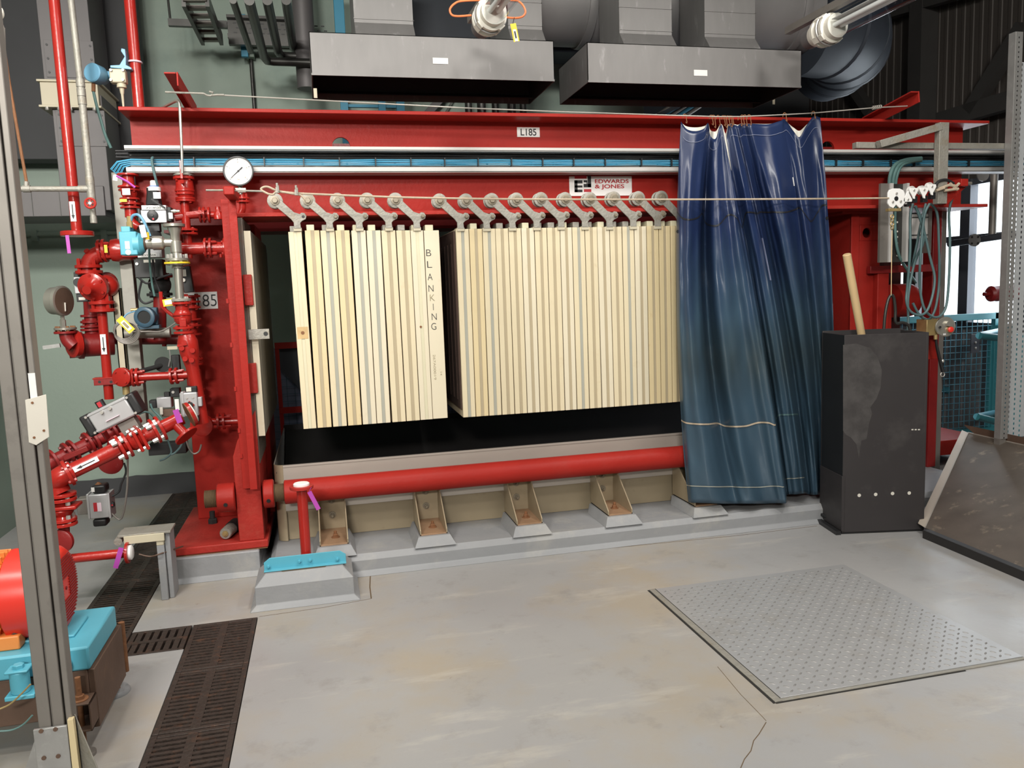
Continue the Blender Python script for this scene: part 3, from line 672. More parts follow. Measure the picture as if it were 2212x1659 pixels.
obj('facing_board', MB().prism([V(-.383, 4.66, .775), V(-.383, 6.05, .775), V(-.383, 6.05, 1.86), V(-.383, 5.97, 1.92), V(-.383, 4.66, 1.92)], (.035, 0, 0)), 'board_stain', ps, .002, label='stained facing board with a cream edge')
obj('board_edge', MB().box((-.383, 4.652, .775), (-.348, 4.66, 1.92)), 'cream_pale', ps)
for a, b, c_, d in ((526, 593, 545, 660), (538, 785, 555, 850)):
    lo, hi = pbox(a, b, c_, d, 4.61, .08); obj('lug_block', MB().box(lo, hi), 'red_worn', ps, .004)
lo, hi = pbox(536, 711, 582, 733, 4.60, .006); br = obj('clip_plate', MB().box(lo, (hi.x, 4.606, hi.z)), 'galv_old', ps, .002)
p = W(574, 721, y=4.60); obj('slot', MB().cyl(p + V(0, .003, 0), p + V(0, -.001, 0), .012), 'black', br)
s, lo, hi = plate_sign('number_plate', 396, 631, 470, 668, 5.18, ps)
text('L185', s, (W(437, 650, y=5.18).x, lo.y - .0002, (lo.z + hi.z) / 2), UX, UZ, .105, 'ink', fit=.165, bold=-.005)
p = W(460, 1130, z=.19)
tag(obj('foundation_bolt', MB().hexa(p, UZ, .028, .03).cyl(p, p + V(0, 0, .075), .016), 'black_matt'), 'black foundation bolt on the red base plate', 'bolt')
a = W(487, 1158, y=4.66); a.z = .19 + .036; b = a + V(.035, .17, 0)
rl = thing('loose_roller', 'dirty tan roller lying on the red base plate', 'roller', a - V(0, 0, .036))
obj('barrel', MB().lathe(a, b - a, [(0, .030), (.006, .034), (.10, .034), (.105, .036), (.18, .036)], 24), 'galv_old', rl)
obj('sleeve', MB().lathe(a + (b - a).normalized() * .10, b - a, [(0, .0375), (.09, .0375)], 24), 'black_matt', rl)
obj('hub', MB().lathe(a, a - b, [(0, .018), (.006, .016), (.006, .008), (.012, .008)], 20), 'brass', rl)
# ================================================================ ropes
rp = thing('guide_rope', 'twisted wire rope stretched in front of the roller hangers', 'rope', W(1000, 423, y=4.33))
pts = [W(x, y, y=4.33) for x, y in ((445, 411), (482, 411), (560, 413), (572, 414))]
obj('eye_rod', MB().tube(pts, .005, 8), 'galv_old', rp)
pts = [W(x, y, y=4.33) for x, y in ((580, 419), (568, 413), (564, 408), (570, 404), (580, 404), (600, 412), (636, 417), (720, 421), (800, 424), (900, 427), (1100, 430), (1400, 431), (1700, 430), (1920, 428))]
obj('strand', MB().tube(spline(pts, 6), .0055, 8), 'rope', rp)
pts = [W(x, y, y=4.326) for x, y in ((580, 419), (590, 420), (600, 414), (636, 419), (650, 422), (660, 432))]
obj('tail', MB().tube(spline(pts, 5), .0055, 8), 'rope', rp)
for px, py in ((599, 410), (640, 415)):
    p = W(px, py, y=4.32); obj('rope_clamp', MB().box((p.x - .008, p.y - .012, p.z - .016), (p.x + .008, p.y + .012, p.z + .012)).cyl(p + V(0, 0, .01), p + V(0, 0, .034), .006).cyl(p + V(.006, -.012, -.01), p + V(.006, -.012, .02), .004), 'galv_old', rp)
YC = 4.45
wr = thing('curtain_wire', 'thin tensioned wire above the beam carrying the blue curtain', 'wire', W(1000, 230, y=YC))
wp_ = [(357, 199), (428, 201), (470, 205), (1000, 233), (1200, 241), (1460, 249.5), (1545, 252), (1600, 252), (1690, 248), (1760, 244), (1885, 233), (1960, 229)]
obj('strand', MB().tube([W(x, y, y=YC) for x, y in wp_[2:]], .0035, 8), 'wire', wr)
obj('hook_rod', MB().tube([W(x, y, y=YC) for x, y in ((357, 199), (440, 202), (447, 206), (455, 207), (461, 204))], .005, 8), 'galv_old', wr)
obj('eye', MB().tube([W(x, y, y=YC - .004) for x, y in ((452, 198), (460, 200), (458, 206), (468, 205), (484, 205))], .0055, 8), 'galv_old', wr)
kn = MB()
for k in range(5): p = W(1886 + k * 4, 233 - k * .6, y=YC); kn.tube(arc(p, UZ, UY, .010, 0, 2 * math.pi, 10)[:-1], .003, 6, True)
obj('lashing', kn, 'wire', wr)
# ================================================================ blue curtain
#        top px, top py, mid px(640), bottom px, bottom py, depth(top, mid, bottom)
CC = [(1471, 262, 1461, 1487, 1085, 0, -.02, -.02), (1484, 279, 1472, 1498, 1086, .03, .03, .03), (1504, 283, 1490, 1530, 1087, .05, .06, .05), (1522, 277, 1508, 1560, 1088, .02, .02, .07), (1530, 266, 1520, 1585, 1088, -.01, -.05, .03),
      (1534, 292, 1530, 1605, 1088, -.05, -.06, .05), (1541, 300, 1548, 1625, 1088, .04, .04, .07), (1548, 296, 1570, 1650, 1088, .06, .075, .05), (1556, 270, 1595, 1672, 1087, .03, .05, .06), (1561, 276, 1618, 1688, 1087, .05, .07, .09),
      (1566, 305, 1634, 1699, 1086, .07, .09, .10), (1569, 303, 1636, 1700, 1070, .0, -.02, -.03), (1573, 272, 1642, 1706, 1068, .02, .02, .0), (1580, 268, 1652, 1716, 1068, .05, .05, .02), (1588, 270, 1664, 1728, 1067, .02, .03, .03), (1594, 272, 1672, 1737, 1066, .05, .06, .06), (1599, 268, 1677, 1742, 1066, .0, -.02, -.02),
      (1606, 268, 1684, 1748, 1068, -.03, -.09, -.05), (1616, 268, 1694, 1755, 1069, .03, -.05, .02), (1622, 267, 1704, 1761, 1069, .05, .0, .05), (1640, 268, 1716, 1768, 1068, .02, .03, .03), (1662, 268, 1730, 1774, 1066, .04, .02, -.02), (1686, 261, 1744, 1780, 1064, .02, -.03, .01), (1696, 258, 1752, 1784, 1062, -.02, .0, .03), (1714, 283, 1764, 1790, 1060, -.03, .035, .02),
      (1727, 296, 1772, 1794, 1060, .03, .0, -.02), (1742, 272, 1782, 1797, 1058, .0, -.03, .0), (1757, 252, 1790, 1800, 1056, .0, .01, .02), (1772, 254, 1797, 1803, 1055, .02, .02, .0)]
def cat1(vals, u):
    n = len(vals) - 1; i = min(int(u * n), n - 1); t = u * n - i
    a, b, c_, d = vals[max(i - 1, 0)], vals[i], vals[i + 1], vals[min(i + 2, n)]
    return .5 * (2 * b + (c_ - a) * t + (2 * a - 5 * b + 4 * c_ - d) * t * t + (3 * b - a - 3 * c_ + d) * t ** 3)
CV = list(zip(*CC))
def curt(u, v, off=0.):                       # v = 0 top, 1 bottom
    xt, yt, xm, xb, yb_ = (cat1(CV[i], u) for i in range(5)); dt, dm, db = (cat1(CV[i], u) for i in (5, 6, 7)); dm *= 1.55; db *= 1.5; k_ = min(1, max(0, (u - .58) / .1)); db = db - k_ * (.5 * abs(db) + .05); dm -= k_ * .03
    vm = .46
    def q(a, m, b): return a * (v - vm) * (v - 1) / vm + m * v * (v - 1) / (vm * (vm - 1)) + b * v * (v - vm) / (1 - vm)
    px = q(xt, xm, xb); d = q(dt, dm, db)
    wob = .012 * noise.noise(V(u * 14, v * 7, 1)) + .006 * noise.noise(V(u * 40, v * 16, 5)) + .012 * noise.noise(V(u * 9, v * 14, 9)) * max(0, v - .55)
    if px < 1475 + 0: wob += 0
    wob += .020 * math.sin(u * 62 + v * 2.2 + 1.5 * noise.noise(V(u * 3, v * 1.5, 2))) * min(1, v * 2.2) * (1 - .5 * v) + .008 * math.sin(u * 131 - v * 3) * min(1, v * 3) * (1 - .6 * v)
    ease = min(1, .35 + v * 3)
    y = YC + .05 * (1 - ease) - (d * ease + wob * min(1, v * 6 + .2)) - off
    return W(px, yt + (yb_ - yt) * v, y=y)
cu = thing('curtain', 'heavy blue tarpaulin curtain hanging from the wire, grimy toward its hem', 'curtain', curt(.5, 1))
sheet = obj('sheet', MB().grid(curt, 260, 90), 'curtain', cu)
sheet.data.materials.append(MATS['offwhite'])
so = sheet.modifiers.new('cloth', 'SOLIDIFY'); so.thickness = .003; so.offset = 1; so.material_offset = 0
def lin(u, v):
    h = max(0, cat1(CV[1], u) - 267) * .5 * .0026
    return curt(u, v * .09, -.012) + UZ * (h * (1 - v))
bk = MB().grid(lin, 240, 8); obj('lining', bk, 'offwhite', cu, label='cream lining showing at the top folds')
def strip(name, u0, u1, vf, hw, material, off=.0045, n=120):
    obj(name, MB().grid(lambda u, w: curt(u0 + (u1 - u0) * u, vf(u0 + (u1 - u0) * u) + (w - .5) * hw, off), n, 1), material, cu)
strip('seam_tape', 0, .362, lambda u: .785 + .004 * math.sin(u * 9), .0042, 'rope'); strip('seam_tape', .395, .60, lambda u: .785, .004, 'teal_cable')
strip('hem_stitch', 0, .355, lambda u: .955, .0022, 'strip_grey'); strip('hem_stitch', .40, .57, lambda u: .957, .002, 'strip_grey')
strip('top_stitch', .02, .98, lambda u: .030, .0014, 'repair'); strip('weld_line', .0, 1, lambda u: .238, .004, 'black_cable', .004)
obj('repair_tape', MB().grid(lambda u, w: curt(.515 + .02 * u + .004 * w, .305 + .115 * w, .005), 8, 16), 'blue_grey' if 0 else 'repair', cu)
for u, v in ((.012, .285), (.988, .272)): p = curt(u, v, .004); obj('eyelet', MB().cyl(p, p + V(0, -.002, 0), .010), 'black', cu)
p0 = curt(.80, .155, .004); obj('paint_drip', MB().tube([p0, curt(.80, .165, .004), curt(.80, .178, .004)], .003, 6), 'white', cu)
hk = [(1479, 262), (1536, 266), (1541, 272), (1551, 268), (1562, 268), (1566, 272), (1572, 268), (1577, 270), (1580, 266), (1598, 268), (1603, 266), (1609, 268), (1618, 266), (1695, 258), (1757, 252)]
hkl = ['at the outer corner nearest the plates', 'second along the wire', 'third along the wire, in the bunch', 'fourth along the wire, in the bunch', 'fifth along the wire, in the bunch', 'sixth along the wire, in the bunch', 'seventh along the wire, in the bunch', 'eighth along the wire, in the bunch', 'ninth along the wire, in the bunch', 'tenth along the wire', 'eleventh along the wire', 'twelfth along the wire', 'last of the bunch on the wire', 'alone between the bunch and the far corner', 'at the far corner beside the gauge-free beam end']
hkl[-1] = 'at the far corner nearest the black box'
wy = lambda px: 249.5 if px < 1460 else (249.5 + (px - 1460) * .04 if px < 1600 else 252.5 - (px - 1600) * .053)
for (px, py), l in zip(hk, hkl):
    a = W(px, wy(px), y=YC); b = W(px + 3, py + 2, y=YC)
    pts = [a + V(-.010, .004, -.012)] + arc(a + V(0, 0, .0), UX, UZ, .010, math.pi, 0, 8) + [a + V(.011, 0, -.02), V(b.x + .004, YC - .004, b.z), V(b.x, YC - .010, b.z - .008), V(b.x - .006, YC - .006, b.z)]
    tag(obj('curtain_hook', MB().tube(pts, .0026, 6), 'rust'), 'small wire curtain hook ' + l, 'hook', 'hooks of the blue curtain')
# ================================================================ extractor hoods
def hood(x0, x1, label, necks, lab, sealed):
    y0, y1 = 4.95, 5.56; z0, z1 = 2.832, 3.075
    t = thing('extractor_hood', label, 'extractor hood', ((x0 + x1) / 2, 5.2, z0))
    b = MB(); b.box((x0, y0, z0), (x1, y0 + .004, z1)).box((x0, y0, z0), (x0 + .004, y1, z1)).box((x1 - .004, y0, z0), (x1, y1, z1)).box((x0, y1 - .004, z0), (x1, y1, z1)).box((x0, y0, z1 - .004), (x1, y1, z1))
    obj('canopy', b, 'hood_galv', t)
    obj('lip', MB().box((x0, y0 - .003, z0), (x1, y0, z0 + .012)), 'hood_galv', t)
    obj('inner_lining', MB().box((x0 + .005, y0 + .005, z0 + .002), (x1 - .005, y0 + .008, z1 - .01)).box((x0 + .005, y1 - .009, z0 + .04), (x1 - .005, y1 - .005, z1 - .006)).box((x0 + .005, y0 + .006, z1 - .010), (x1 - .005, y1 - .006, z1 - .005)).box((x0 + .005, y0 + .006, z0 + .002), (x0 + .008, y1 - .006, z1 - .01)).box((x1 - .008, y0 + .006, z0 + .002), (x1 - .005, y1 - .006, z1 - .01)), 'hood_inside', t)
    obj('inner_ledge', MB().prism([V(x0 + .006, y1 - .12, z0 + .015), V(x0 + .006, y1 - .006, z0 + .06), V(x0 + .006, y1 - .006, z0 + .055), V(x0 + .006, y1 - .12, z0 + .01)], (x1 - x0 - .012, 0, 0)), 'duct_grey', t)
    for a, c in necks:
        nk = MB(); ya, yb = 5.05, 5.42; zs = 3.17
        f = .07
        lo = [(a, y0 + .02), (c, y0 + .02), (c + f, y1 - .02), (a - f, y1 - .02)]; hi = [(a, ya), (c, ya), (c, yb), (a, yb)]
        A = [nk.bm.verts.new((x, y, z1)) for x, y in lo]; B = [nk.bm.verts.new((x, y, zs)) for x, y in hi]; Cc = [nk.bm.verts.new((x, y, 3.78)) for x, y in hi]
        for P_, Q in ((A, B), (B, Cc)):
            for i in range(4): nk.bm.faces.new((P_[i], P_[(i + 1) % 4], Q[(i + 1) % 4], Q[i]))
        nk.bm.faces.new(Cc); nk.bm.faces.new(A[::-1])
        nko = obj('duct_neck', nk, 'hood_galv', t)
        for z in (3.19, 3.33): obj('seam', MB().box((a - .003, ya - .004, z), (c + .003, ya, z + .006)).box((c - .001, ya - .004, z), (c + .004, yb, z + .006)), 'hood_galv', nko)
    l = MB(); lo, hi = pbox(*lab, y0 - .004, .002); s = obj('label_plate', l.box(lo, hi), 'white', t)
    return t
def xx(px, Y=5.05, py=60): return W(px, py, y=Y).x
hood(.035, 1.515, 'grey galvanised extractor hood over the short plate pack', [(xx(766), xx(893)), (xx(1098), xx(1171))], (935, 125, 968, 138), 1)
hood(1.735, 3.255, 'grey galvanised extractor hood over the blue curtain', [(xx(1338), xx(1451)), (xx(1522), xx(1631))], (1499, 151, 1528, 164), 0)
p = W(682, 202, y=5.02); tag(obj('paper_label', MB().box((p.x - .012, 5.0, p.z - .03), (p.x + .008, 5.003, p.z + .025)), 'cream_paint'), 'small cream label strip hanging at the corner of the hood over the short pack', 'label')
# main round duct
dz, dy, dr = 3.62, 5.77, .32
dk = thing('round_duct', 'large round silver duct running above both extractor hoods', 'duct', (2.2, dy, dz - dr))
obj('pipe', MB().lathe((1.35, dy, dz), UX, [(0, dr), (2.45, dr)], 40), 'duct_silver', dk)
for x in (1.95, 2.18, 2.35, 3.05, 3.62): obj('band', MB().lathe((x, dy, dz), UX, [(0, dr + .012), (.03, dr + .016), (.06, dr + .012)], 40), 'duct_silver', dk)
el = thing('duct_elbow', 'big dark ribbed duct elbow behind the tube lamp end', 'duct', (4.2, 6.1, 3.2))
pts = arc((3.80, dy + .75, dz - .12), UX, (0, -1, 0), .75, math.pi / 2, -.1, 14); obj('bend', MB().tube(pts, .36, 36), 'duct_black', el)
for i in (3, 6, 9, 12): 
    d = (pts[i + 1] - pts[i - 1]).normalized(); obj('rib', MB().lathe(pts[i] - d * .02, d, [(0, .362), (.02, .372), (.04, .362)], 36), 'duct_black', el)
# lower dark ducts seen past the second hood
for a, b, l in (((1700, 118), (1838, 134), 'upper'), ((1700, 150), (1762, 164), 'lower')):
    lo, hi = pbox(a[0], a[1], b[0], b[1], 6.6, .3); tag(obj('service_duct', MB().box(lo, hi), 'duct_black', None, .01), 'dark horizontal duct box beyond the hood over the curtain, %s one' % l, 'duct')
# ================================================================ tube lamps
def lamp(p, q, label, r, grp='weatherproof tube lamps'):
    d = (q - p).normalized(); a, b, _ = frame(d)
    t = thing('tube_lamp', label, 'lamp', p, grp)
    obj('end_cap', MB().lathe(p, d, [(0, r * .3), (.0, r * .82), (.05, r * .9), (.052, r * 1.12), (.075, r * 1.15), (.08, r), (.13, r), (.135, r * 1.1), (.155, r * 1.1), (.16, r * .9), (.20, r * .9)], 28), 'offwhite', t)
    for k in range(4):
        e = a * math.cos(k * 1.571 + .7) + b * math.sin(k * 1.571 + .7); obj('latch', MB().obox(p + d * .11 + e * r * 1.05, d, .035, .018, .09, e), 'offwhite', t)
    obj('end_spigot', MB().lathe(p - d * .07, d, [(0, r * .75), (.075, r * .8)], 24), 'duct_grey', t)
    obj('glass_tube', MB().lathe(p + d * .19, d, [(0, r * .86), (1.25, r * .86)], 28), 'glass', t)
    obj('tube', MB().lathe(p + d * .20 + a * r * .3, d, [(0, .013), (1.2, .013)], 14), 'white', t); obj('tube', MB().lathe(p + d * .20 - a * r * .3, d, [(0, .013), (1.2, .013)], 14), 'white', t)
    obj('reflector', MB().obox(p + d * .80 + UZ * r * .35, d, r * 1.3, .004, 1.18), 'tray_grey', t)
    obj('end_cap', MB().lathe(p + d * 1.42, d, [(0, r * .9), (.01, r * 1.1), (.14, r * 1.1), (.16, r * .6)], 28), 'offwhite', t)
    s = p + UZ * r * 1.25; obj('hanger_channel', MB().bar(s - d * .28 + UZ * .02, s + d * 1.7 + UZ * .02, .041, .041), 'galv_post', t)
    obj('hanger_strap', MB().tube([s + d * .12 + a * k * r * 1.1 + UZ * -.06 for k in (-1, 1)] if 0 else arc(p + d * .12, a, b, r * 1.14, 0, 2 * math.pi, 24)[:-1], .006, 6, True), 'galv', t)
    return t
p = W(1046, 52, y=4.25); L1 = lamp(p, p + V(.05, -1, .0), 'white ended glass tube lamp hanging in front of the first hood', .072)
p = W(1762, 78, y=4.35); lamp(p, p + V(.03, -1, .0), 'dusty tube lamp with a grey end spigot beside the dark duct elbow', .075)
oc = thing('orange_cable', 'looped orange cable tied at the lamp end above the first hood', 'cable', W(1055, 40, y=4.25))
for q in ([(1060, 0), (1000, 2), (982, 8), (972, 20), (976, 32), (990, 35), (1018, 33)], [(1098, 0), (1118, 2), (1130, 12), (1135, 26), (1128, 36), (1112, 39), (1090, 37)]):
    obj('loop', MB().tube(spline([W(x, y, y=4.22) for x, y in q], 6), .0055, 8), 'orange_cable', oc)
tg = thing('cable_tag', 'yellow edged tag hanging from the orange cable loop', 'tag', W(1112, 92, y=4.2))
a_ = W(1108, 51, y=4.2); b_ = W(1116, 90, y=4.2)
paper_tag(tg, a_, b_ - a_, M_(13, a_), (b_ - a_).length, 'yellow', 'tag_card'); d_ = (b_ - a_).normalized()
paper_tag(tg, a_ + d_ * .03 + V(0, -.002, 0), d_, M_(7, a_), .06, 'white', 'barcode_panel'); paper_tag(tg, a_ + d_ * .04 + V(0, -.004, 0), d_, M_(3, a_), .035, 'ink', 'barcode_panel')
obj('tie', MB().tube([W(1111, 38, y=4.215), a_], .002, 6), 'black', tg)
# ================================================================ services high on the back wall
ladder = thing('cable_ladder', 'dark cable ladder running overhead beside the grey duct shaft', 'cable ladder', W(430, 60, y=6.3))
zl = W(430, 60, y=6.2).z
def onz(px, py, z=None): return W(px, py, z=zl if z is None else z)
for a, b in (((396, 0), (438, 86)), ((447, 0), (478, 86))): obj('side_rail', MB().bar(onz(*a), onz(*b), .025, .08), 'conduit_dark', ladder)
for k in range(6):
    f = k / 5; obj('rung', MB().bar(onz(396 + 42 * f, 86 * f), onz(447 + 31 * f, 86 * f), .05, .02), 'galv_post', ladder)
lo, hi = pbox(363, 42, 490, 57, 6.15, .04); hb = thing('hanger_bar', 'dark hanger bar slung on a rod under the cable ladder', 'bar', lo); obj('bar', MB().box(lo, hi), 'conduit_dark', hb); q = W(368, 44, y=6.17); obj('rod', MB().cyl(q, q + V(-.02, 0, .7), .008), 'conduit_dark', hb)
pt = thing('perforated_tray', 'dark perforated cable tray on the teal wall', 'cable tray', W(570, 75, y=6.6)); lo, hi = pbox(492, 46, 670, 80, 6.6, .02)
obj('tray', MB().box(lo, hi).box((lo.x, 6.54, lo.z - .03), (hi.x, 6.6, lo.z)).box((lo.x, 6.54, hi.z), (hi.x, 6.6, hi.z + .02)), 'conduit_dark', pt)
sl = MB()
for r in range(3):
    for k in range(14): x = lo.x + .04 + k * .05 + (r % 2) * .02; z = lo.z + .02 + r * .035; sl.box((x, 6.597, z), (x + .025, 6.601, z + .008))
obj('slot', sl, 'black', pt)['kind'] = 'stuff'
lo, hi = pbox(494, 83, 668, 98, 6.5, .05); tag(obj('wall_bar', MB().box(lo, hi), 'conduit_dark'), 'flat dark bar below the perforated tray', 'bar')
cn = [[(503, 0), (541, 110)], [(538, 0), (570, 122), (577, 131), (590, 133), (680, 136)], [(577, 0), (601, 112), (607, 120), (618, 121), (680, 123)], [(618, 0), (633, 102), (638, 109), (648, 110), (680, 111)]]
cl = ['ending at the small wall box', 'lowest of the three bending toward the hood', 'middle of the three bending toward the hood', 'shortest of the three bending toward the hood']
for k, (pts, l) in enumerate(zip(cn, cl)):
    z = W(*pts[-1], y=6.1 + .1 * k).z
    P_ = [W(x, y, z=z) for x, y in pts]
    if len(P_) > 2: y_ = P_[1].y; P_ = [P_[0], P_[1]] + [V(q.x, min(q.y, P_[-1].y + .0), z) for q in P_[2:-1]] + [P_[-1]]
    tag(obj('conduit', MB().tube(P_, .030 if k else .022, 12), 'conduit_dark'), 'dark overhead conduit ' + l, 'conduit', 'overhead conduits')
p = W(541, 118, y=6.75); tag(obj('wall_box', MB().box((p.x - .03, 6.70, p.z - .03), (p.x + .03, 6.80, p.z + .02)), 'teal_wall', None, .004), 'small teal wall box at the end of a conduit', 'box')
q = W(552, 240, y=6.75); tag(obj('conduit', MB().cyl(V(p.x, 6.77, p.z - .03), V(p.x + .0, 6.77, q.z - .8), .015), 'conduit_dark'), 'thin dark conduit running straight down the teal wall', 'conduit')
p = W(655, 40, y=6.3); tag(obj('vertical_pipe', MB().cyl(V(p.x, 6.3, p.z - .5), V(p.x, 6.3, ZC), .075), 'duct_grey'), 'thick dark vertical pipe behind the first hood corner', 'pipe')
for x0, x1, y0, y1, Y, l in ((518, 533, 30, 122, 6.62, 'short blue strut on the teal wall under the perforated tray'), (722, 744, -60, 120, 6.2, 'blue vertical strut rising behind the first hood')):
    lo, hi = pbox(x0, y0, x1, y1, Y, .05); tag(obj('strut', MB().box(lo, (hi.x, hi.y, hi.z)), 'cyan_strut', None, .003), l, 'strut')
bf = thing('blue_frame', 'blue angle frame seen below the first hood against the wall', 'frame', W(790, 240, y=6.6))
for x0, x1 in ((736, 752), (818, 833), (857, 874)):
    lo, hi = pbox(x0, 200, x1, 262, 6.6, .05); obj('upright', MB().box((lo.x, 6.6, lo.z - .6), (hi.x, 6.65, hi.z)), 'cyan_strut', bf)
lo, hi = pbox(752, 226, 860, 232, 6.62, .03); obj('crossbar', MB().box(lo, hi), 'cyan_strut', bf)
lo, hi = pbox(905, 222, 990, 262, 6.7, .04); tl = thing('wall_lamp', 'slanted grey strip lamp on the wall below the first hood', 'lamp', lo)
obj('body', MB().bar(W(915, 255, y=6.7), W(960, 205, y=6.7), .08, .06), 'duct_grey', tl); obj('strut', MB().bar(W(955, 255, y=6.72), W(985, 205, y=6.72), .012, .012), 'conduit_dark', tl)
for k, px in enumerate((1012, 1040, 1070, 1105, 1130)):
    p = W(px, 235, y=6.4); tag(obj('vertical_pipe', MB().cyl(V(p.x, 6.4, 2.2), V(p.x, 6.4, 3.6), .035 if k % 2 else .028), 'conduit_dark'), 'dark vertical pipe below the first hood, %s of five' % n0[k], 'pipe', 'row of vertical pipes below the first hood')
t = thing('wall_cable_tray', 'sloping blue cable run glimpsed under the hood over the curtain', 'cable tray', W(1480, 240, y=6.7))
obj('tray', MB().bar(W(1395, 262, y=6.75), W(1520, 205, y=6.75), .30, .03, UX), 'duct_black', t)
for k in range(5): obj('cable', MB().cyl(W(1400 + k * 16, 262, y=6.70), W(1475 + k * 16, 212, y=6.70), .016), 'cyan_strut' if k % 2 else 'galv_post', t)
p = W(1672, 217, y=6); tag(obj('paper_label', MB().box((p.x - .012, 6, p.z - .03), (p.x + .008, 6.004, p.z + .03)), 'cream_paint'), 'small cream label dangling beyond the corner of the hood over the curtain', 'label')
lo, hi = pbox(892, -40, 1345, 108, 6.30, .35); tag(obj('service_duct', MB().box(lo, (hi.x, hi.y, ZC - .05)), 'duct_black', None, .01), 'large dark box duct on the wall behind the hood necks', 'duct')
# ---- small rectangular duct shaft at the left
Y0 = 5.85
sh = thing('duct_shaft', 'grey rectangular ventilation shaft standing by the teal wall', 'duct', W(170, 470, y=Y0))
def sh_box(x0, y0, x1, y1, mat_, name, Y=Y0, d=.45, bev=.004):
    lo, hi = pbox(x0, y0, x1, y1, Y, d); return obj(name, MB().box(lo, hi), mat_, sh, bev), lo, hi
xa, xb = W(103, 250, y=Y0).x, W(212, 250, y=Y0).x
zA, zB = W(150, 204, y=Y0).z, W(150, 455, y=Y0).z
obj('upper_shaft', MB().box((xa, Y0, zA), (xb, Y0 + .42, ZC - .02)), 'duct_grey', sh, .003)
obj('lower_shaft', MB().box((xa + .03, Y0, zB), (xb + .03, Y0 + .42, zA)), 'duct_grey', sh, .003)
lo, hi = pbox(88, 178, 212, 228, Y0 - .04, .5); fb = obj('flange_box', MB().box(lo, hi).box((lo.x - .015, lo.y - .015, hi.z), (hi.x + .015, hi.y + .015, hi.z + .014)).box((lo.x - .015, lo.y - .015, lo.z - .014), (hi.x + .015, hi.y + .015, lo.z)), 'cream_paint', sh, .002)
for k in range(5): x = lo.x + .03 + (hi.x - lo.x - .06) * k / 4; obj('bolt', MB().hexa((x, lo.y - .008, lo.z - .012), -UZ, .010, .02), 'bolt_steel', fb)
for zz0, zz1 in ((W(150, 168, y=Y0).z, W(150, 88, y=Y0).z), (W(150, 316, y=Y0).z, W(150, 238, y=Y0).z)):
    x0_ = xa + (.02 if zz0 > zA else .05); x1_ = x0_ + .29
    pn = obj('access_panel', MB().box((x0_, Y0 - .006, zz0), (x1_, Y0, zz1)), 'duct_grey', sh, .001)
    for k in range(3):
        for x in (x0_ + .018, x1_ - .018): z = zz0 + .03 + (zz1 - zz0 - .06) * k / 2; obj('screw', MB().cyl((x, Y0 - .006, z), (x, Y0 - .010, z), .007), 'black', pn)
lo, hi = pbox(-60, 402, 226, 468, Y0 - .02, .5); obj('bottom_run', MB().box((XL + .02, lo.y, lo.z), (hi.x, hi.y, hi.z)), 'duct_grey', sh, .004)
for px in (68, 128): x = W(px, 430, y=Y0 - .02).x; obj('seam', MB().box((x, Y0 - .024, lo.z), (x + .004, Y0 - .02, hi.z)), 'conduit_dark', sh)
lo, hi = pbox(18, -60, 116, 344, 6.55, .2); tag(obj('service_duct', MB().box((XL + .01, lo.y, lo.z), (hi.x, hi.y, ZC - .05)), 'wall_dark', None, .005), 'dark sheet duct between the teal side wall and the grey shaft', 'duct')
lo, hi = pbox(222, -40, 298, 400, 6.35, .3); tag(obj('service_duct', MB().box(lo, (hi.x, hi.y, ZC - .05)), 'wall_dark', None, .005), 'dark service duct behind the second red vertical pipe', 'duct')
# ================================================================ valves, pipes and instruments beside the press
def w(px, py, Y=5.0): return W(px, py, y=Y)
K = M_(1, w(350, 700))                         # metres per photo pixel around the valve rack
def pipe_(t, pts, rpx, Y=5.0, material='red_pipe', name='pipe', n=18, bend=None):
    P = [w(*p) if len(p) == 3 else w(p[0], p[1], Y) for p in pts]
    if bend: P = spline(P, bend)
    return obj(name, MB().tube(P, rpx * M_(1, P[0]), n), material, t)
def fl(t, px, py, d, rpx, tpx, Y=5.0, material='red_pipe', bolt='red_pipe', n=4, **k):
    p = w(px, py, Y); s = M_(1, p); return flange(t, p, d, rpx * s, tpx * s, material, bolt, n, **k)
def pair(t, px, py, d, rpx, tpx, gap, Y=5.0, material='red_pipe', bolt='red_pipe', n=4):
    p = w(px, py, Y); s = M_(1, p); d = Vector(d).normalized()
    for k in (-1, 1): flange(t, p + d * (k * gap * s / 2), d, rpx * s, tpx * s, material, bolt, n if k > 0 else 0, h=(gap + tpx) * s * .9)
def box_(t, x0, y0, x1, y1, Y, dpx, material, name, bev=.003, roll=0, label=None):
    lo, hi = pbox(x0, y0, x1, y1, Y, 0); s = M_(1, lo); hi.y = Y + dpx * s
    if roll:
        c = (lo + hi) / 2; return obj(name, MB().obox(c, UX * math.cos(roll) + UZ * math.sin(roll), hi.z - lo.z, hi.y - lo.y, hi.x - lo.x, UY), material, t, bev, label=label)
    return obj(name, MB().box(lo, hi), material, t, bev, label=label)
def arrow_label(t, p, d, l, wd, nrm=-UY, tail=True):
    d = Vector(d).normalized(); s = d.cross(nrm).normalized(); p = Vector(p)
    o = obj('flow_label', MB().prism([p - s * wd / 2 - d * l / 2, p + s * wd / 2 - d * l / 2, p + s * wd / 2 + d * l / 2, p - s * wd / 2 + d * l / 2], nrm * .0015), 'white', t, label='white flow label with a black arrow')
    q = p + nrm * .0018; a = wd * .09; h = wd * .30
    obj('arrow', MB().prism([q - s * a - d * l * .36, q + s * a - d * l * .36, q + s * a + d * l * .2, q - s * a + d * l * .2], nrm * .0008).prism([q - s * h + d * l * .18, q + s * h + d * l * .18, q + d * l * .40], nrm * .0008), 'ink', o)
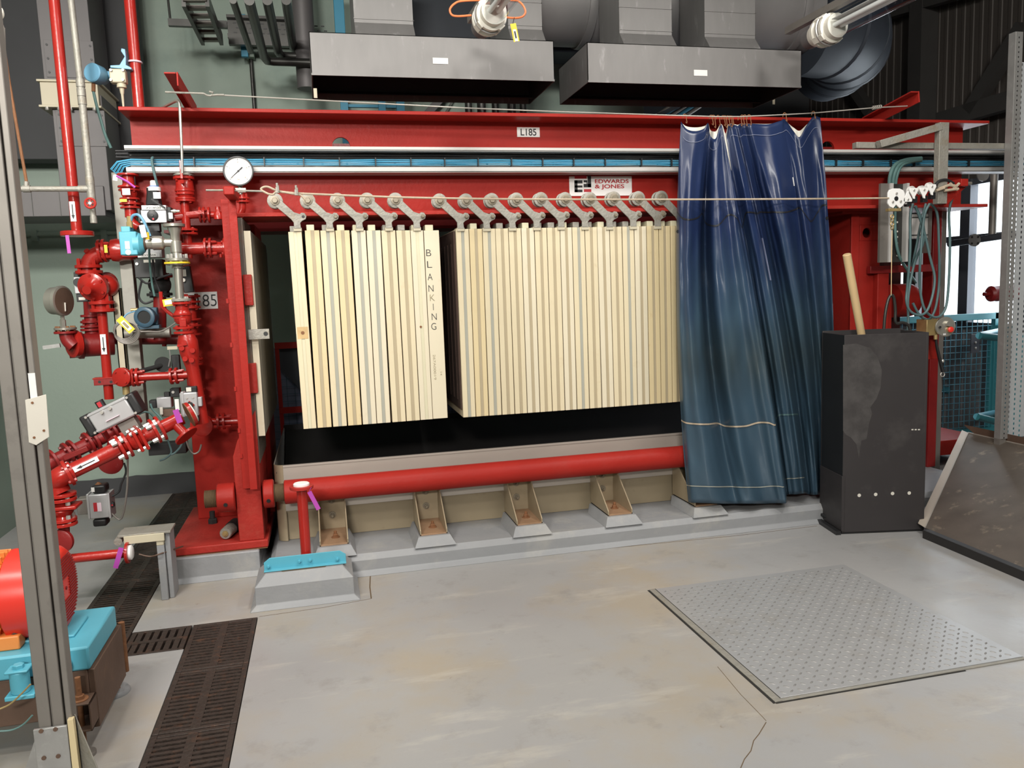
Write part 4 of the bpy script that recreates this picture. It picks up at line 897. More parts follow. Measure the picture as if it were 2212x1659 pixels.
# ---- tall red pipe with arrow label and open flange
Y = 4.90
t = thing('red_pipe', 'tall red pipe with a white down-arrow label ending in an open flange', 'pipe', w(167, 510, Y))
p = w(167, 505, Y); r = M_(11, p)
top = V(p.x - .0, Y, ZC); obj('pipe', MB().cyl(p, V(p.x, Y, ZC), r, n=24), 'red_pipe', t)
flange(t, p, UZ, M_(33, p), M_(10, p), 'red_pipe', 'red_dark', 0)
q = w(159, 458, Y); arrow_label(t, V(q.x + .004, Y - r - .001, q.z), -UZ, M_(42, q), M_(11, q))
paper_tag(t, w(145, 508, Y - .09), V(.02, 0, -1), M_(7, p), M_(38, p), 'purple', 'tag', 'purple ribbon tag')
# ---- second red pipe going up behind the beam
p = w(301, 238, 5.12); t = thing('red_pipe', 'red vertical pipe rising behind the beam end with a blue clamp bracket', 'pipe', V(p.x, 5.12, BZ1))
obj('pipe', MB().cyl(V(p.x, 5.12, BZ1 + .001), V(p.x, 5.12, ZC), M_(11.5, p), n=24), 'red_pipe', t)
# transmitter on it
Yt = 5.02; t = thing('pressure_transmitter', 'blue and cream pressure transmitter clamped to the second red pipe', 'transmitter', w(262, 235, Yt)); s = M_(1, w(250, 160, Yt))
c = w(207, 160, Yt); d = V(-.45, -1, .05).normalized(); obj('housing', MB().lathe(c - d * .07, d, [(0, 15 * s), (.03, 17 * s), (.04, 20 * s), (.10, 20 * s), (.105, 18 * s)], 28), 'blue_light', t)
obj('neck', MB().cyl(w(212, 162, Yt + .05), w(245, 162, Yt + .03), 8 * s), 'blue_light', t)
b = box_(t, 236, 148, 271, 178, Yt, 22, 'cream_paint', 'flange_block', .006)
for x, y in ((240, 152), (266, 152), (240, 173), (266, 173)): obj('bolt', MB().hexa(w(x, y, Yt), -UY, 3.2 * s, .012), 'bolt_steel', b)
obj('process_port', MB().lathe(w(262, 178, Yt + .03), -UZ, [(0, 9 * s), (.03, 10 * s), (.034, 5 * s), (.06, 4 * s), (.065, 3 * s), (.14, 2 * s)], 18), 'cream_paint', t)
br = MB(); br.prism([w(x, y, Yt + .03) for x, y in ((262, 104), (270, 106), (272, 122), (272, 140), (284, 146), (284, 150), (238, 146), (238, 141), (258, 140), (269, 122), (261, 110))], (0, .05, 0)); obj('bracket', br, 'blue_light', t, .002)
pc = w(290, 124, 5.12); obj('u_bolt', MB().tube(arc(V(w(290, 124, 5.12).x, 5.12, w(290, 124, 5.02).z), UX, UY, M_(13.5, pc), 0, 2 * math.pi, 20)[:-1], .006, 8, True), 'pink_pale', t)
obj('cable_gland', MB().cyl(w(202, 180, Yt), w(202, 198, Yt), 4 * s), 'rust', t)
tag(obj('instrument_cable', MB().tube(spline([w(202, 198, Yt), w(208, 225, Yt), w(218, 260, Yt), w(227, 290, Yt), w(240, 320, Yt)], 6), .008, 8), 'green_cable'), 'thin green cable dropping from the blue and cream transmitter', 'cable')
# ---- galvanised water pipe with a red wheel valve
Yg = 4.78; t = thing('water_pipe', 'rough galvanised water pipe with a side branch and a red wheel valve', 'pipe', w(196, 455, Yg)); s = M_(1, w(190, 300, Yg))
p = w(195, 400, Yg); x_ = p.x
obj('riser', MB().cyl(V(x_, Yg, w(170, 178, Yg).z), V(x_ - .03, Yg, ZC - .1), 6.6 * s), 'galv_old', t); obj('riser', MB().cyl(V(x_, Yg, p.z), V(x_, Yg, w(170, 176, Yg).z), 7.6 * s), 'galv_old', t)
for py in (180, 200, 218, 390): z = w(190, py, Yg).z; obj('coupling', MB().cyl(V(x_, Yg, z - .02), V(x_, Yg, z + .02), 8.8 * s), 'galv_old', t)
q = w(200, 408, Yg); obj('branch', MB().cyl(V(x_, Yg, q.z), w(20, 408, Yg), 5.8 * s), 'galv_old', t)
obj('tee', MB().cyl(V(x_, Yg, q.z - .06), V(x_, Yg, q.z + .05), 8.5 * s).cyl(V(x_, Yg, q.z), V(x_ - .06, Yg, q.z), 7.5 * s), 'galv_old', t)
obj('tee', MB().cyl(w(50, 408, Yg), w(66, 408, Yg), 7.5 * s).cyl(w(57, 408, Yg), w(57, 392, Yg), 5 * s), 'galv_old', t)
q2 = w(199, 425, Yg); obj('valve_body', MB().lathe(V(x_, Yg, q2.z), -UZ, [(0, 8 * s), (.02, 9 * s), (.03, 6 * s), (.10, 6 * s), (.11, 7 * s), (.14, 7 * s)], 18), 'galv_old', t)
wc = w(195, 439, Yg - .07); hw_ = obj('hand_wheel', MB().tube(arc(wc, UX, UZ, 10 * s, 0, 2 * math.pi, 20)[:-1], 2.6 * s, 8, True), 'red_worn', t)
for k in range(5): a = k * 1.2566; obj('spoke', MB().cyl(wc, wc + V(math.cos(a), 0, math.sin(a)) * 10 * s, 1.4 * s), 'red_worn', hw_)
obj('hub', MB().cyl(wc + V(0, .05, 0), wc - V(0, .008, 0), 3.2 * s), 'white', hw_)
tag(obj('hanger_rod', MB().tube([w(57, 392, Yg), w(46, 330, Yg), w(20, 180, Yg), w(8, 100, Yg)], .008, 8), 'rust'), 'rusty thin rod holding the galvanised branch pipe', 'rod')
# ---- generic valve pieces
def small_valve(t, px, y0, y1, rpx, Y, material='red_pipe', silver=None, seats=()):
    pipe_(t, [(px, y0), (px + (y1 - y0) * .08, y1)], rpx, Y, material)
# stack at far end of cable tray
Y = 4.79; t = thing('gate_valve', 'small red flanged valve stack with a white tag under the cable tray end', 'valve', w(281, 470, Y))
pipe_(t, [(276, 378), (278, 400), (281, 430), (283, 470)], 12, Y)
obj('body', MB().lathe(w(280, 432, Y), UZ, [(0, 10 * K), (.03, 15 * K), (.06, 15 * K), (.09, 10 * K)], 20), 'red_pipe', t)
for py, r in ((378, 22), (404, 22), (411, 21), (430, 20), (441, 21), (449, 20)): fl(t, 276 + (py - 378) * .08, py, UZ, r, 4, Y, n=4 if py in (411, 441) else 0)
box_(t, 264, 407, 281, 421, Y - .07, 1, 'white', 'paper_tag', 0); box_(t, 259, 430, 274, 436, Y - .066, 1, 'yellow', 'yellow_band', 0)
paper_tag(t, w(250, 378, Y - .06), V(-.2, 0, -1), .022, .03, 'pink_pale', 'tag'); 
obj('stem', MB().tube([w(252, 380, Y - .06), w(275, 392, Y - .07), w(292, 405, Y - .07)], .006, 6), 'purple', t)
pipe_(t, [(283, 452), (283, 470), (288, 482), (300, 490)], 9, Y, bend=4)
# ---- actuator XV18520
Y = 4.72; t = thing('valve_actuator', 'silver valve actuator with a clear dome on a black tower, topmost of the rack', 'actuator', w(332, 482, Y)); s = M_(1, w(332, 460, Y))
box_(t, 304, 453, 360, 479, Y, 40, 'silver', 'body', .005); box_(t, 305, 443, 359, 454, Y - .006, 42, 'silver', 'top_rail', .003); box_(t, 303, 477, 360, 481, Y - .004, 42, 'silver', 'bottom_rail', .002)
lb = box_(t, 310, 445, 352, 453, Y - .0075, .5, 'white', 'tag_plate', 0); p = w(331, 449, Y - .0078); text('XV18520', lb, p, UX, UZ, 6.5 * s, 'ink', fit=30 * s)
c = w(330, 465, Y); obj('indicator_knob', MB().lathe(c, -UY, [(0, 11 * s), (.012, 11 * s), (.014, 9 * s)], 24).cyl(c, c - V(0, .02, 0), 3 * s), 'black', t); c = w(331, 473, Y - .016); obj('indicator_mark', MB().cyl(c, c - V(0, .002, 0), 2.2 * s), 'ink_red', t)
box_(t, 360, 447, 370, 478, Y + .01, 30, 'black', 'end_cap', .004); box_(t, 297, 450, 304, 482, Y + .01, 30, 'black', 'end_cap', .004)
box_(t, 364, 459, 373, 473, Y, 5, 'white', 'solenoid', .002); obj('fitting', MB().cyl(w(370, 456, Y + .02), w(388, 456, Y + .02), 3 * s).cyl(w(374, 456, Y + .02), w(380, 456, Y + .02), 4.5 * s), 'ss', t)
obj('tower', MB().lathe(w(333, 443, Y + .04), UZ, [(0, 17 * s), (.02, 16 * s), (.05, 14 * s), (.07, 13 * s), (.09, 13 * s)], 8), 'black', t)
box_(t, 331, 415, 347, 429, Y - .002, 2, 'white', 'paper_label', 0)
obj('dome_ring', MB().lathe(w(333, 413, Y + .04), UZ, [(0, 14 * s), (.02, 14 * s), (.022, 12 * s)], 24), 'white', t); obj('dome_band', MB().lathe(w(333, 407, Y + .04), UZ, [(0, 11 * s), (.012, 10 * s)], 24), 'blue_dome', t)
obj('dome', MB().lathe(w(332, 403, Y + .04), UZ, [(0, 7 * s), (.028, 6.6 * s), (.032, 5 * s)], 20), 'white', t)
obj('lever', MB().bar(w(327, 430, Y - .02), w(356, 449, Y - .03), .012, .008), 'black', t)
tag(obj('instrument_cable', MB().tube(spline([w(330, 340, 4.78), w(328, 345, 4.76), w(331, 365, 4.74), w(336, 385, 4.74), w(341, 402, 4.76)], 6), .007, 8), 'teal_cable'), 'grey blue cable dropping from the tray to the domed actuator', 'cable')
# bracket and dark valve under it
box_(t, 318, 481, 345, 500, Y + .03, 20, 'black', 'mount', .003); obj('valve_neck', MB().lathe(w(332, 500, Y + .06), -UZ, [(0, 14 * s), (.05, 18 * s), (.09, 14 * s)], 20), 'black_matt', t)
# ---- central red valve column with galvanised cap
Y = 4.80; t = thing('valve_column', 'upright red valve column under a galvanised cap beside the dial gauge', 'valve', w(407, 560, Y))
pipe_(t, [(397, 384), (399, 440), (404, 505), (408, 545)], 9, Y); fl(t, 397, 378, UZ, 22, 5, Y, 'galv_old', 'bolt_steel', 4); fl(t, 397, 385, UZ, 22, 6, Y)
obj('valve_body', MB().lathe(w(401, 428, Y), UZ, [(0, 12 * K), (.02, 17 * K), (.05, 18 * K), (.09, 17 * K), (.11, 12 * K)], 12), 'red_pipe', t)
for py, r, n in ((412, 20, 4), (419, 19, 0), (429, 20, 0), (434, 20, 4), (497, 20, 4), (505, 20, 0), (404, 17, 0)): fl(t, 396 + (py - 378) * .085, py, UZ, r, 4.5, Y, n=n)
box_(t, 388, 346, 394, 386, Y - .09, 2.5, 'red_pipe', 'lever', .002); obj('spindle', MB().cyl(w(393, 392, Y - .09), w(393, 392, Y), 4 * K), 'red_pipe', t)
pipe_(t, [(378, 470), (410, 465), (440, 463)], 8, Y); 
obj('bracket', MB().bar(w(402, 462, Y - .08), w(436, 458, Y - .08), .01, .018), 'red_pipe', t)
for px in (433, 441, 452): fl(t, px, 464, UX, 17, 4, Y, n=4 if px == 441 else 0)
obj('needle_valve', MB().cyl(w(455, 464, Y), w(486, 464, Y), 7 * K).lathe(w(472, 474, Y - .02), UZ, [(0, 9 * K), (.03, 9 * K), (.045, 5 * K), (.07, 5 * K)], 12).cyl(w(470, 456, Y - .03), w(470, 456, Y + .04), 5 * K), 'red_pipe', t)
# thin stainless tube to the beam
tag(obj('impulse_tube', MB().tube([w(394, 374, 4.62), w(393, 330, 4.62), w(388, 226, 4.62)] + [w(387, 221, 4.625), w(384, 218, 4.64), w(380, 218, 4.66), w(345, 236, 5.05)], .0075, 10), 'ss'), 'thin bright steel tube rising from the valve column over the beam', 'tube')
# lower horizontal feed into the head
t = thing('feed_pipe', 'thick red horizontal pipe with a flange pair entering the press head at its upper side', 'pipe', w(440, 555, Y))
pipe_(t, [(388, 538), (500, 535)], 13.5, Y); pair(t, 450, 536, UX, 22, 5, 10, Y); fl(t, 486, 536, UX, 22, 5, Y); obj('drain_boss', MB().cyl(w(411, 548, Y), w(411, 558, Y), 5 * K).cyl(w(477, 548, Y), w(477, 556, Y), 4 * K), 'red_pipe', t)
# ---- stainless tee
Y = 4.65; t = thing('stainless_tee', 'bare stainless tee piece with an engraved rim on its blank flange', 'pipe', w(388, 655, Y))
fl(t, 376, 487, UZ, 22, 6.5, Y, 'ss', 'bolt_steel', 0); pipe_(t, [(377, 490), (378, 512)], 9, Y, 'ss', 'neck'); 
obj('body', MB().lathe(w(377, 492, Y), -UZ, [(0, 14 * K), (.035, 9.5 * K), (.07, 9 * K), (.072, 11 * K), (.13, 11 * K), (.132, 9.5 * K), (.20, 9.5 * K), (.215, 12 * K)], 24), 'ss', t)
obj('side_branch', MB().lathe(w(378, 524, Y), -UX, [(0, 8 * K), (.05, 8 * K), (.06, 13 * K), (.075, 14 * K), (.11, 14 * K), (.112, 12 * K), (.15, 11 * K), (.152, 7 * K), (.20, 7 * K)], 24), 'ss', t)
for py, m_ in ((561, 'ss'), (569, 'ss')): fl(t, 383, py, UZ, 24, 6, Y, m_, 'bolt_steel', 6 if py == 561 else 0, h=.03)
z = w(383, 568.5, Y).z; obj('yellow_band', MB().lathe(w(383, 570, Y), UZ, [(0, 24.3 * K), (3.5 * K, 24.3 * K)], 28), 'yellow', t)
pipe_(t, [(385, 574), (386, 600), (389, 645)], 8.5, Y, 'ss', 'lower_pipe'); fl(t, 390, 648, UZ, 21, 6, Y, 'galv_old', 'bolt_steel', 4)
# cyan actuator box on its branch
t = thing('electric_actuator', 'sky blue electric actuator box with a small label and round sticker', 'actuator', w(280, 552, Y)); 
b = box_(t, 258, 500, 296, 551, Y - .05, 40, 'cyan', 'case', .005); box_(t, 261, 489, 281, 502, Y - .05, 36, 'cyan', 'case_top', .004)
obj('bell', MB().lathe(w(291, 528, Y), UX, [(0, 22 * K), (.03, 22 * K), (.05, 15 * K)], 24), 'cyan', t); obj('coupling', MB().lathe(w(306, 526, Y), UX, [(0, 13 * K), (.02, 13 * K), (.035, 8 * K), (.10, 7 * K)], 20), 'brown_steel', t)
box_(t, 270, 521, 280, 538, Y - .0515, .5, 'offwhite', 'label_plate', 0); c = w(277, 545, Y - .0505); obj('round_sticker', MB().cyl(c, c - V(0, .0015, 0), 5.2 * K), 'offwhite', t)
obj('gland', MB().lathe(w(281, 492, Y - .02), UZ, [(0, 6 * K), (.03, 6 * K), (.031, 4.5 * K), (.06, 4.5 * K)], 8), 'brass', t)
tag(obj('instrument_cable', MB().tube(spline([w(283, 476, Y - .02), w(287, 466, Y - .03), w(298, 464, Y - .04), w(308, 474, Y - .05), w(318, 495, Y - .05), w(324, 510, Y - .05)], 6), .0075, 8), 'blue_light'), 'pale blue cable curving from the sky blue actuator box', 'cable')
tg = thing('cable_tag', 'buff paper tag on the pale blue cable above the stainless branch', 'tag', w(311, 512, Y - .08)); paper_tag(tg, w(306, 486, Y - .08), w(312, 512, Y - .08) - w(306, 486, Y - .08), .028, .065, 'pink_pale', 'tag_card')
tag(obj('cable_sleeve', MB().cyl(w(317, 502, Y - .06), w(319, 517, Y - .06), .010), 'yellow'), 'short yellow cable sleeve above the stainless branch', 'sleeve')
# ---- left side: flanged elbow with arrowed drop pipe
Y = 5.05; t = thing('flanged_elbow', 'glossy red elbow with thick flanges turning down beside the teal wall', 'pipe', w(192, 600, Y))
pipe_(t, [(302, 540), (262, 540), (246, 543)], 19, Y); pts = spline([w(x, y, Y) for x, y in ((246, 543), (222, 546), (203, 555), (192, 572), (191, 590))], 6); obj('bend', MB().tube(pts, 17 * K, 22), 'red_pipe', t)
obj('vent_stub', MB().cyl(w(196, 552, Y), w(186, 541, Y - .03), 5.5 * K), 'red_pipe', t)
pair(t, 222, 542, V(1, 0, .08), 25, 6, 9, Y); box_(t, 225, 529, 232, 546, Y - .075, 1, 'yellow', 'yellow_band', 0); pair(t, 192, 582, UZ, 27, 7, 12, Y)
obj('valve_throat', MB().lathe(w(242, 541, Y), UX, [(0, 23 * K), (.03, 25 * K), (.06, 22 * K), (.10, 22 * K), (.12, 20 * K)], 24), 'red_pipe', t)
obj('saddle', MB().box(w(262, 556, Y - .05), w(330, 545, Y + .05) + V(0, .1, 0)), 'red_pipe', t, .006)
t = thing('ball_valve', 'round bodied red valve with a domed cover and square boss', 'valve', w(208, 640, Y)); c = w(205, 618, Y - .02)
obj('body', MB().sphere(c + V(.035, .06, 0), 25 * K, 24, (1.2, 1, 1)).cyl(c + V(0, .01, 0), c + V(.03, .16, .02), 24 * K), 'red_pipe', t); obj('cover', MB().lathe(c + V(0, -.01, 0), V(-.2, -1, -.25), [(0, 30 * K), (.03, 30 * K), (.036, 26 * K), (.06, 14 * K), (.08, 11 * K), (.10, 9 * K)], 28), 'red_pipe', t)
pipe_(t, [(192, 590), (196, 612)], 15, Y); bolts(t, c + V(0, -.02, 0), V(-.2, -1, -.25), 24 * K, 6, 3.5 * K, .035, 'red_pipe')
t2 = thing('positioner', 'black and silver positioner box tucked behind the round red valve', 'positioner', w(173, 640, Y + .05)); box_(t2, 160, 598, 184, 634, Y + .02, 20, 'silver', 'case', .003); box_(t2, 159, 588, 176, 600, Y + .03, 18, 'black', 'top_block', .003); box_(t2, 165, 634, 190, 652, Y + .03, 20, 'black', 'lower_block', .003); box_(t2, 170, 642, 184, 648, Y + .0285, .4, 'offwhite', 'label_plate', 0); c = w(170, 610, Y + .02); obj('knob', MB().cyl(c, c - V(0, .02, 0), 9 * K), 'black', t2)
t = thing('drop_pipe', 'slim red drop pipe with a white down-arrow label below the round valve', 'pipe', w(237, 865, Y))
pair(t, 221, 662, UZ, 26, 7, 16, Y); pipe_(t, [(219, 640), (221, 668)], 17, Y); pipe_(t, [(220, 670), (236, 862)], 9.8, Y); q = w(223, 744, Y - .035); arrow_label(t, V(q.x, Y - 9.8 * K - .002, q.z), w(236, 862, Y) - w(220, 670, Y), 43 * K, 11 * K)
t = thing('angle_bracket', 'short red angle bracket across the slim drop pipe', 'bracket', w(225, 832, Y)); obj('leg', MB().box(*pbox(202, 817, 250, 832, Y - .04, .006)), 'red_dark', t, .002); lo, hi = pbox(199, 816, 250, 819, Y - .04, .07); obj('leg', MB().box(lo, hi), 'red_worn', t, .002)
for px in (215, 240): c = w(px, 825, Y - .04); obj('hole', MB().cyl(c + V(0, .002, 0), c - V(0, .001, 0), .008), 'black', t)
# ---- darker second column behind and the big horizontal strainer
Y2 = 5.30; t = thing('strainer', 'dull red strainer with a round blank end and ribbed neck', 'strainer', w(175, 770, Y2))
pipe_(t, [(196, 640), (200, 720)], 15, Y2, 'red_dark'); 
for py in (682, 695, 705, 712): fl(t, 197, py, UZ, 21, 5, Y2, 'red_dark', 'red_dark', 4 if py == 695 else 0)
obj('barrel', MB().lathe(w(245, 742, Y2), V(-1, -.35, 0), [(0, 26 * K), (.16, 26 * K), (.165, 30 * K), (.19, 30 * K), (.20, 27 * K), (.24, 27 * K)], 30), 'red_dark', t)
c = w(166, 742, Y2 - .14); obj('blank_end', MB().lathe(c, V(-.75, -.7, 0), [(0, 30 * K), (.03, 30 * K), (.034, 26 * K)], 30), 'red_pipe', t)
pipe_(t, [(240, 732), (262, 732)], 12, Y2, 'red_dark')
t3 = thing('handle_bar', 'grey lever handle sticking out of the dull red strainer', 'handle', w(105, 748, Y2 - .15)); obj('bar', MB().bar(w(93, 751, Y2 - .12), w(130, 746, Y2 - .12), .014, .022), 'galv', t3)
t = thing('pressure_gauge', 'stainless dial gauge seen from the side on a flanged stub', 'gauge', w(141, 720, Y2 - .15)); Yq = Y2 - .2; c = w(129, 650, Yq); d = V(.92, -.38, -.02).normalized()
obj('case', MB().lathe(c - d * .05, d, [(0, 26 * K), (.006, 29 * K), (.05, 30 * K), (.055, 32 * K), (.075, 32 * K), (.078, 29 * K)], 32), 'ss', t); obj('glass', MB().lathe(c + d * .026, d, [(0, 28 * K), (.003, 28 * K)], 28), 'brown_steel', t)
e = c + d * .031; obj('pointer', MB().obox(e + V(0, 0, -.035), V(.05, 0, 1), .003, .008, .05, d), 'offwhite', t)
obj('stem', MB().lathe(w(137, 708, Yq), UZ, [(0, 6 * K), (.045, 6 * K), (.05, 4 * K), (.075, 4 * K)], 6), 'ss', t)
fl(t, 141, 710, UZ, 22, 5, Yq, 'ss', 'rust', 6); fl(t, 141, 718, UZ, 22, 5, Yq, 'red_dark', 'red_dark', 0); pipe_(t, [(142, 716), (147, 735), (160, 748)], 14, Yq, 'red_dark', bend=4)
# ---- support posts
t = thing('support_post', 'pale square steel post standing between the red valves', 'post', V(w(284, 800, 5.12).x, 5.12, w(290, 940, 5.12).z))
x0, x1 = w(272, 720, 5.12).x, w(299, 720, 5.12).x; obj('tube', MB().box((x0, 5.12, w(290, 940, 5.12).z), (x1, 5.20, w(280, 372, 5.12).z)), 'post_pale', t, .003); obj('foot_plate', MB().box((x0 - .02, 5.10, w(290, 940, 5.12).z - .01), (x1 + .02, 5.22, w(290, 940, 5.12).z)), 'galv_post', t)
t = thing('channel_post', 'short pale channel post hanging between drop pipe and square post', 'post', w(260, 800, 5.1)); lo, hi = pbox(249, 622, 266, 802, 5.10, .06); obj('channel', MB().box(lo, (lo.x + .006, hi.y, hi.z)).box((lo.x, lo.y, lo.z), (hi.x, lo.y + .006, hi.z)).box((hi.x - .006, lo.y, lo.z), hi), 'cream_paint', t)
c0, c1 = w(270, 721, 5.08), w(368, 718, 5.08); tag(obj('cross_pipe', MB().cyl(c0, c1, 11 * K), 'galv_old'), 'bare horizontal support tube under the blue display transmitter', 'tube')
tag(obj('cross_pipe', MB().cyl(w(255, 733, 5.3), w(390, 733, 5.3), 12 * K).cyl(w(355, 735, 5.3), w(355, 748, 5.3), 5 * K), 'red_dark'), 'dull red pipe crossing behind the support posts', 'pipe')
# ---- blue display transmitter
Y = 4.95; t = thing('flow_transmitter', 'blue transmitter head with a round dark display window', 'transmitter', w(318, 710, Y)); c = w(313, 685, Y); d = V(-.2, -1, .0).normalized()
obj('housing', MB().lathe(c + d * -.08, d, [(0, 19 * K), (.06, 20 * K), (.065, 22 * K), (.09, 22 * K), (.094, 20 * K), (.094, 14 * K), (.086, 13.5 * K)], 32), 'blue_grey', t); obj('window', MB().lathe(c + d * .007, d, [(0, 13.5 * K), (.001, 13.5 * K)], 28), 'black', t)
box_(t, 322, 664, 340, 702, Y + .03, 20, 'blue_grey', 'side_box', .006); box_(t, 290, 703, 344, 711, Y, 26, 'blue_grey', 'base_bar', .003); obj('gland', MB().cyl(w(283, 670, Y + .03), w(298, 669, Y + .03), 4 * K), 'brass', t)
co = thing('cable_coil', 'coil of thin grey cable hung below a yellow tag', 'cable', w(268, 735, Y)); m = MB()
for k in range(5): cc = w(268 + k * 1.5, 713 + k * 1.5, Y - .02 - .006 * k); m.tube([cc + V(math.cos(a) * (20 + k) * K, 0, math.sin(a) * (19 + k) * K) for a in [i * .3142 for i in range(20)]], .0045, 6, True)
obj('coil', m, 'galv_post', co); obj('lead', MB().tube(spline([w(292, 672, Y), w(275, 678, Y - .02), w(264, 690, Y - .04), w(252, 705, Y - .04)], 6), .0045, 6), 'blue_light', co); obj('lead', MB().tube(spline([w(286, 717, Y - .03), w(320, 716, Y - .03), w(350, 715, Y - .03), w(380, 697, Y - .03)], 6), .0045, 6), 'galv_post', co)
tg = thing('cable_tag', 'yellow tag with a white panel slanting over the cable coil', 'tag', w(268, 715, Y - .07)); a_, b_ = w(257, 687, Y - .07), w(281, 711, Y - .07); d_ = (b_ - a_).normalized(); paper_tag(tg, a_, d_, 15 * K, 37 * K, 'yellow', 'tag_card'); paper_tag(tg, a_ + d_ * 9 * K - V(0, .002, 0), d_, 9 * K, 23 * K, 'white', 'white_panel'); paper_tag(tg, a_ + d_ * 12 * K - V(0, .004, 0), d_, 5 * K, 15 * K, 'ink_faint', 'print')
# ---- black actuator block in the middle with label
Y = 4.98; t = thing('valve_actuator', 'black actuator block with a white number strip behind the stainless branch', 'actuator', w(325, 600, Y)); box_(t, 290, 560, 352, 600, Y, 36, 'black', 'body', .004); box_(t, 296, 535, 350, 557, Y, 34, 'silver', 'upper_body', .004); s_ = box_(t, 300, 547, 346, 556, Y - .004, 2, 'silver', 'rail', .001); lb = box_(t, 304, 547, 338, 555, Y - .006, .5, 'white', 'tag_plate', 0); text('XV18504', lb, w(321, 551, Y - .0065), UX, UZ, 6 * K, 'ink', fit=28 * K); box_(t, 310, 561, 335, 567, Y - .002, .5, 'offwhite', 'label_strip', 0); c = w(296, 570, Y); obj('screw', MB().cyl(c, c - V(0, .008, 0), 3 * K), 'bolt_steel', t)
t = thing('ball_valve', 'dark shaded valve body below the black actuator block', 'valve', w(345, 640, 5.1)); obj('body', MB().sphere(w(345, 615, 5.12), 24 * K, 20), 'black_matt', t); fl(t, 345, 597, UZ, 26, 6, 5.12, 'red_dark', 'red_dark', 4); fl(t, 345, 636, UZ, 26, 6, 5.12, 'black_matt', 'black', 4); pipe_(t, [(345, 640), (346, 735)], 13, 5.12, 'red_dark')
for k, (q, m_, l) in enumerate((([(322, 517), (323, 560), (328, 610), (334, 640)], 'green_cable', 'green cable hanging in front of the black actuator block'), ([(330, 560), (334, 600), (345, 630), (352, 660)], 'black_cable', 'black cable looping beside the shaded valve'), ([(300, 600), (318, 612), (345, 600), (372, 592)], 'black_cable', 'black cable slung across under the black actuator block'), ([(306, 606), (300, 640), (312, 655), (330, 650)], 'black_cable', 'black cable loop left of the shaded valve'))):
    tag(obj('instrument_cable', MB().tube(spline([w(x, y, 4.86 + .01 * k) for x, y in q], 6), .006, 8), m_), l, 'cable')
t = thing('solenoid_valve', 'black solenoid with a small label beside the stainless pipe', 'solenoid', w(403, 630, 4.9)); box_(t, 393, 575, 414, 632, 4.92, 20, 'black', 'coil', .003, .08); box_(t, 394, 582, 402, 597, 4.918, .5, 'offwhite', 'label_plate', 0); c = w(397, 605, 4.92); obj('cap', MB().cyl(c, c - V(0, .015, 0), 4 * K), 'offwhite', t)
# ---- red valve column, lower half
Y = 4.65; t = thing('valve_column', 'red cast valve column under the stainless tee with a galvanised joint', 'valve', w(415, 900, Y))
fl(t, 391, 655, UZ, 21, 5, Y); pipe_(t, [(392, 650), (396, 690)], 14, Y); obj('valve_body', MB().lathe(w(396, 700, Y), UZ, [(0, 12 * K), (.02, 17 * K), (.06, 17 * K), (.08, 12 * K)], 10), 'red_pipe', t)
for py, r, n in ((679, 20, 0), (686, 18, 0), (708, 21, 4), (718, 21, 0)): fl(t, 390 + (py - 650) * .11, py, UZ, r, 5, Y, n=n)
obj('body', MB().lathe(w(402, 722, Y), V(.10, 0, -1), [(0, 15 * K), (.04, 20 * K), (.10, 19 * K), (.14, 16 * K), (.18, 13 * K), (.50, 12 * K)], 24), 'red_pipe', t)
for px, py in ((393, 752), (416, 757), (400, 775), (414, 778), (398, 740)): c = w(px, py, Y - .055); obj('boss', MB().cyl(c + V(0, .02, 0), c - V(0, .008, 0), 5 * K), 'red_pipe', t)
obj('name_pad', MB().box(*pbox(387, 688, 402, 706, Y - .05, .03)), 'red_pipe', t, .003); obj('lever', MB().bar(w(383, 747, Y - .06), w(404, 743, Y - .06), .01, .012), 'red_pipe', t)
t = thing('valve_column', 'slim red stack of bolted rings against the red end plate', 'valve', w(420, 800, 5.03)); pipe_(t, [(414, 640), (424, 860)], 9, 5.05)
for k, py in enumerate((640, 652, 664, 690, 703, 722, 776, 786, 842, 856, 872)): fl(t, 413 + (py - 640) * .05, py, UZ, 19, 4.5, 5.05, n=4 if k % 2 == 0 else 0)
t = thing('lever_handle', 'bent orange-red lever with a yellow tag beside the valve column', 'handle', w(360, 680, 4.8)); obj('lever', MB().tube([w(347, 630, 4.66), w(349, 660, 4.66), w(360, 672, 4.66), w(378, 685, 4.66)], .010, 8), 'red_pipe', t); 
tg = thing('cable_tag', 'yellow tag with a white panel beside the upright red valve', 'tag', w(360, 662, 4.62)); paper_tag(tg, w(352, 655, 4.62), V(1, 0, .12), 14 * K, 22 * K, 'yellow', 'tag_card'); paper_tag(tg, w(356, 654, 4.616), V(1, 0, .12), 9 * K, 13 * K, 'white', 'white_panel')
# branch to the drain tee
Y = 4.90; t = thing('drain_branch', 'red branch pipe with a round blanked tee and two flange pairs', 'pipe', w(330, 835, Y))
pipe_(t, [(290, 815), (425, 809)], 8.8, Y); pair(t, 293, 815, V(1, 0, .04), 20, 5.5, 9, Y); pair(t, 376, 812, V(1, 0, .04), 18, 5, 11, Y); obj('tee_body', MB().sphere(w(272, 817, Y), 19 * K, 20), 'red_pipe', t); c = w(266, 814, Y - .03); obj('blank_disc', MB().lathe(c, V(-.35, -1, 0), [(0, 20 * K), (.02, 20 * K), (.024, 17 * K)], 28), 'red_pipe', t); bolts(t, c, V(-.35, -1, 0), 15 * K, 4, 2.8 * K, .03, 'red_pipe')
obj('drain_cock', MB().cyl(w(272, 835, Y), w(273, 852, Y), 7 * K), 'brass', t); obj('end_boss', MB().cyl(w(425, 809, Y), w(434, 808, Y), 11 * K), 'red_pipe', t)
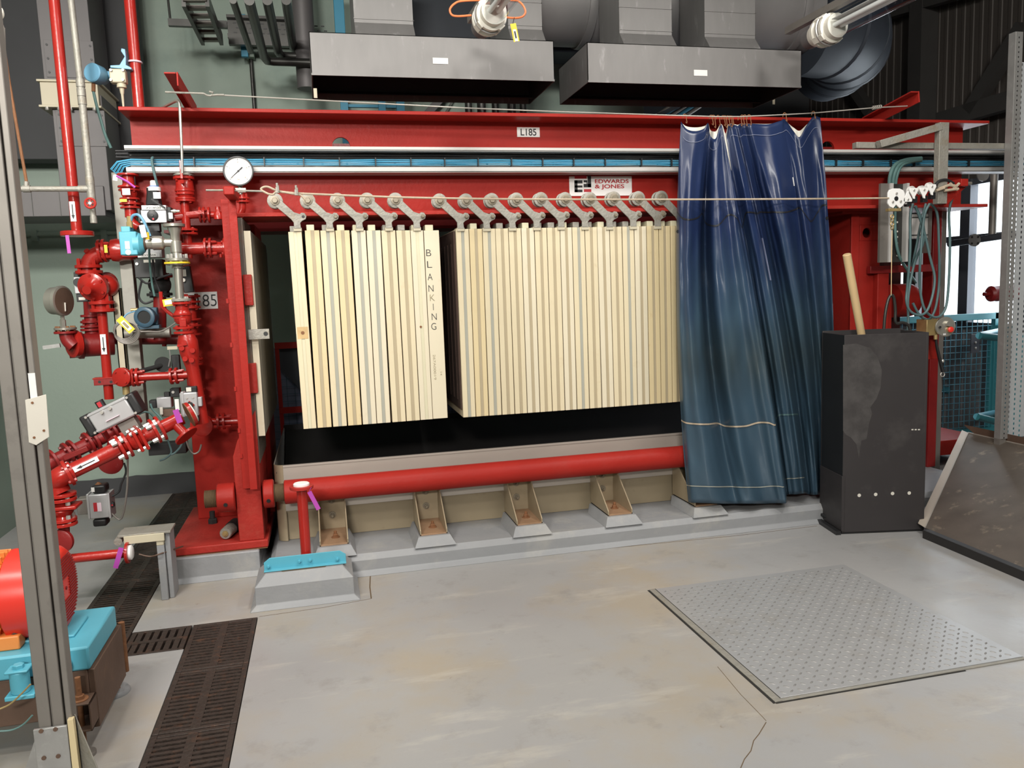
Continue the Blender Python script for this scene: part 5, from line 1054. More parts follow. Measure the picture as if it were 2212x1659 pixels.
t = thing('float_switch', 'round black disc on a rod hanging behind the branch pipe', 'switch', w(353, 800, 5.12)); c = w(352, 787, 5.12); obj('disc', MB().lathe(c, -UY, [(0, 17 * K), (.012, 17 * K)], 28), 'black_matt', t); obj('rod', MB().cyl(w(350, 789, 5.12), w(300, 803, 5.0), 5 * K), 'black_matt', t); box_(t, 370, 767, 388, 800, 5.14, 14, 'black', 'block', .004); obj('wire', MB().tube([w(366, 755, 5.0), w(368, 772, 5.0), w(364, 792, 5.0)], .003, 6), 'galv', t); box_(t, 361, 748, 383, 755, 5.0, 1, 'cream_paint', 'tag_strip', 0)
# ---- tilted silver actuator
def tilt_act(c, ang, lpx, hpx, Y, label, label_mat='pink_pale', red=True):
    s = K; u = UX * math.cos(ang) + UZ * math.sin(ang); n_ = UZ * math.cos(ang) - UX * math.sin(ang)
    t = thing('valve_actuator', label, 'actuator', c - n_ * hpx * s * .6)
    obj('body', MB().obox(c, u, hpx * s, hpx * s * .95, lpx * s, n_), 'silver', t, .008)
    obj('rib', MB().obox(c - n_ * hpx * s * .36 - UY * hpx * s * .49, u, .006, .010, lpx * s, n_).obox(c + n_ * hpx * s * .40 - UY * hpx * s * .49, u, .010, .008, lpx * s, n_), 'silver', t)
    for k in (-1, 1): 
        e = obj('end_cap', MB().obox(c + u * (k * (lpx / 2 + 8) * s), u, hpx * s * 1.02, hpx * s, 16 * s, n_), 'black', t, .010)
        for j in (-1, 1): q = c + u * (k * (lpx / 2 + 3) * s) + n_ * (j * hpx * s * .38) - UY * hpx * s * .48; obj('bolt', MB().cyl(q, q - UY * .010, 2.4 * s), 'bolt_steel', e)
    q = c - UY * hpx * s * .485 - n_ * hpx * s * .15; obj('label_plate', MB().obox(q, u, 11 * s, .003, 26 * s, n_), label_mat, t)
    for j in (-1, 1): q = c - UY * hpx * s * .48 + n_ * hpx * s * .28 + u * (j * 8 - 3) * s; obj('port', MB().cyl(q, q - UY * .018, 3.2 * s), 'bolt_steel', t)
    if red: q = c + n_ * hpx * s * .62 - u * 12 * s; obj('indicator', MB().cyl(q - n_ * .02, q + n_ * .02, 8 * s), 'black', t); obj('indicator_mark', MB().obox(q - UY * 8 * s - n_ * .0, n_, 7 * s, .006, 10 * s, UY), 'ink_red', t)
    return t, u, n_
Y = 4.52; c = w(246, 893, Y); ang = R_(24)
t, u, n_ = tilt_act(c, ang, 76, 44, Y, 'slanting silver actuator with black end caps over the lower pipework')
obj('mount_block', MB().obox(c - n_ * 33 * K + u * 14 * K, u, 24 * K, 30 * K, 34 * K, n_), 'galv_post', t, .003)
t = thing('valve_actuator', 'upright silver actuator with a red and black position mark by the red end plate', 'actuator', w(410, 900, 4.8)); Y = 4.58
box_(t, 389, 848, 427, 900, Y, 40, 'silver', 'body', .006); box_(t, 392, 846, 398, 901, Y - .004, 2, 'silver', 'rib', .002); box_(t, 427, 858, 436, 878, Y + .01, 20, 'silver', 'side_lug', .003); box_(t, 400, 835, 425, 849, Y + .01, 30, 'black', 'top_cap', .004); box_(t, 402, 837, 413, 846, Y + .008, .5, 'offwhite', 'label_plate', 0); box_(t, 420, 899, 430, 910, Y + .01, 24, 'black', 'bottom_cap', .003)
c = w(410, 875, Y); obj('position_knob', MB().cyl(c, c - V(0, .018, 0), 7 * K), 'black', t); obj('position_mark', MB().prism([c + V(0, -.004, 9 * K), c + V(10 * K, -.004, 0), c + V(0, -.004, -9 * K), c + V(-10 * K, -.004, 0)], (0, -.003, 0)), 'red_worn', t)
for x, y in ((404, 860), (417, 859), (407, 890), (419, 888)): q = w(x, y, Y); obj('screw', MB().cyl(q, q - V(0, .004, 0), 1.8 * K), 'bolt_steel', t)
t = thing('valve_actuator', 'small grey actuator with a black cube head half hidden behind the upright one', 'actuator', w(352, 900, 5.0)); box_(t, 338, 858, 370, 882, 5.0, 30, 'silver', 'body', .005); box_(t, 367, 839, 388, 858, 5.0, 24, 'black', 'head', .004); box_(t, 322, 865, 338, 882, 5.02, 24, 'black', 'end_cap', .004); box_(t, 354, 847, 366, 858, 5.01, 10, 'black', 'knob', .003); c = w(374, 847, 5.0); obj('screw', MB().cyl(c, c - V(0, .006, 0), 3 * K), 'bolt_steel', t); box_(t, 349, 884, 378, 900, 4.98, 14, 'brown_steel', 'solenoid', .003); box_(t, 345, 880, 352, 896, 4.97, 6, 'offwhite', 'plug', .002); box_(t, 378, 862, 387, 886, 4.60, .5, 'white', 'tag_plate', 0)
# ---- front slanting assembly with bright bolts
A = w(413, 893, 4.50); B = w(130, 1030, 4.28); d = (B - A).normalized()
def on(px, py):
    f = (413 - px) / (413 - 130); return A + (B - A) * f
t = thing('slanted_pipe', 'slanting red pipe with bright bolted flanges and an arrow label', 'pipe', (A + B) / 2 - V(0, 0, .2))
s_ = M_(1, on(300, 0))
obj('pipe', MB().cyl(on(345, 0), on(392, 0), 15 * s_), 'red_pipe', t); obj('pipe', MB().cyl(on(250, 0), B, 16.5 * s_), 'red_pipe', t)
e = on(404, 0); dd = V(.78, -.45, .42).normalized(); pts = spline([on(390, 0), on(404, 0), e + V(.03, -.01, -.0)], 4); 
flange(t, A + V(0, -.02, .0), -d, 28 * s_, 8 * s_, 'red_pipe', 'bolt_steel', 0); q = A + V(0, -.02, 0) - d * 5 * s_; obj('white_face', MB().lathe(q, -d, [(0, 22 * s_), (.006, 22 * s_), (.007, 14 * s_)], 28), 'offwhite', t)
obj('branch', MB().lathe(on(372, 0), V(.62, -.30, -.72), [(0, 11 * s_), (.10, 10 * s_)], 20), 'red_pipe', t); flange(t, on(372, 0) + V(.62, -.30, -.72).normalized() * .10, V(.62, -.30, -.72), 27 * s_, 6 * s_, 'red_pipe', 'red_pipe', 0)
paper_tag(t, w(379, 885, 4.41), V(.25, 0, -1), 12 * s_, 30 * s_, 'purple', 'tag', 'purple ribbon tag'); obj('gasket_band', MB().lathe(A + V(0, -.02, 0) + d * .008, d, [(0, 28.6 * s_), (.004, 28.6 * s_)], 28), 'rust', t)
for px, g in ((336, 13), (262, 13)): 
    for k in (-1, 1): flange(t, on(px, 0) + d * (k * g * s_ / 2), d, 29 * s_, 6.5 * s_, 'red_pipe', 'bolt_steel', 4 if k > 0 else 0, br=5 * s_, h=.034)
m = on(300, 0); a_, b_, _ = frame(d)
obj('diaphragm_plate', MB().obox(m, d, 66 * s_, 50 * s_, 7 * s_).obox(m + d * 12 * s_, d, 62 * s_, 48 * s_, 7 * s_), 'red_pipe', t, .006); obj('throat', MB().lathe(on(330, 0), d, [(0, 20 * s_), (.05, 14 * s_), (.10, 24 * s_), (.15, 14 * s_), (.19, 20 * s_)], 20), 'red_pipe', t)
bolts(t, m + d * .018, d, 28 * s_, 4, 4.5 * s_, .03, 'bolt_steel', phase=.5)
q = on(182, 0); nn = (CAM - q).normalized(); nn = (nn - d * nn.dot(d)).normalized(); arrow_label(t, q + nn * 16.8 * s_, d, 50 * s_, 11 * s_, nn)
fc = B + V(0, 0, .0); flange(t, on(146, 0), d, 29 * s_, 7 * s_, 'red_pipe', 'red_pipe', 4)
# vertical leg at its lower end
Yv = 4.30; t = thing('diaphragm_valve', 'red flanged valve standing below the slanting pipe by the galvanised post', 'valve', w(140, 1180, Yv)); s_ = M_(1, w(135, 1080, Yv))
obj('elbow', MB().tube(spline([B + d * -.06, B, w(122, 1045, Yv), w(130, 1065, Yv)], 5), 22 * s_, 22), 'red_pipe', t)
for px, py, r, n in ((132, 1068, 30, 0), (133, 1078, 30, 4), (137, 1122, 27, 4), (138, 1131, 27, 0)): flange(t, w(px, py, Yv), UZ, r * s_, 7 * s_, 'red_pipe', 'bolt_steel', n, br=5 * s_, h=.026)
q = w(134, 1092, Yv); obj('diaphragm_plate', MB().box(q + V(-30 * s_, -26 * s_, -6 * s_), q + V(34 * s_, 26 * s_, 2 * s_)), 'red_pipe', t, .005); obj('throat', MB().lathe(w(133, 1072, Yv), -UZ, [(0, 20 * s_), (.04, 15 * s_), (.07, 24 * s_), (.10, 15 * s_), (.14, 20 * s_)], 20), 'red_pipe', t)
obj('pipe', MB().cyl(w(138, 1130, Yv), w(139, 1165, Yv), 11 * s_), 'red_dark', t); c = w(134, 1168, Yv - .02); obj('blank_disc', MB().lathe(c, V(-.2, -1, 0), [(0, 26 * s_), (.02, 26 * s_), (.024, 22 * s_)], 28), 'red_dark', t)
# rear parallel dull assembly
A2 = w(300, 905, 5.15); B2 = w(100, 1005, 4.85); d2 = (B2 - A2).normalized(); t = thing('slanted_pipe', 'dull red slanting pipe run partly behind the bright bolted one', 'pipe', (A2 + B2) / 2 - V(0, 0, .2))
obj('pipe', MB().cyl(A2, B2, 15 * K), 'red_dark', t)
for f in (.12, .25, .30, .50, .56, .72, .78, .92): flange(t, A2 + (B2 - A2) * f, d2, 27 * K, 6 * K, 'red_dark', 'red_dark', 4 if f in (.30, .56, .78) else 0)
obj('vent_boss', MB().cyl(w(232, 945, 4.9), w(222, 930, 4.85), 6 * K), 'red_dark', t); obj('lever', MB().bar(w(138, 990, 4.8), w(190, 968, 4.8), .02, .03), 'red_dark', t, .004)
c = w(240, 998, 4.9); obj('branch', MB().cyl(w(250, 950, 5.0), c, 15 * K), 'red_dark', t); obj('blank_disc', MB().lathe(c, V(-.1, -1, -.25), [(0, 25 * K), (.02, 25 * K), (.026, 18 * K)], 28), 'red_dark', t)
# lower feed nozzle into the head
Y = 5.02; t = thing('feed_pipe', 'small red feed pipe with a flange pair low on the red end plate', 'pipe', w(480, 930, Y)); pipe_(t, [(445, 912), (522, 909)], 7.5, Y); pair(t, 478, 910, UX, 18, 5, 11, Y); c = w(437, 918, Y - .05); obj('blank_disc', MB().lathe(c, V(-.15, -1, -.1), [(0, 24 * K), (.02, 24 * K), (.024, 20 * K)], 28), 'red_pipe', t); obj('elbow', MB().sphere(c + V(.0, .05, 0), 21 * K, 18), 'red_pipe', t)
for k, (q, l, m_) in enumerate((([(300, 895), (312, 890), (325, 893), (335, 905)], 'green and yellow cable arching from the slanting actuator', 'green_cable'), ([(358, 940), (366, 960), (370, 978), (358, 990), (345, 995)], 'teal cable hanging below the slanting pipe', 'teal_cable'), ([(395, 950), (390, 965), (378, 978), (370, 982)], 'grey cable end beside the hanging teal cable', 'teal_cable'), ([(402, 950), (408, 968), (418, 980), (430, 975), (435, 960)], 'thin cable looping in front of the red end plate', 'galv_post'), ([(268, 1000), (272, 1020), (262, 1045), (257, 1062), (242, 1072)], 'black cable running down to the low grey actuator', 'black_cable'), ([(276, 990), (274, 1060), (262, 1120), (240, 1108)], 'thin dangling cable beside the low grey actuator', 'galv_post'), ([(325, 872), (330, 885), (345, 900), (355, 915)], 'pale green cable between the two upright actuators', 'green_cable'))):
    tag(obj('instrument_cable', MB().tube(spline([w(x, y, 4.72 if k != 3 else 5.0) for x, y in q], 6), .0055, 8), m_), l, 'cable')
tag(obj('cable_tray', MB().box(*pbox(320, 958, 402, 982, 5.25, .1)), 'black_matt', None, .004), 'black cable trunking behind the slanting pipes', 'trunking')
# low grey actuator
Y = 4.70; t = thing('valve_actuator', 'low grey actuator with black ends and a red label near the floor', 'actuator', w(215, 1140, Y)); box_(t, 191, 1068, 236, 1120, Y, 40, 'silver', 'body', .005); box_(t, 188, 1068, 193, 1121, Y - .005, 44, 'silver', 'side_plate', .002); box_(t, 233, 1066, 238, 1120, Y - .005, 44, 'silver', 'side_plate', .002); box_(t, 166, 1078, 190, 1112, Y + .02, 30, 'galv_post', 'mount_block', .003)
box_(t, 198, 1049, 228, 1066, Y + .01, 34, 'black', 'end_cap', .010); box_(t, 200, 1122, 230, 1138, Y + .01, 34, 'black', 'end_cap', .010); box_(t, 202, 1086, 210, 1105, Y - .002, .6, 'ink_red', 'label_plate', 0); box_(t, 210, 1086, 219, 1105, Y - .002, .6, 'pink_pale', 'label_plate', 0); box_(t, 236, 1086, 246, 1096, Y + .02, 10, 'black', 'indicator', .003); box_(t, 237, 1090, 244, 1093, Y + .018, 2, 'ink_red', 'indicator_mark', 0); box_(t, 197, 1053, 204, 1063, Y + .008, .5, 'white', 'paper_label', 0); obj('top_screw', MB().lathe(w(213, 1049, Y + .05), UZ, [(0, 8 * K), (.01, 6 * K), (.02, 2 * K)], 14), 'rust', t)
# low capped pipe with a purple tag
Y = 4.30; a_, b_ = w(100, 1210, Y), w(276, 1196, Y); b_.z = a_.z = (a_.z + b_.z) / 2; s_ = M_(1, b_); t = thing('drain_pipe', 'low red pipe with a white end cap and purple tag over the black grating', 'pipe', V(b_.x, Y, b_.z - .05)); obj('pipe', MB().cyl(a_, b_, 10 * s_), 'red_pipe', t); flange(t, b_, UX, 23 * s_, 6 * s_, 'red_pipe', 'red_pipe', 0); obj('white_cap', MB().lathe(b_ + UX * 3 * s_, UX, [(0, 16 * s_), (.012, 16 * s_), (.018, 12 * s_)], 28), 'white', t)
paper_tag(t, w(262, 1183, Y - .06), V(-.35, 0, -1), 10 * s_, 46 * s_, 'purple', 'tag', 'purple ribbon tag')
# concrete and steel step frame by the grating
Y = 4.32; t = thing('floor_stand', 'low galvanised and cream stand straddling the black grating', 'stand', V(w(345, 1270, Y).x, Y, 0)); zt = w(300, 1158, Y).z; x0, x1 = w(268, 1165, Y).x, w(356, 1165, Y).x
obj('top_plate', MB().box((x0 - .03, Y, zt), (x1 + .03, Y + .15, zt + .012)), 'galv_old', t, .002); obj('front_angle', MB().box((x0, Y - .01, zt - .035), (x1, Y, zt + .006)), 'cream_paint', t, .002); lo = V(w(340, 1200, Y).x, Y, 0); obj('leg', MB().box(lo, (w(356, 1200, Y).x, Y + .06, zt - .06)), 'concrete_paint', t, .003); obj('leg_cap', MB().box((lo.x, lo.y - .002, zt - .06), (w(356, 1200, Y).x, Y + .06, zt)), 'cream_paint', t, .003); obj('leg', MB().box((w(356, 1200, Y).x + .002, Y + .02, 0), (w(368, 1200, Y).x, Y + .15, zt)), 'concrete_paint', t, .003)
obj('lip', MB().cyl((x0 - .03, Y + .0, zt - .02), (x0 - .03, Y + .13, zt - .01), .02), 'galv_old', t); obj('wire', MB().tube(spline([w(300, 1197, Y - .01), w(325, 1202, Y - .01), w(350, 1195, Y - .01), w(395, 1180, Y + .2)], 6), .004, 6), 'brown_steel', t)
# ---- white dial gauge above the guard post
Y = 4.68; t = thing('pressure_gauge', 'large round white dial gauge in a black rim above the red guard post', 'gauge', w(520, 410, Y)); c = w(515, 370, Y); s = M_(1, c)
obj('case', MB().lathe(c + V(0, .06, 0), -UY, [(0, 28 * s), (.03, 30 * s), (.05, 31.5 * s), (.064, 32 * s), (.076, 31 * s), (.076, 28.5 * s), (.0655, 28.3 * s)], 44), 'black', t)
dl = obj('dial', MB().lathe(c - V(0, .0065, 0), -UY, [(0, 28.4 * s), (.001, 28.4 * s)], 44), 'white', t); tk = MB()
for i in range(41):
    a = R_(225 - 270 * i / 40); r0 = 24.5 if i % 10 else 22.5
    e = V(math.cos(a), 0, math.sin(a)); tk.bar(c - V(0, .008, 0) + e * r0 * s, c - V(0, .008, 0) + e * 26.5 * s, .0012 if i % 10 else .0022, .0006, UY)
obj('ticks', tk, 'ink', dl, smooth=False)
for i, n_t in enumerate(('0', '2', '4', '6', '8')): a = R_(225 - 67.5 * i); text(n_t, dl, c + V(math.cos(a) * 19 * s, -.0076, math.sin(a) * 19 * s), UX, UZ, 4.5 * s, 'ink_faint', fit=2.6 * s)
text('bar', dl, c + V(0, -.0076, -17 * s), UX, UZ, 4.6 * s, 'ink_faint', fit=6.5 * s)
nd = c - V(0, .0095, 0); a = R_(222); e = V(math.cos(a), 0, math.sin(a)); e2 = V(-e.z, 0, e.x); obj('needle', MB().prism([nd - e * 12 * s + e2 * 1.3 * s, nd - e * 12 * s - e2 * 1.3 * s, nd + e * 22 * s - e2 * .3 * s, nd + e * 22 * s + e2 * .3 * s], (0, -.0015, 0)).cyl(nd, nd - V(0, .003, 0), 2 * s), 'ink', t)
obj('stem', MB().cyl(w(519, 402, Y + .03), w(520, 420, Y + .03), 5 * s), 'ss', t); lb = box_(t, 508, 406, 531, 415, Y, 1, 'offwhite', 'tag_plate', 0)
Y = 4.72; t = thing('gauge_pipe', 'red elbowed pipe with a flange carrying the white dial gauge', 'pipe', w(525, 470, Y)); pipe_(t, [(523, 418), (524, 450), (520, 462), (525, 470)], 7, Y, bend=4); pair(t, 525, 432, UZ, 14, 4, 7, Y); 
# ================================================================ far end of the press
Y = 4.90
t = thing('press_end_column', 'red end column of the press beyond the curtain with a round hole', 'column', (3.6, 5.1, .116))
def rx(px, Y=4.9, py=600): return W(px, py, y=Y).x
def rz(py, Y=4.9, px=1860): return W(px, py, y=Y).z
x0, x1 = rx(1839), rx(1900); zt = rz(458); h = W(1873, 503, y=Y)
col = MB(); col.box((x0, Y, .116), (x1, Y + .02, h.z - .055)); col.box((x0, Y, h.z + .055), (x1, Y + .02, zt)); col.box((x0, Y, h.z - .055), (h.x - .055, Y + .02, h.z + .055)); col.box((h.x + .055, Y, h.z - .055), (x1, Y + .02, h.z + .055)); col.holed((h.x, Y + .02, h.z), UX, UZ, .055, .055, .034, .02)
col.box((x0, Y + .02, .116), (x0 + .02, Y + .5, zt)).box((x1 - .02, Y + .02, .116), (x1, Y + .5, zt)).box((x0, Y + .5, .116), (x1, Y + .52, zt))
obj('column', col, 'red', t, .003)
obj('edge_strip', MB().box((x0 - .012, Y - .012, .116), (x0 + .05, Y, zt)), 'red', t, .003)
obj('cap_plate', MB().box((rx(1812), Y - .03, rz(462)), (x1 + .02, Y + .5, rz(445))), 'red_worn', t, .004)
obj('rear_plate', MB().box((rx(1780), Y + .45, .12), (x0, Y + .50, rz(455))).box((x1, Y + .40, .12), (W(1946, 600, y=5.3).x, Y + .44, rz(440))), 'red_shaded', t)
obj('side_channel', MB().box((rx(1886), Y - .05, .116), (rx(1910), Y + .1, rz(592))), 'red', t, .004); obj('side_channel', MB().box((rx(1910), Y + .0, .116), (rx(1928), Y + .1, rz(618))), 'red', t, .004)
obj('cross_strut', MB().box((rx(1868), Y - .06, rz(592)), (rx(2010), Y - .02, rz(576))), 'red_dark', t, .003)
ua, ub = rx(2014, 4.95), rx(2032, 4.95); obj('rear_upright', MB().box((ua, 4.95, .116), (ub, 5.05, 2.0)), 'red_dark', t, .003)
t = thing('hydraulic_cylinder', 'fat round ended red cylinder projecting behind the hanging cables', 'cylinder', W(1960, 650, y=5.1)); c = W(1925, 650, y=5.15); r = M_(36, c)
obj('barrel', MB().lathe(c, UX, [(0, r), (.13, r), (.16, r * .97), (.185, r * .85), (.2, r * .5), (.205, 0)], 36), 'red', t)
t = thing('red_box', 'small red rectangular duct end under the push button box', 'box', W(2014, 776, y=4.7)); lo, hi = pbox(2004, 722, 2025, 776, 4.72, .1); obj('body', MB().box(lo, hi), 'red', t, .003)
# dark slotted channel with white edges
Y = 4.62; t = thing('slotted_channel', 'dark slotted steel channel with white edges beside the red end column', 'channel', W(1935, 570, y=Y)); lo, hi = pbox(1906, 396, 1960, 566, Y, .05)
obj('back_web', MB().box((lo.x, Y + .03, lo.z), (hi.x, Y + .036, hi.z)), 'conduit_dark', t); obj('edge', MB().box((rx(1917, Y), Y - .01, lo.z), (rx(1924, Y), Y + .03, hi.z)), 'tray_grey', t); obj('edge', MB().box((rx(1953, Y), Y - .01, lo.z), (rx(1958, Y), Y + .03, hi.z)), 'tray_grey', t)
obj('outer_plate', MB().box((rx(1899, Y), Y + .0, lo.z), (rx(1916, Y), Y + .02, hi.z)), 'galv_post', t)
for py in (480, 500, 512, 525, 540, 552): p = W(1938, py, y=Y + .03); obj('slot', MB().cyl(p, p - V(0, .002, 0), .006), 'offwhite', t)
Y = 4.75; t = thing('junction_box', 'pale grey rectangular box on the frame behind the hanging cables', 'box', W(1987, 515, y=Y)); lo, hi = pbox(1970, 462, 2005, 515, Y, .06); obj('case', MB().box(lo, hi), 'tray_grey', t, .004); obj('lid_band', MB().box((lo.x, Y - .004, lo.z + .02), (hi.x, Y, lo.z + .026)).box((lo.x, Y - .004, hi.z - .026), (hi.x, Y, hi.z - .02)), 'conduit_dark', t)
obj('bracket', MB().box((hi.x, Y, lo.z - .1), (hi.x + .03, Y + .05, hi.z + .05)), 'galv_post', t)
# galvanised hanger frame
Y = 4.40; t = thing('galvanised_frame', 'galvanised strut frame with a diagonal brace reaching past the beam end', 'frame', W(2022, 700, y=Y))
obj('post', MB().box((rx(2027, Y, 400), Y, W(2025, 440, y=Y).z), (rx(2047, Y, 400), Y + .045, W(2038, 264, y=Y).z)), 'galv_old', t, .002)
obj('post', MB().box((rx(2030, Y + .6, 600), 5.0, 0), (rx(2042, Y + .6, 600), 5.05, W(2030, 430, y=5.0).z)), 'galv_post', t, .002)
obj('brace', MB().bar(W(1898, 312, y=Y + .02), W(2030, 274, y=Y + .02), .045, .045), 'galv_old', t, .002)
obj('rail', MB().box((rx(1852, Y + .05, 312), Y + .056, W(1950, 320, y=Y + .05).z), (5.1, Y + .10, W(1950, 307, y=Y + .05).z)), 'galv_old', t, .002)
# festoon trolleys on the rope end
Y = 4.33
t = thing('festoon_clamp', 'white end clamp plate with three bolts holding the rope end', 'clamp', W(1936, 455, y=Y)); s = M_(1, W(1936, 430, y=Y)); c = W(1936, 430, y=Y)
pl = [(1919, 416), (1922, 410), (1930, 407), (1944, 407), (1952, 411), (1955, 418), (1955, 437), (1951, 444), (1944, 450), (1936, 442), (1930, 450), (1922, 446), (1918, 438)]
obj('plate', MB().prism([W(x, y, y=Y) for x, y in pl], (0, .012, 0)), 'white', t, .002)
for x, y, r in ((1936, 418, 2.5), (1928, 436, 2.6), (1945, 435, 2.6)): q = W(x, y, y=Y); obj('bolt', MB().hexa(q, -UY, r * s, .008), 'bolt_steel', t)
q = W(1936, 429, y=Y); obj('eye', MB().cyl(q, q - V(0, .002, 0), 5 * s), 'black', t)
obj('jaw', MB().box(*pbox(1920, 450, 1947, 456, Y - .01, .03)), 'brass', t, .001)
ch_ = MB()
for k in range(4): ch_.tube(arc(W(1927, 468 + k * 8, y=Y), UZ if k % 2 else UX, UZ if not k % 2 else UY, 4 * s, 0, 6.283, 10)[:-1], 1.4 * s, 6, True)
obj('chain', ch_, 'brass', t); obj('cord', MB().tube([W(1927, 498, y=Y), W(1926, 560, y=Y), W(1925, 638, y=Y)], .0025, 6), 'wood', t)
for k, (cx_, cy_, fl_, l) in enumerate(((1961, 425, -1, 'first beside the white end clamp'), (1974, 417, 1, 'second from the white end clamp'), (1996, 416, 1, 'third from the white end clamp'), (2013, 409, 1, 'last, nearest the red rope bracket'))):
    t = thing('festoon_trolley', 'small white cable trolley on the rope, ' + l, 'trolley', W(cx_, cy_ + 18, y=Y), 'white cable trolleys on the rope')
    pl = [(-9, -8 * fl_), (-8, -11 * fl_), (9, -11 * fl_), (10, -6 * fl_), (6, 2 * fl_), (3, 7 * fl_), (3, 13 * fl_), (-1, 12 * fl_), (-4, 4 * fl_), (-8, -3 * fl_)]
    obj('plate', MB().prism([W(cx_ + x, cy_ + y, y=Y - .004 * k) for x, y in (pl if fl_ > 0 else pl[::-1])], (0, .008, 0)), 'white', t, .0015)
    q = W(cx_, cy_ - 6 * fl_, y=Y - .004 * k); obj('wheel', MB().lathe(q + V(0, .012, 0), UY, [(0, 9 * s), (.004, 10 * s), (.008, 7 * s), (.016, 7 * s), (.02, 10 * s)], 20), 'tray_grey', t); obj('bolt', MB().hexa(q, -UY, 2.4 * s, .006), 'bolt_steel', t)
    q = W(cx_ + 1, cy_ + 14, y=Y + .02); obj('cable_saddle', MB().box(q + V(-.016, -.01, -.02), q + V(.016, .02, .02)), 'black', t, .002)
t = thing('rope_bracket', 'red bracket and bolt knotted with tan rope at the beam end', 'bracket', W(2065, 400, y=4.4)); lo, hi = pbox(2077, 386, 2092, 402, 4.38, .25); obj('lug', MB().box(lo, hi), 'red', t, .003); obj('arm', MB().bar(W(2030, 440, y=4.45), W(2078, 395, y=4.45), .05, .06), 'red', t, .003); q = W(2092, 396, y=4.40); obj('bolt', MB().cyl(q - V(.05, 0, 0), q + V(.02, 0, 0), .010), 'ss', t)
m = MB()
for a, b in (((2028, 408), (2050, 400)), ((2050, 400), (2066, 402)), ((2040, 412), (2070, 408)), ((2052, 396), (2068, 410)), ((2058, 410), (2072, 396)), ((2022, 412), (2040, 406))): m.tube([W(*a, y=4.385), W(*b, y=4.38)], .009, 7)
obj('rope_knot', m, 'rope', t); obj('cable_loop', MB().tube(spline([W(2018, 404, y=4.4), (W(2028, 392, y=4.4)), W(2045, 389, y=4.4), W(2060, 397, y=4.4)], 6), .010, 8), 'black_cable', t)
fc_ = [[(1972, 440), (1966, 470), (1966, 540), (1960, 620), (1958, 650), (1966, 672), (1985, 681), (2002, 672), (2014, 640), (2019, 600), (2010, 560), (1996, 500), (1978, 445)],
       [(2008, 440), (1996, 470), (1988, 560), (1987, 620), (1996, 665), (2012, 683), (2030, 683), (2044, 660), (2050, 600), (2052, 520), (2050, 460), (2058, 425)],
       [(1976, 445), (1992, 478), (1995, 520), (1975, 570), (1962, 640), (1962, 690), (1960, 716)],
       [(2010, 440), (2024, 460), (2028, 520), (2029, 600), (2024, 650), (2016, 678), (2004, 690), (1986, 680), (1972, 655)],
       [(2000, 440), (1990, 480), (1978, 540), (1970, 575)]]
fl5 = ['shortest loop under the white trolleys', 'longest loop, ending at the red rope bracket', 'dropping straight behind the black box', 'wide loop crossing the red upright', 'short run between the trolleys and the red cylinder']
for k, (q, l) in enumerate(zip(fc_, fl5)):
    tag(obj('festoon_cable', MB().tube(spline([W(x, y, y=4.46 + .03 * k + .05 * (i > 2)) for i, (x, y) in enumerate(q)], 6), .0085, 10), 'teal_cable'), 'grey green festoon cable, ' + l, 'cable', 'festoon cables under the trolleys')
for k, (dx, l) in enumerate(((0, 'outer'), (9, 'middle'), (16, 'inner'))):
    q_ = [W(1990 - dx * .0, 342 + dx * .3, y=4.76), W(1955 + dx, 346 + dx * .2, y=4.74), W(1932 + dx, 358, y=4.72), W(1922 + dx * .9, 385, y=4.70), W(1922 + dx * .8, 420, y=4.66), W(1924 + dx * .6, 500, y=4.64), W(1926 + dx, 552, y=4.64), W(1945 + dx, 585, y=4.7), W(1962 + dx, 610, y=4.8)]
    if dx < 16: q_ = q_[:5] + [W(1924 + dx, 446, y=4.645)]
    tag(obj('drop_cable', MB().tube(spline(q_, 6), .013 if dx < 16 else .010, 10), 'green_cable'), 'thick green grey cable curving down from the tray, %s one' % l, 'cable', 'thick cables leaving the tray')
tag(obj('hose', MB().tube(spline([W(1909, 716, y=4.5), W(1912, 680, y=4.5), W(1918, 650, y=4.5), W(1925, 638, y=4.5), W(1931, 645, y=4.5), W(1934, 670, y=4.5), W(1935, 697, y=4.5), W(1950, 697, y=4.5), W(1962, 702, y=4.5), W(1966, 714, y=4.5)], 6), .010, 10), 'conduit_dark'), 'dark hose hung from a cord behind the black box', 'hose')
# push button box
Y = 4.55; t = thing('push_button_box', 'brassy push button station with a round steel face and red button', 'switch', W(2025, 730, y=Y)); s = M_(1, W(2030, 700, y=Y))
obj('body', MB().lathe(W(2043, 706, y=Y) + V(.0, .0, 0), V(.06, 1, 0), [(0, 17 * s), (.03, 18 * s), (.10, 16 * s), (.16, 18 * s), (.17, 17 * s)], 24).box(*pbox(2002, 690, 2026, 725, Y + .02, .10)), 'brass', t, .004); c = W(2043, 706, y=Y - .02); d = V(-.28, -1, .03).normalized()
obj('face', MB().lathe(c - d * .03, d, [(0, 20 * s), (.025, 21.5 * s), (.03, 20 * s)], 32), 'ss', t); a_, b_, _ = frame(d); q = c + V(4 * s, 0, 0) + V(0, 0, 7 * s); obj('knob', MB().cyl(q, q + d * .03, 6 * s), 'ss', t); q = c + V(8 * s, 0, -6 * s); obj('button', MB().cyl(q - d * .002, q + d * .02, 7 * s), 'brass', t); obj('red_button', MB().lathe(q + d * .02, d, [(0, 6 * s), (.01, 6 * s), (.014, 4 * s)], 24), 'red_motor', t); q = c + V(-15 * s, 0, 0); obj('screw', MB().cyl(q, q + d * .006, 2.6 * s), 'black', t)
q = c + V(0, 0, -16 * s); obj('legend', MB().obox(q + d * .001, V(1, .25, 0), 4 * s, .002, 16 * s, d), 'white', t)
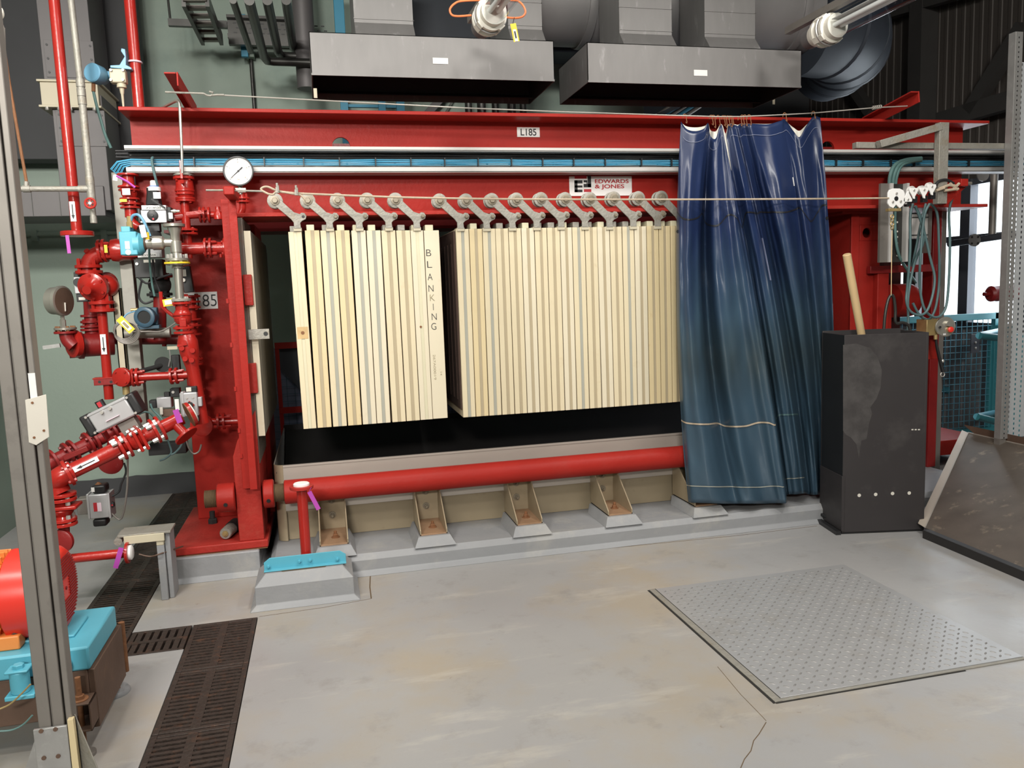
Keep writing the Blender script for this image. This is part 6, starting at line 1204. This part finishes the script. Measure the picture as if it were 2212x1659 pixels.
t = thing('safety_strap', 'black wrist strap with a clip dangling under the push button box', 'strap', W(2036, 815, y=Y)); obj('strap', MB().tube(spline([W(2022, 732, y=Y), W(2024, 750, y=Y), W(2031, 780, y=Y), W(2037, 803, y=Y)], 5), [.008 + .005 * (i / 15) for i in range(16)], 8), 'black', t); obj('clip', MB().tube(arc(W(2036, 809, y=Y), UX, UZ, 5 * s, 0, 6.28, 12)[:-1], 1.2 * s, 6, True), 'bolt_steel', t); q = W(2036, 780, y=Y); obj('buckle', MB().sphere(q, 4 * s, 10), 'bolt_steel', t); obj('cord', MB().cyl(W(2035, 813, y=Y), W(2036, 840, y=Y), .003), 'black', t); q = W(2021, 733, y=Y); obj('gland', MB().cyl(q, q + V(0, 0, .03), .012), 'brass', t)
# ================================================================ blue mesh guard and rails at the back
Y = 6.3
def guard(c0, c1, z0, z1, label, post=True, step=.058):
    d = (c1 - c0); L = d.length; d.normalize(); t = thing('mesh_guard', label, 'guard', V(c0.x, c0.y, z0))
    f = MB(); f.bar(V(c0.x, c0.y, z1 - .03), V(c1.x, c1.y, z1 - .03), .05, .06); f.bar(V(c0.x, c0.y, z0 + .02), V(c1.x, c1.y, z0 + .02), .05, .05)
    for e in (c0 + d * .03, c1 - d * .03): f.bar(V(e.x, e.y, z0), V(e.x, e.y, z1), .05, .06)
    obj('guard_frame', f, 'cyan_rail', t, .003)
    m = MB(); k = int(L / step)
    for i in range(1, k): p = c0 + d * (L * i / k); m.bar(V(p.x, p.y, z0), V(p.x, p.y, z1), .005, .005)
    k = int((z1 - z0) / step)
    for i in range(1, k): z = z0 + (z1 - z0) * i / k; m.bar(V(c0.x, c0.y, z), V(c1.x, c1.y, z), .005, .005)
    obj('wire_mesh', m, 'mesh_blue', t, smooth=False); return t
g0, g1 = W(1925, 690, y=Y), W(2157, 690, y=Y); zt, zb = W(2050, 680, y=Y).z, W(2030, 992, y=Y).z
guard(V(g0.x, Y, 0), V(g1.x, Y, 0), max(zb, .02), zt, 'blue wire mesh guard panel standing before the bright window')
guard(V(g1.x - .06, Y + .05, 0), V(g1.x + .35, Y - 1.1, 0), max(zb, .02), zt - .12, 'blue wire mesh side panel beside the perforated upright')
hp = V(g1.x - .08, Y - .05, 0); z_ = W(2100, 740, y=6.2).z; t = thing('guard_hinge', 'dark plate with two bolts on the corner of the mesh guard', 'hinge', W(2115, 765, y=6.2)); lo, hi = pbox(2098, 722, 2116, 762, 6.2, .012); obj('plate', MB().box(lo, hi), 'window_frame', t, .001)
for py in (740, 752): q = W(2107, py, y=6.2); obj('bolt', MB().hexa(q, -UY, .012, .008), 'bolt_steel', t)
t = thing('sloping_handrail', 'teal handrail sloping behind the mesh guard', 'handrail', W(2060, 850, y=6.9)); obj('rail', MB().cyl(W(1990, 832, y=6.7), W(2130, 858, y=7.3), .035), 'cyan', t); obj('post', MB().cyl(W(2130, 858, y=7.3), V(W(2130, 858, y=7.3).x, 7.3, 0), .03), 'cyan', t)
Y = 5.0; t = thing('handrail', 'teal tubular handrail with two rails meeting a round post at the frame edge', 'handrail', V(W(2205, 800, y=Y).x, Y, 0)); q = W(2204, 735, y=Y); obj('post', MB().cyl(V(q.x, Y, 0), V(q.x, Y, q.z + .05), .040), 'cyan_rail', t); 
for py, px in ((733, 2115), (908, 2110)):
    a_ = W(px, py - 8, y=Y - .05); b_ = V(q.x, Y, W(2204, py + (2 if py < 800 else 14), y=Y).z); obj('rail', MB().cyl(a_, b_, .027), 'cyan_rail', t); obj('knuckle', MB().sphere(b_, .050, 18), 'cyan_rail', t); c_ = W(2165, py - 20, y=6.1); obj('rail', MB().cyl(a_, c_, .024), 'cyan', t)
tag(obj('platform_edge', MB().box((W(1990, 1030, y=5.3).x, 5.3, .10), (5.2, 6.2, .22)), 'red', None, .004), 'low red platform edge showing between the black box and the leaning plate', 'platform')
t = thing('water_tank', 'dull red ribbed bottle shape against the bright window', 'bottle', W(2150, 650, y=5.6)); c = W(2136, 635, y=5.6); r = M_(17, c); obj('body', MB().lathe(c, UX, [(0, r * .7), (.02, r), (.06, r * .95), (.08, r), (.13, r * .95), (.16, r), (.26, r)], 20), 'red_dark', t); obj('neck', MB().cyl(c, c - V(.05, 0, 0), r * .25), 'red_dark', t); q = W(2166, 632, y=5.52); obj('label_band', MB().box((q.x - .03, q.y - .01, q.z - .02), (q.x + .04, q.y, q.z + .02)), 'offwhite', t)
# galvanised pipe rack before the window
Y = 5.7; t = thing('pipe_rack', 'galvanised tube rail with a round flange plate in front of the window', 'pipe', W(2105, 520, y=Y)); a_, b_ = W(2050, 527, y=Y + .3), W(2190, 506, y=Y - .3); obj('rail', MB().cyl(a_, b_, .028), 'window_frame', t); q = W(2143, 513, y=Y - .05); obj('riser', MB().cyl(q, V(q.x, q.y, W(2143, 372, y=Y).z), .030), 'galv_post', t); q = W(2104, 519, y=Y - .02); dd = V(-.2, -1, 0).normalized(); pf = obj('flange_plate', MB().lathe(q, dd, [(0, .052), (.01, .052)], 28), 'galv', t); bolts(pf, q + dd * .01, dd, .037, 4, .010, .006, 'conduit_dark', False); q = W(2122, 378, y=Y); obj('upper_flange', MB().lathe(q, dd, [(0, .052), (.012, .052)], 28).cyl(q + dd * .012, q + dd * .013, .02), 'galv', t)
# perforated upright tray
Y = 4.40; t = thing('perforated_tray', 'tall galvanised perforated upright near the edge, with a narrow flange', 'cable tray', V(4.46, Y, 0)); xa, xb, xc = W(2181, 400, y=Y).x, W(2197, 400, y=Y).x, 4.68; zt = W(2190, 68, y=Y).z
def perf(mb, x0, x1, y, z0, z1, cols, pitch, hw, hh):      # sheet built from strips so the holes are real
    xs_ = [x0 + (x1 - x0) * (i + .5) / cols for i in range(cols)]; ed = [x0]
    for x in xs_: ed += [x - hw, x + hw]
    ed.append(x1)
    for i in range(0, len(ed), 2): mb.box((ed[i], y, z0), (ed[i + 1], y + .003, z1))
    for k, x in enumerate(xs_):
        z = z0 + (pitch / 2 if k % 2 else 0); last = z0
        while z < z1 - hh: mb.box((x - hw, y, last), (x + hw, y + .003, max(z, last + 1e-4))); last = z + hh; z += pitch
        mb.box((x - hw, y, last), (x + hw, y + .003, z1))
m = MB(); perf(m, xb, xc, Y + .02, .42, zt - .18, 4, .034, .006, .017); obj('perforated_web', m, 'galv_bright', t, smooth=False)
m = MB(); m.box((xa, Y, .42), (xa + .006, Y + .05, zt)).box((xb - .004, Y - .002, .42), (xb, Y + .022, zt)); perf(m, xa + .006, xb - .004, Y - .002, .42, zt, 1, .030, .005, .012); obj('side_flange', m, 'galv', t, smooth=False)
obj('foot', MB().box((xa, Y + .003, 0), (xa + .05, Y + .05, .42)), 'galv_post', t)
# ================================================================ black box with handle
bx0, bx1, by0 = 2.99, 3.49, 4.06
t = thing('black_box', 'tall open black box on the floor with four white dots and a rubbed grey patch', 'box', (3.24, 4.25, 0)); zt = 1.21
FL, FR, BL = V(2.995, 4.10, 0), V(3.485, 3.99, 0), V(3.052, 4.40, 0); BR = FR + (BL - FL)
def wallp(a, b, z0, z1, th): 
    n_ = (b - a).cross(UZ).normalized() * -th; return MB().prism([V(a.x, a.y, z0), V(b.x, b.y, z0), V(b.x, b.y, z1), V(a.x, a.y, z1)], n_)
obj('front_panel', wallp(FL, FR, .004, zt, .012), 'box_black', t, .0015)
sp_ = wallp(BL, FL, .30, zt - .0, .012); obj('side_panel', sp_, 'black', t, .001)
obj('side_base', wallp(BL + V(-.006, -.004, 0), FL + V(-.006, -.004, 0), .02, .36, .018), 'box_black', t, .001)
obj('back_panel', wallp(BR, BL, .004, zt + .01, .012), 'box_black', t, .001); obj('side_panel', wallp(FR, BR, .004, zt, .012), 'box_black', t, .001)
obj('bottom_panel', MB().prism([FL, FR, BR, BL], (0, 0, .012)), 'black', t)
fd = (FR - FL).normalized(); fn = V(fd.y, -fd.x, 0)
def onf(px, py):
    d = RIGHT * (px - CX) + DOWN * (py - CY) + FWD * F; return CAM + d * ((FL - CAM).dot(fn) / d.dot(fn))
for px, py in ((1856, 1070), (1891.5, 1068), (1928, 1066), (1964, 1065)): p = onf(px, py); obj('white_dot', MB().cyl(p, p + fn * .001, .0105), 'offwhite', t)
for px in (1971, 1978, 1985): p = onf(px, 928); obj('paint_fleck', MB().obox(p + fn * .0004, fd, .007, .0008, .012, fn), 'offwhite', t)
rubp = [(1821, 745), (1850, 742), (1880, 752), (1896, 772), (1905, 800), (1902, 838), (1893, 862), (1880, 880), (1884, 893), (1877, 915), (1872, 948), (1861, 952), (1855, 990), (1850, 960), (1838, 945), (1828, 940), (1821, 930)]
obj('rubbed_patch', MB().prism([onf(x, y) + fn * .0002 for x, y in rubp], fn * .0004), 'rubbed', t, label='rubbed grey patch')
obj('runner', MB().bar(FL + V(-.03, -.01, .012), BL + V(-.03, 0, .012), .03, .024), 'black', t); p = W(1790, 1118, z=.04); obj('grip', MB().bar(W(1765, 1108, z=.05), W(1805, 1122, z=.05), .02, .02), 'black', t, .005)
a_, b_ = W(1829, 549, y=4.14), W(1863, 735, y=4.22); d_ = (b_ - a_).normalized()
tag(obj('wooden_handle', MB().tube([a_ + d_ * f for f in (0, .004, .2, .5, .8, 1.1, 1.2)], [.020, .024, .024, .023, .022, .022, .022], 20), 'wood'), 'pale wooden pole handle standing in the black box', 'handle')
# ================================================================ leaning steel trough
t = thing('steel_trough', 'scraped steel trough plate leaning beside the black box', 'trough', (3.9, 3.9, 0))
P0 = W(1999, 1140, z=.05); P1 = W(2300, 1262, z=.05); T0 = W(2092, 935, y=4.75); up_ = T0 - P0; al = (P1 - P0).normalized(); al.z = 0
T0b = T0 - al * .0
L = 1.6
nrm = al.cross(up_).normalized(); nrm = nrm if nrm.dot(CAM - P0) > 0 else -nrm
e1 = P0 + al * .035 + up_ * .04; obj('back_sheet', MB().prism([P0, P0 + al * L, T0 + al * L, T0], -nrm * .004), 'trough_steel', t)
w0 = .10
obj('side_flange', MB().prism([P0, P0 + up_, P0 + up_ + nrm * .012 + al * -.06, P0 + nrm * .012 + al * -.06], -nrm * .003), 'trough_edge', t, .001); obj('flange_edge', MB().bar(P0 + nrm * .003, T0 + nrm * .003, .006, .006), 'stainless', t)
obj('top_edge', MB().bar(T0 + nrm * .002, T0 + al * L + nrm * .002, .006, .006), 'stainless', t); obj('top_lip', MB().prism([T0 + al * .06, T0 + al * L, T0 + al * L + V(0, .10, .05), T0 + al * .06 + V(0, .10, .05)], (0, 0, .004)), 'brown_steel', t)
obj('bottom_rail', MB().bar(P0 + V(-.02, -.03, -.025), P0 + al * L + V(-.02, -.03, -.025), .05, .05), 'tray_black', t, .003)
# ================================================================ checker plate hatch
hx0, hx1, hy0, hy1 = 1.575, 2.672, 2.50, 3.64
t = thing('floor_hatch', 'square tread plate hatch let into the concrete floor', 'hatch', ((hx0 + hx1) / 2, (hy0 + hy1) / 2, 0))
obj('plate', MB().box((hx0, hy0, -.004), (hx1, hy1, .004)), 'checker', t, .001)
m = MB(); st = .0365; i = 0; y = hy0 + .03
while y < hy1 - .015:
    x = hx0 + .03 + (st / 2 if 0 else 0); j = 0
    while x < hx1 - .015:
        a = R_(38) if (i + j) % 2 else R_(-52)
        e = V(math.cos(a), math.sin(a), 0); f = V(-e.y, e.x, 0); c = V(x, y, .004); Lh, Wh = .0135, .0045
        b = [m.bm.verts.new(c + e * (Lh * math.cos(q)) + f * (Wh * math.sin(q))) for q in [k * math.pi / 4 for k in range(8)]]
        tp = [m.bm.verts.new(c + e * (Lh * .6 * math.cos(q)) + f * (Wh * .45 * math.sin(q)) + V(0, 0, .0022)) for q in [k * math.pi / 4 for k in range(8)]]
        for k in range(8): m.bm.faces.new((b[k], b[(k + 1) % 8], tp[(k + 1) % 8], tp[k]))
        m.bm.faces.new(tp); x += st; j += 1
    y += st; i += 1
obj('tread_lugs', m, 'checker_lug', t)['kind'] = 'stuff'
obj('frame_angle', MB().box((hx0 - .034, hy0 - .02, .0), (hx0 - .004, hy1, .005)).box((hx0 - .004, hy0 - .02, .0), (hx1, hy0 - .004, .004)), 'galv_old', t, .001)
obj('frame_gap', MB().box((hx0 - .044, hy0 - .024, .0005), (hx0 - .034, hy1, .0016)).box((hx0 - .005, hy0, .0005), (hx0, hy1, .0045)).box((hx0 - .034, hy0 - .028, .0005), (hx1 - .3, hy0 - .022, .0016)), 'pit', t)
def seam(name, pts, wd):
    mb = MB(); P_ = [W(x, y, z=.0004) for x, y in pts]
    for a, b in zip(P_, P_[1:]): mb.bar(a, b, wd, .0006)
    struct(name, mb, 'rust_thread')
seam('trim_7', [(800, 1241), (799, 1268), (802, 1293)], .006); seam('trim_8', [(802, 1293), (700, 1312), (560, 1332)], .003); seam('trim_9', [(1655, 1560), (1640, 1585), (1628, 1600), (1622, 1622), (1608, 1640), (1600, 1659)], .003)
seam('trim_10', [(800, 1243), (1000, 1213), (1300, 1186), (1600, 1156), (1765, 1136)], .0035); seam('trim_11', [(1655, 1557), (1645, 1546), (1600, 1500), (1550, 1440)], .002)
# ================================================================ capped standpipe and blue angle bar
Y = 4.17; s = M_(1, W(655, 1120, y=Y)); t = thing('standpipe', 'short red standpipe with a white cap and purple tag before the trough', 'pipe', V(W(658, 1190, y=Y).x, Y, .165)); a_ = V(W(656, 1120, y=Y).x, Y, .172); b_ = V(a_.x, Y, W(652, 1052, y=Y).z)
obj('pipe', MB().cyl(a_, b_, 11 * s), 'red_pipe', t); flange(t, b_, UZ, 25 * s, 7 * s, 'red_worn', 'red_pipe', 0); obj('white_cap', MB().lathe(b_ + UZ * 3.5 * s, UZ, [(0, 17 * s), (.010, 17 * s), (.014, 15 * s)], 30), 'white', t)
paper_tag(t, W(668, 1062, y=Y - .06), V(.42, 0, -1), 9 * s, 44 * s, 'purple', 'tag', 'purple plastic tag'); obj('tag_tie', MB().tube([b_ + V(.05, -.03, 0), W(671, 1055, y=Y - .07), W(667, 1063, y=Y - .06)], .0015, 6), 'purple', t)
t = thing('angle_bar', 'sky blue angle bar bolted across the small concrete block', 'angle bar', (-.16, 4.12, .165)); x0, x1 = W(570, 1220, y=4.12).x, W(747, 1200, y=4.12).x
z0 = .167; obj('upright_leg', MB().prism([V(x0, 4.12, z0), V(x1, 4.12, z0), V(x1, 4.12, z0 + .040), V(x1 - .03, 4.12, z0 + .062), V(x0 + .03, 4.12, z0 + .062), V(x0, 4.12, z0 + .040)], (0, .006, 0)), 'cyan', t, .0015)
obj('flat_leg', MB().box((x0, 4.086, z0), (x1, 4.12, z0 + .005)), 'cyan', t, .0015)
for px in (579, 647, 670, 729): q = W(px, 1210, y=4.12); q = V(q.x, 4.12, z0 + (.03 if px in (647, 670) else .02)); obj('bolt', MB().cyl(q, q - V(0, .003, 0), .012).hexa(q - V(0, .003, 0), -UY, .008, .009).cyl(q, q - V(0, .020, 0), .004), 'cyan', t)
tag(obj('recess_cover', MB().prism([V(-.27, 4.075, .1655), V(-.06, 4.075, .1655), V(-.03, 4.12, .1655), V(-.30, 4.12, .1655)], (0, 0, .001)), 'rust_thread'), 'dark rusty slot under the sky blue angle bar', 'slot')
# ================================================================ galvanised post close to the camera
Y = 2.55; t = thing('strut_post', 'close galvanised double strut post with a pale sign plate and yellow base gusset', 'post', (-.89, Y, 0)); pc = W(106, 1600, y=Y); xA, xB = W(75, 1600, y=Y).x, W(137, 1600, y=Y).x; xa_ = xA - .0; s = M_(1, pc)
x0, x1 = W(30, 1100, y=Y).x, W(92, 1100, y=Y).x; x2 = W(107, 1100, y=Y).x
obj('channel', MB().box((x0, Y, .03), (x0 + (x1 - x0) * .47, Y + .045, ZC)).box((x0 + (x1 - x0) * .47, Y + .006, .03), (x0 + (x1 - x0) * .53, Y + .045, ZC)).box((x0 + (x1 - x0) * .53, Y, .03), (x1 - .004, Y + .045, ZC)), 'galv_post', t, .003)
obj('channel', MB().box((x1, Y + .004, .12), (x2, Y + .0, ZC) if 0 else (x2, Y + .05, ZC)), 'galv_post', t, .003)
obj('base_bracket', MB().box((x0 - .012, Y - .012, .0), (x1 + .006, Y - .002, W(110, 1568, y=Y).z)), 'galv', t, .002)
for px, py in ((89, 1579), (120, 1575), (95, 1637), (126, 1633)): q = W(px, py, y=Y - .012); obj('bolt', MB().cyl(q, q - V(0, .003, 0), .0065), 'brown_steel', t)
zt = W(145, 1545, y=Y + .02).z; obj('gusset', MB().prism([V(x1 + .02, Y + .02, zt), V(x1 + .15, Y - .10, 0), V(x1 + .02, Y + .02, 0)], (-.006, 0, 0) if 0 else (0, .006, 0)), 'galv_old', t, .001); obj('yellow_flange', MB().prism([V(x1 + .008, Y - .012, 0), V(x1 + .03, Y - .012, 0), V(x1 + .024, Y - .012, zt), V(x1 + .008, Y - .012, zt)], (0, .02, 0)), 'cream_yellow', t, .001); obj('rear_gusset', MB().prism([V(x0, Y + .05, .30), V(x0 - .12, Y + .05, 0), V(x0, Y + .05, 0)], (0, .006, 0)), 'galv', t)
obj('foot', MB().box((x0 - .02, Y - .03, 0), (x1 + .16, Y + .10, .008)), 'galv_old', t)
Ys = Y - .004; pl = [W(x, y, y=Ys) for x, y in ((54, 864), (99, 852), (106, 944), (78, 962), (62, 956))]; sg = obj('sign_plate', MB().prism(pl, (0, .004, 0)), 'sign_old', t, .001, label='chipped cream sign plate seen from its back')
lo, hi = pbox(63, 806, 78, 862, Ys + .006, .004); obj('white_strip', MB().box(lo, hi), 'white', t)
for px, py in ((70, 870), (74, 945), (95, 930)): q = W(px, py, y=Ys); obj('screw', MB().cyl(q, q - V(0, .002, 0), .0035), 'rust', sg)
# ================================================================ pump motor on its bed
t = thing('motor', 'orange finned electric motor with a red fan cover on a sky blue bed', 'motor', (-1.3, 3.25, .36)); Ym = 3.09; cF = W(143, 1270, y=Ym); Rm = M_(93, cF); cy_z = cF.z
xf = cF.x; obj('fan_cover', MB().lathe(V(xf, Ym, cF.z), -UX, [(0, Rm * .80), (.006, Rm * .9), (.022, Rm * .99), (.04, Rm), (.165, Rm * 1.02), (.17, Rm * .98)], 44), 'red_motor', t)
gl = MB()
for k in range(-11, 12):
    if abs(k) < 2: hw = None
    z = k * .0105; r_ = math.sqrt(max(0, (Rm * .82) ** 2 - z * z))
    for y0_, y1_ in ([(-r_, r_)] if abs(k) > 3 else [(-r_, -.035), (.035, r_)]): gl.obox(V(xf + .0012, Ym + (y0_ + y1_) / 2, cF.z + z), V(0, 1, 0), .004, .0045, y1_ - y0_, UZ)
obj('fan_slots', gl, 'red_dark', t)['kind'] = 'stuff'; obj('hub_screw', MB().cyl(V(xf, Ym, cF.z), V(xf + .003, Ym, cF.z), .006), 'red_dark', t)
obj('frame_body', MB().lathe(V(xf - .17, Ym, cF.z), -UX, [(0, Rm * .84), (.5, Rm * .84)], 40), 'orange', t); fn_ = MB()
for k in range(30): a = 2 * math.pi * k / 30; e = V(0, math.cos(a), math.sin(a)); fn_.obox(V(xf - .42, Ym, cF.z) + e * Rm * .92, UX, .007, Rm * .2, .48, e)
obj('fins', fn_, 'orange', t)['kind'] = 'stuff'
bz = W(190, 1397, y=2.9).z; obj('foot', MB().box((xf - .45, Ym - .14, bz), (xf - .12, Ym - .08, bz + .05)).box((xf - .45, Ym + .08, bz), (xf - .12, Ym + .14, bz + .05)).box((xf - .42, Ym - .12, bz + .03), (xf - .2, Ym + .12, cF.z - Rm * .5)), 'orange', t, .005); q = W(42, 1398, y=3.0); obj('foot_bolt', MB().hexa(V(q.x, Ym - .11, bz + .05), UZ, .016, .02).cyl(V(q.x, Ym - .11, bz + .06), V(q.x, Ym - .11, bz + .09), .009), 'brown_steel', t)
Xr = W(190, 1397, y=2.9).x; bz1 = W(195, 1447, y=2.9).z; yF, yR = 2.90, 3.28
t = thing('pump_bed', 'sky blue machine bed on a rusty brown frame with a threaded foot', 'machine bed', (-1.3, 3.3, 0))
obj('bed', MB().prism([V(Xr, yF, bz), V(Xr - .9, yF, bz), V(Xr - .9, yF, bz1), V(Xr + .0, yF, bz1)], (0, yR - yF, 0)), 'cyan', t, .008); obj('bed_pad', MB().box((Xr - .85, yF + .10, bz - .001), (Xr - .07, yR - .10, bz + .010)), 'cyan', t, .004)
q = W(138, 1432, y=yF); obj('drain_boss', MB().cyl(V(q.x, yF, q.z), V(q.x, yF - .04, q.z), .026), 'cyan', t); obj('drain_plug', MB().cyl(V(q.x, yF - .04, q.z), V(q.x, yF - .045, q.z), .013), 'rust_thread', t)
q = W(42, 1460, y=yF - .04); lg_ = obj('lifting_lug', MB().cyl(q + V(0, 0, -.055), q + V(0, 0, .02), .030).box(q + V(-.04, -.035, -.07), q + V(.05, .04, -.055)).box(q + V(-.035, -.03, .02), q + V(.035, .03, .028)), 'cyan', t, .003); obj('hex_nut', MB().hexa(q + V(0, 0, .028), UZ, .018, .014), 'cyan', lg_)
fz0 = .075; obj('side_beam', MB().box((Xr - .012, yF + .01, fz0), (Xr + .01, yR + .02, bz1 - .002)), 'brown_steel', t, .003); obj('front_beam', MB().box((Xr - .9, yF + .008, fz0 + .05), (Xr - .012, yF + .03, bz1 - .002)), 'brown_steel', t, .003)
hz0, hz1 = W(185, 1575, y=yF - .05).z, W(185, 1515, y=yF - .05).z
hx_ = MB(); xL = Xr - .10; yy0 = yF - .07
for a, b in (((xL, yy0, hz1 - .005), (Xr + .008, yF + .1, hz1)), ((xL, yy0, hz0), (Xr + .008, yF + .1, hz0 + .005)), ((Xr + .003, yy0, hz0), (Xr + .008, yF + .1, hz1)), ((xL, yy0, hz0), (xL + .005, yF + .1, hz1))): hx_.box(a, b)
obj('foot_channel', hx_, 'brown_steel', t, .001); q = W(171, 1500, y=yF - .03); sx_ = q.x; obj('jacking_bolt', MB().cyl((sx_, yF - .03, .008), (sx_, yF - .03, W(168, 1463, y=yF - .03).z), .009).cyl((sx_, yF - .03, hz1), (sx_, yF - .03, hz1 + .003), .028).hexa((sx_, yF - .03, hz1 + .003), UZ, .016, .014), 'rust', t); obj('foot_pad', MB().cyl((sx_, yF - .03, 0), (sx_, yF - .03, .010), .035), 'galv_post', t)
q = W(255, 1485, z=.02); obj('jacking_bolt', MB().cyl((q.x, q.y, .01), (q.x, q.y, .2), .009), 'rust', t); obj('foot_pad', MB().lathe((q.x - .02, q.y, 0), UZ, [(0, .065), (.008, .065), (.018, .058)], 28), 'concrete_paint', t); q = W(268, 1395, y=yR + .05); obj('end_stud', MB().cyl((Xr + .0, yR + .06, bz1 - .01), (Xr + .0, yR + .06, fz0), .012), 'rust', t)
for k, (q, m_, l) in enumerate((([(66, 1478), (45, 1500), (20, 1522), (-10, 1535)], 'brass', 'tan earth cable trailing from the sky blue bed'), ([(70, 1545), (50, 1565), (25, 1577), (-10, 1580)], 'green_cable', 'green yellow earth wire drooping by the motor bed'))):
    tag(obj('earth_cable', MB().tube(spline([W(x, y, y=yF - .12) for x, y in q], 6), .003, 6), m_), l, 'cable')
t = thing('steel_rack', 'red angle frame seen through the gap beside the first plate', 'frame', (-.25, 6.45, 0))
xf0 = W(597, 800, y=6.45).x; za, zb = W(620, 746, y=6.45).z, W(620, 886, y=6.45).z
obj('upright', MB().box((xf0, 6.45, 0), (xf0 + .03, 6.48, za + .02)), 'red', t, .002)
for z in (za, zb): obj('crossbar', MB().box((xf0, 6.44, z - .025), (1.2, 6.45, z + .025)), 'red', t, .002)
t = thing('mesh_guard', 'dark blue wire mesh guard behind the red angle frame', 'guard', (.3, 6.55, .2)); m = MB()
for k in range(26): m.box((-.42 + k * .06, 6.55, .30), (-.416 + k * .06, 6.554, 1.15))
for k in range(15): m.box((-.42, 6.55, .30 + k * .06), (1.1, 6.554, .304 + k * .06))
obj('wires', m, 'blue_grey', t, smooth=False); obj('back_sheet', MB().box((-.42, 6.60, .30), (1.1, 6.605, 1.15)), 'repair', t)
obj('chute', MB().prism([W(598, 752, y=6.52), W(660, 752, y=6.52), W(660, 862, y=6.52), W(640, 832, y=6.52), W(598, 792, y=6.52)], (0, .02, 0)), 'duct_black', t)
# edge pole and struts at the frame border
t = thing('side_pole', 'pale grey pole with couplings slipping off the upper edge of the picture', 'pole', W(3, 300, y=2.9)); 
for dx, r in ((-4, .008), (6, .007)): obj('pole', MB().cyl(W(dx + 0, 60, y=2.9), W(dx + 8, 330, y=2.9), r), 'galv_post', t)
for py in (28, 60): q = W(0, py, y=2.9); obj('coupling', MB().sphere(q, .012, 12, (1, 1, 1.6)), 'offwhite', t)
# ================================================================ light
def area(name, loc, rot, sx, sy, power, color=(1, .96, .90), spread=180):
    l = bpy.data.lights.new(name, 'AREA'); l.shape = 'RECTANGLE'; l.size = sx; l.size_y = sy; l.energy = power; l.color = color; l.spread = R_(spread)
    o = bpy.data.objects.new(name, l); COL.objects.link(o); o.location = loc; o.rotation_euler = [R_(k) for k in rot]; return o
def aim(o, tgt): o.rotation_euler = (Vector(tgt) - o.location).to_track_quat('-Z', 'Y').to_euler()
o = area('hall_lamp', (-1.55, -5.5, 4.1), (0, 0, 0), 1.3, .6, 460); aim(o, (-.4, 5.5, 1.5))
o = area('ceiling_or_fill_lamp', (-.6, .3, 3.75), (0, 0, 0), 1.5, .3, 42); aim(o, (.6, 5.0, 1.2))
o = area('ceiling_or_fill_lamp', (2.6, .2, 3.75), (0, 0, 0), 1.5, .3, 36); aim(o, (1.6, 5.0, 1.0))
area('ceiling_or_fill_lamp', (1.0, 2.6, 3.9), (0, 0, 0), .3, 1.5, 70); area('ceiling_or_fill_lamp', (2.9, 2.7, 3.9), (0, 0, 0), .3, 1.5, 60); area('ceiling_or_fill_lamp', (-1.2, 3.2, 3.9), (0, 0, 0), .3, 1.5, 40)
o = area('ceiling_or_fill_lamp', (-1.9, 1.6, 3.5), (0, 0, 0), 1.2, .25, 52, spread=105); aim(o, (-1.5, 6.5, .9))  # unseen fill lamp, added to brighten the left wall and red column
o = area('daylight', (XR + .5, (wy0 + wy1) / 2, 1.6), (0, 0, 0), 3.4, 2.4, 120, (.86, .93, 1.0)); aim(o, (0, (wy0 + wy1) / 2, 1.6))
wd = bpy.data.worlds.new('sky'); SC.world = wd; wd.use_nodes = True
bg = wd.node_tree.nodes['Background']; bg.inputs[0].default_value = (.93, .97, 1, 1); bg.inputs[1].default_value = 3.0
SC.view_settings.view_transform = 'Standard'; SC.view_settings.look = 'None'; SC.view_settings.gamma = 1; SC.view_settings.exposure = 0.0; SC.view_settings.use_curve_mapping = False
SC.cycles.use_denoising = True; SC.cycles.max_bounces = 7; SC.cycles.diffuse_bounces = 4; SC.cycles.glossy_bounces = 3; SC.cycles.transparent_max_bounces = 8; SC.cycles.sample_clamp_indirect = 6; SC.cycles.caustics_reflective = False; SC.cycles.caustics_refractive = False
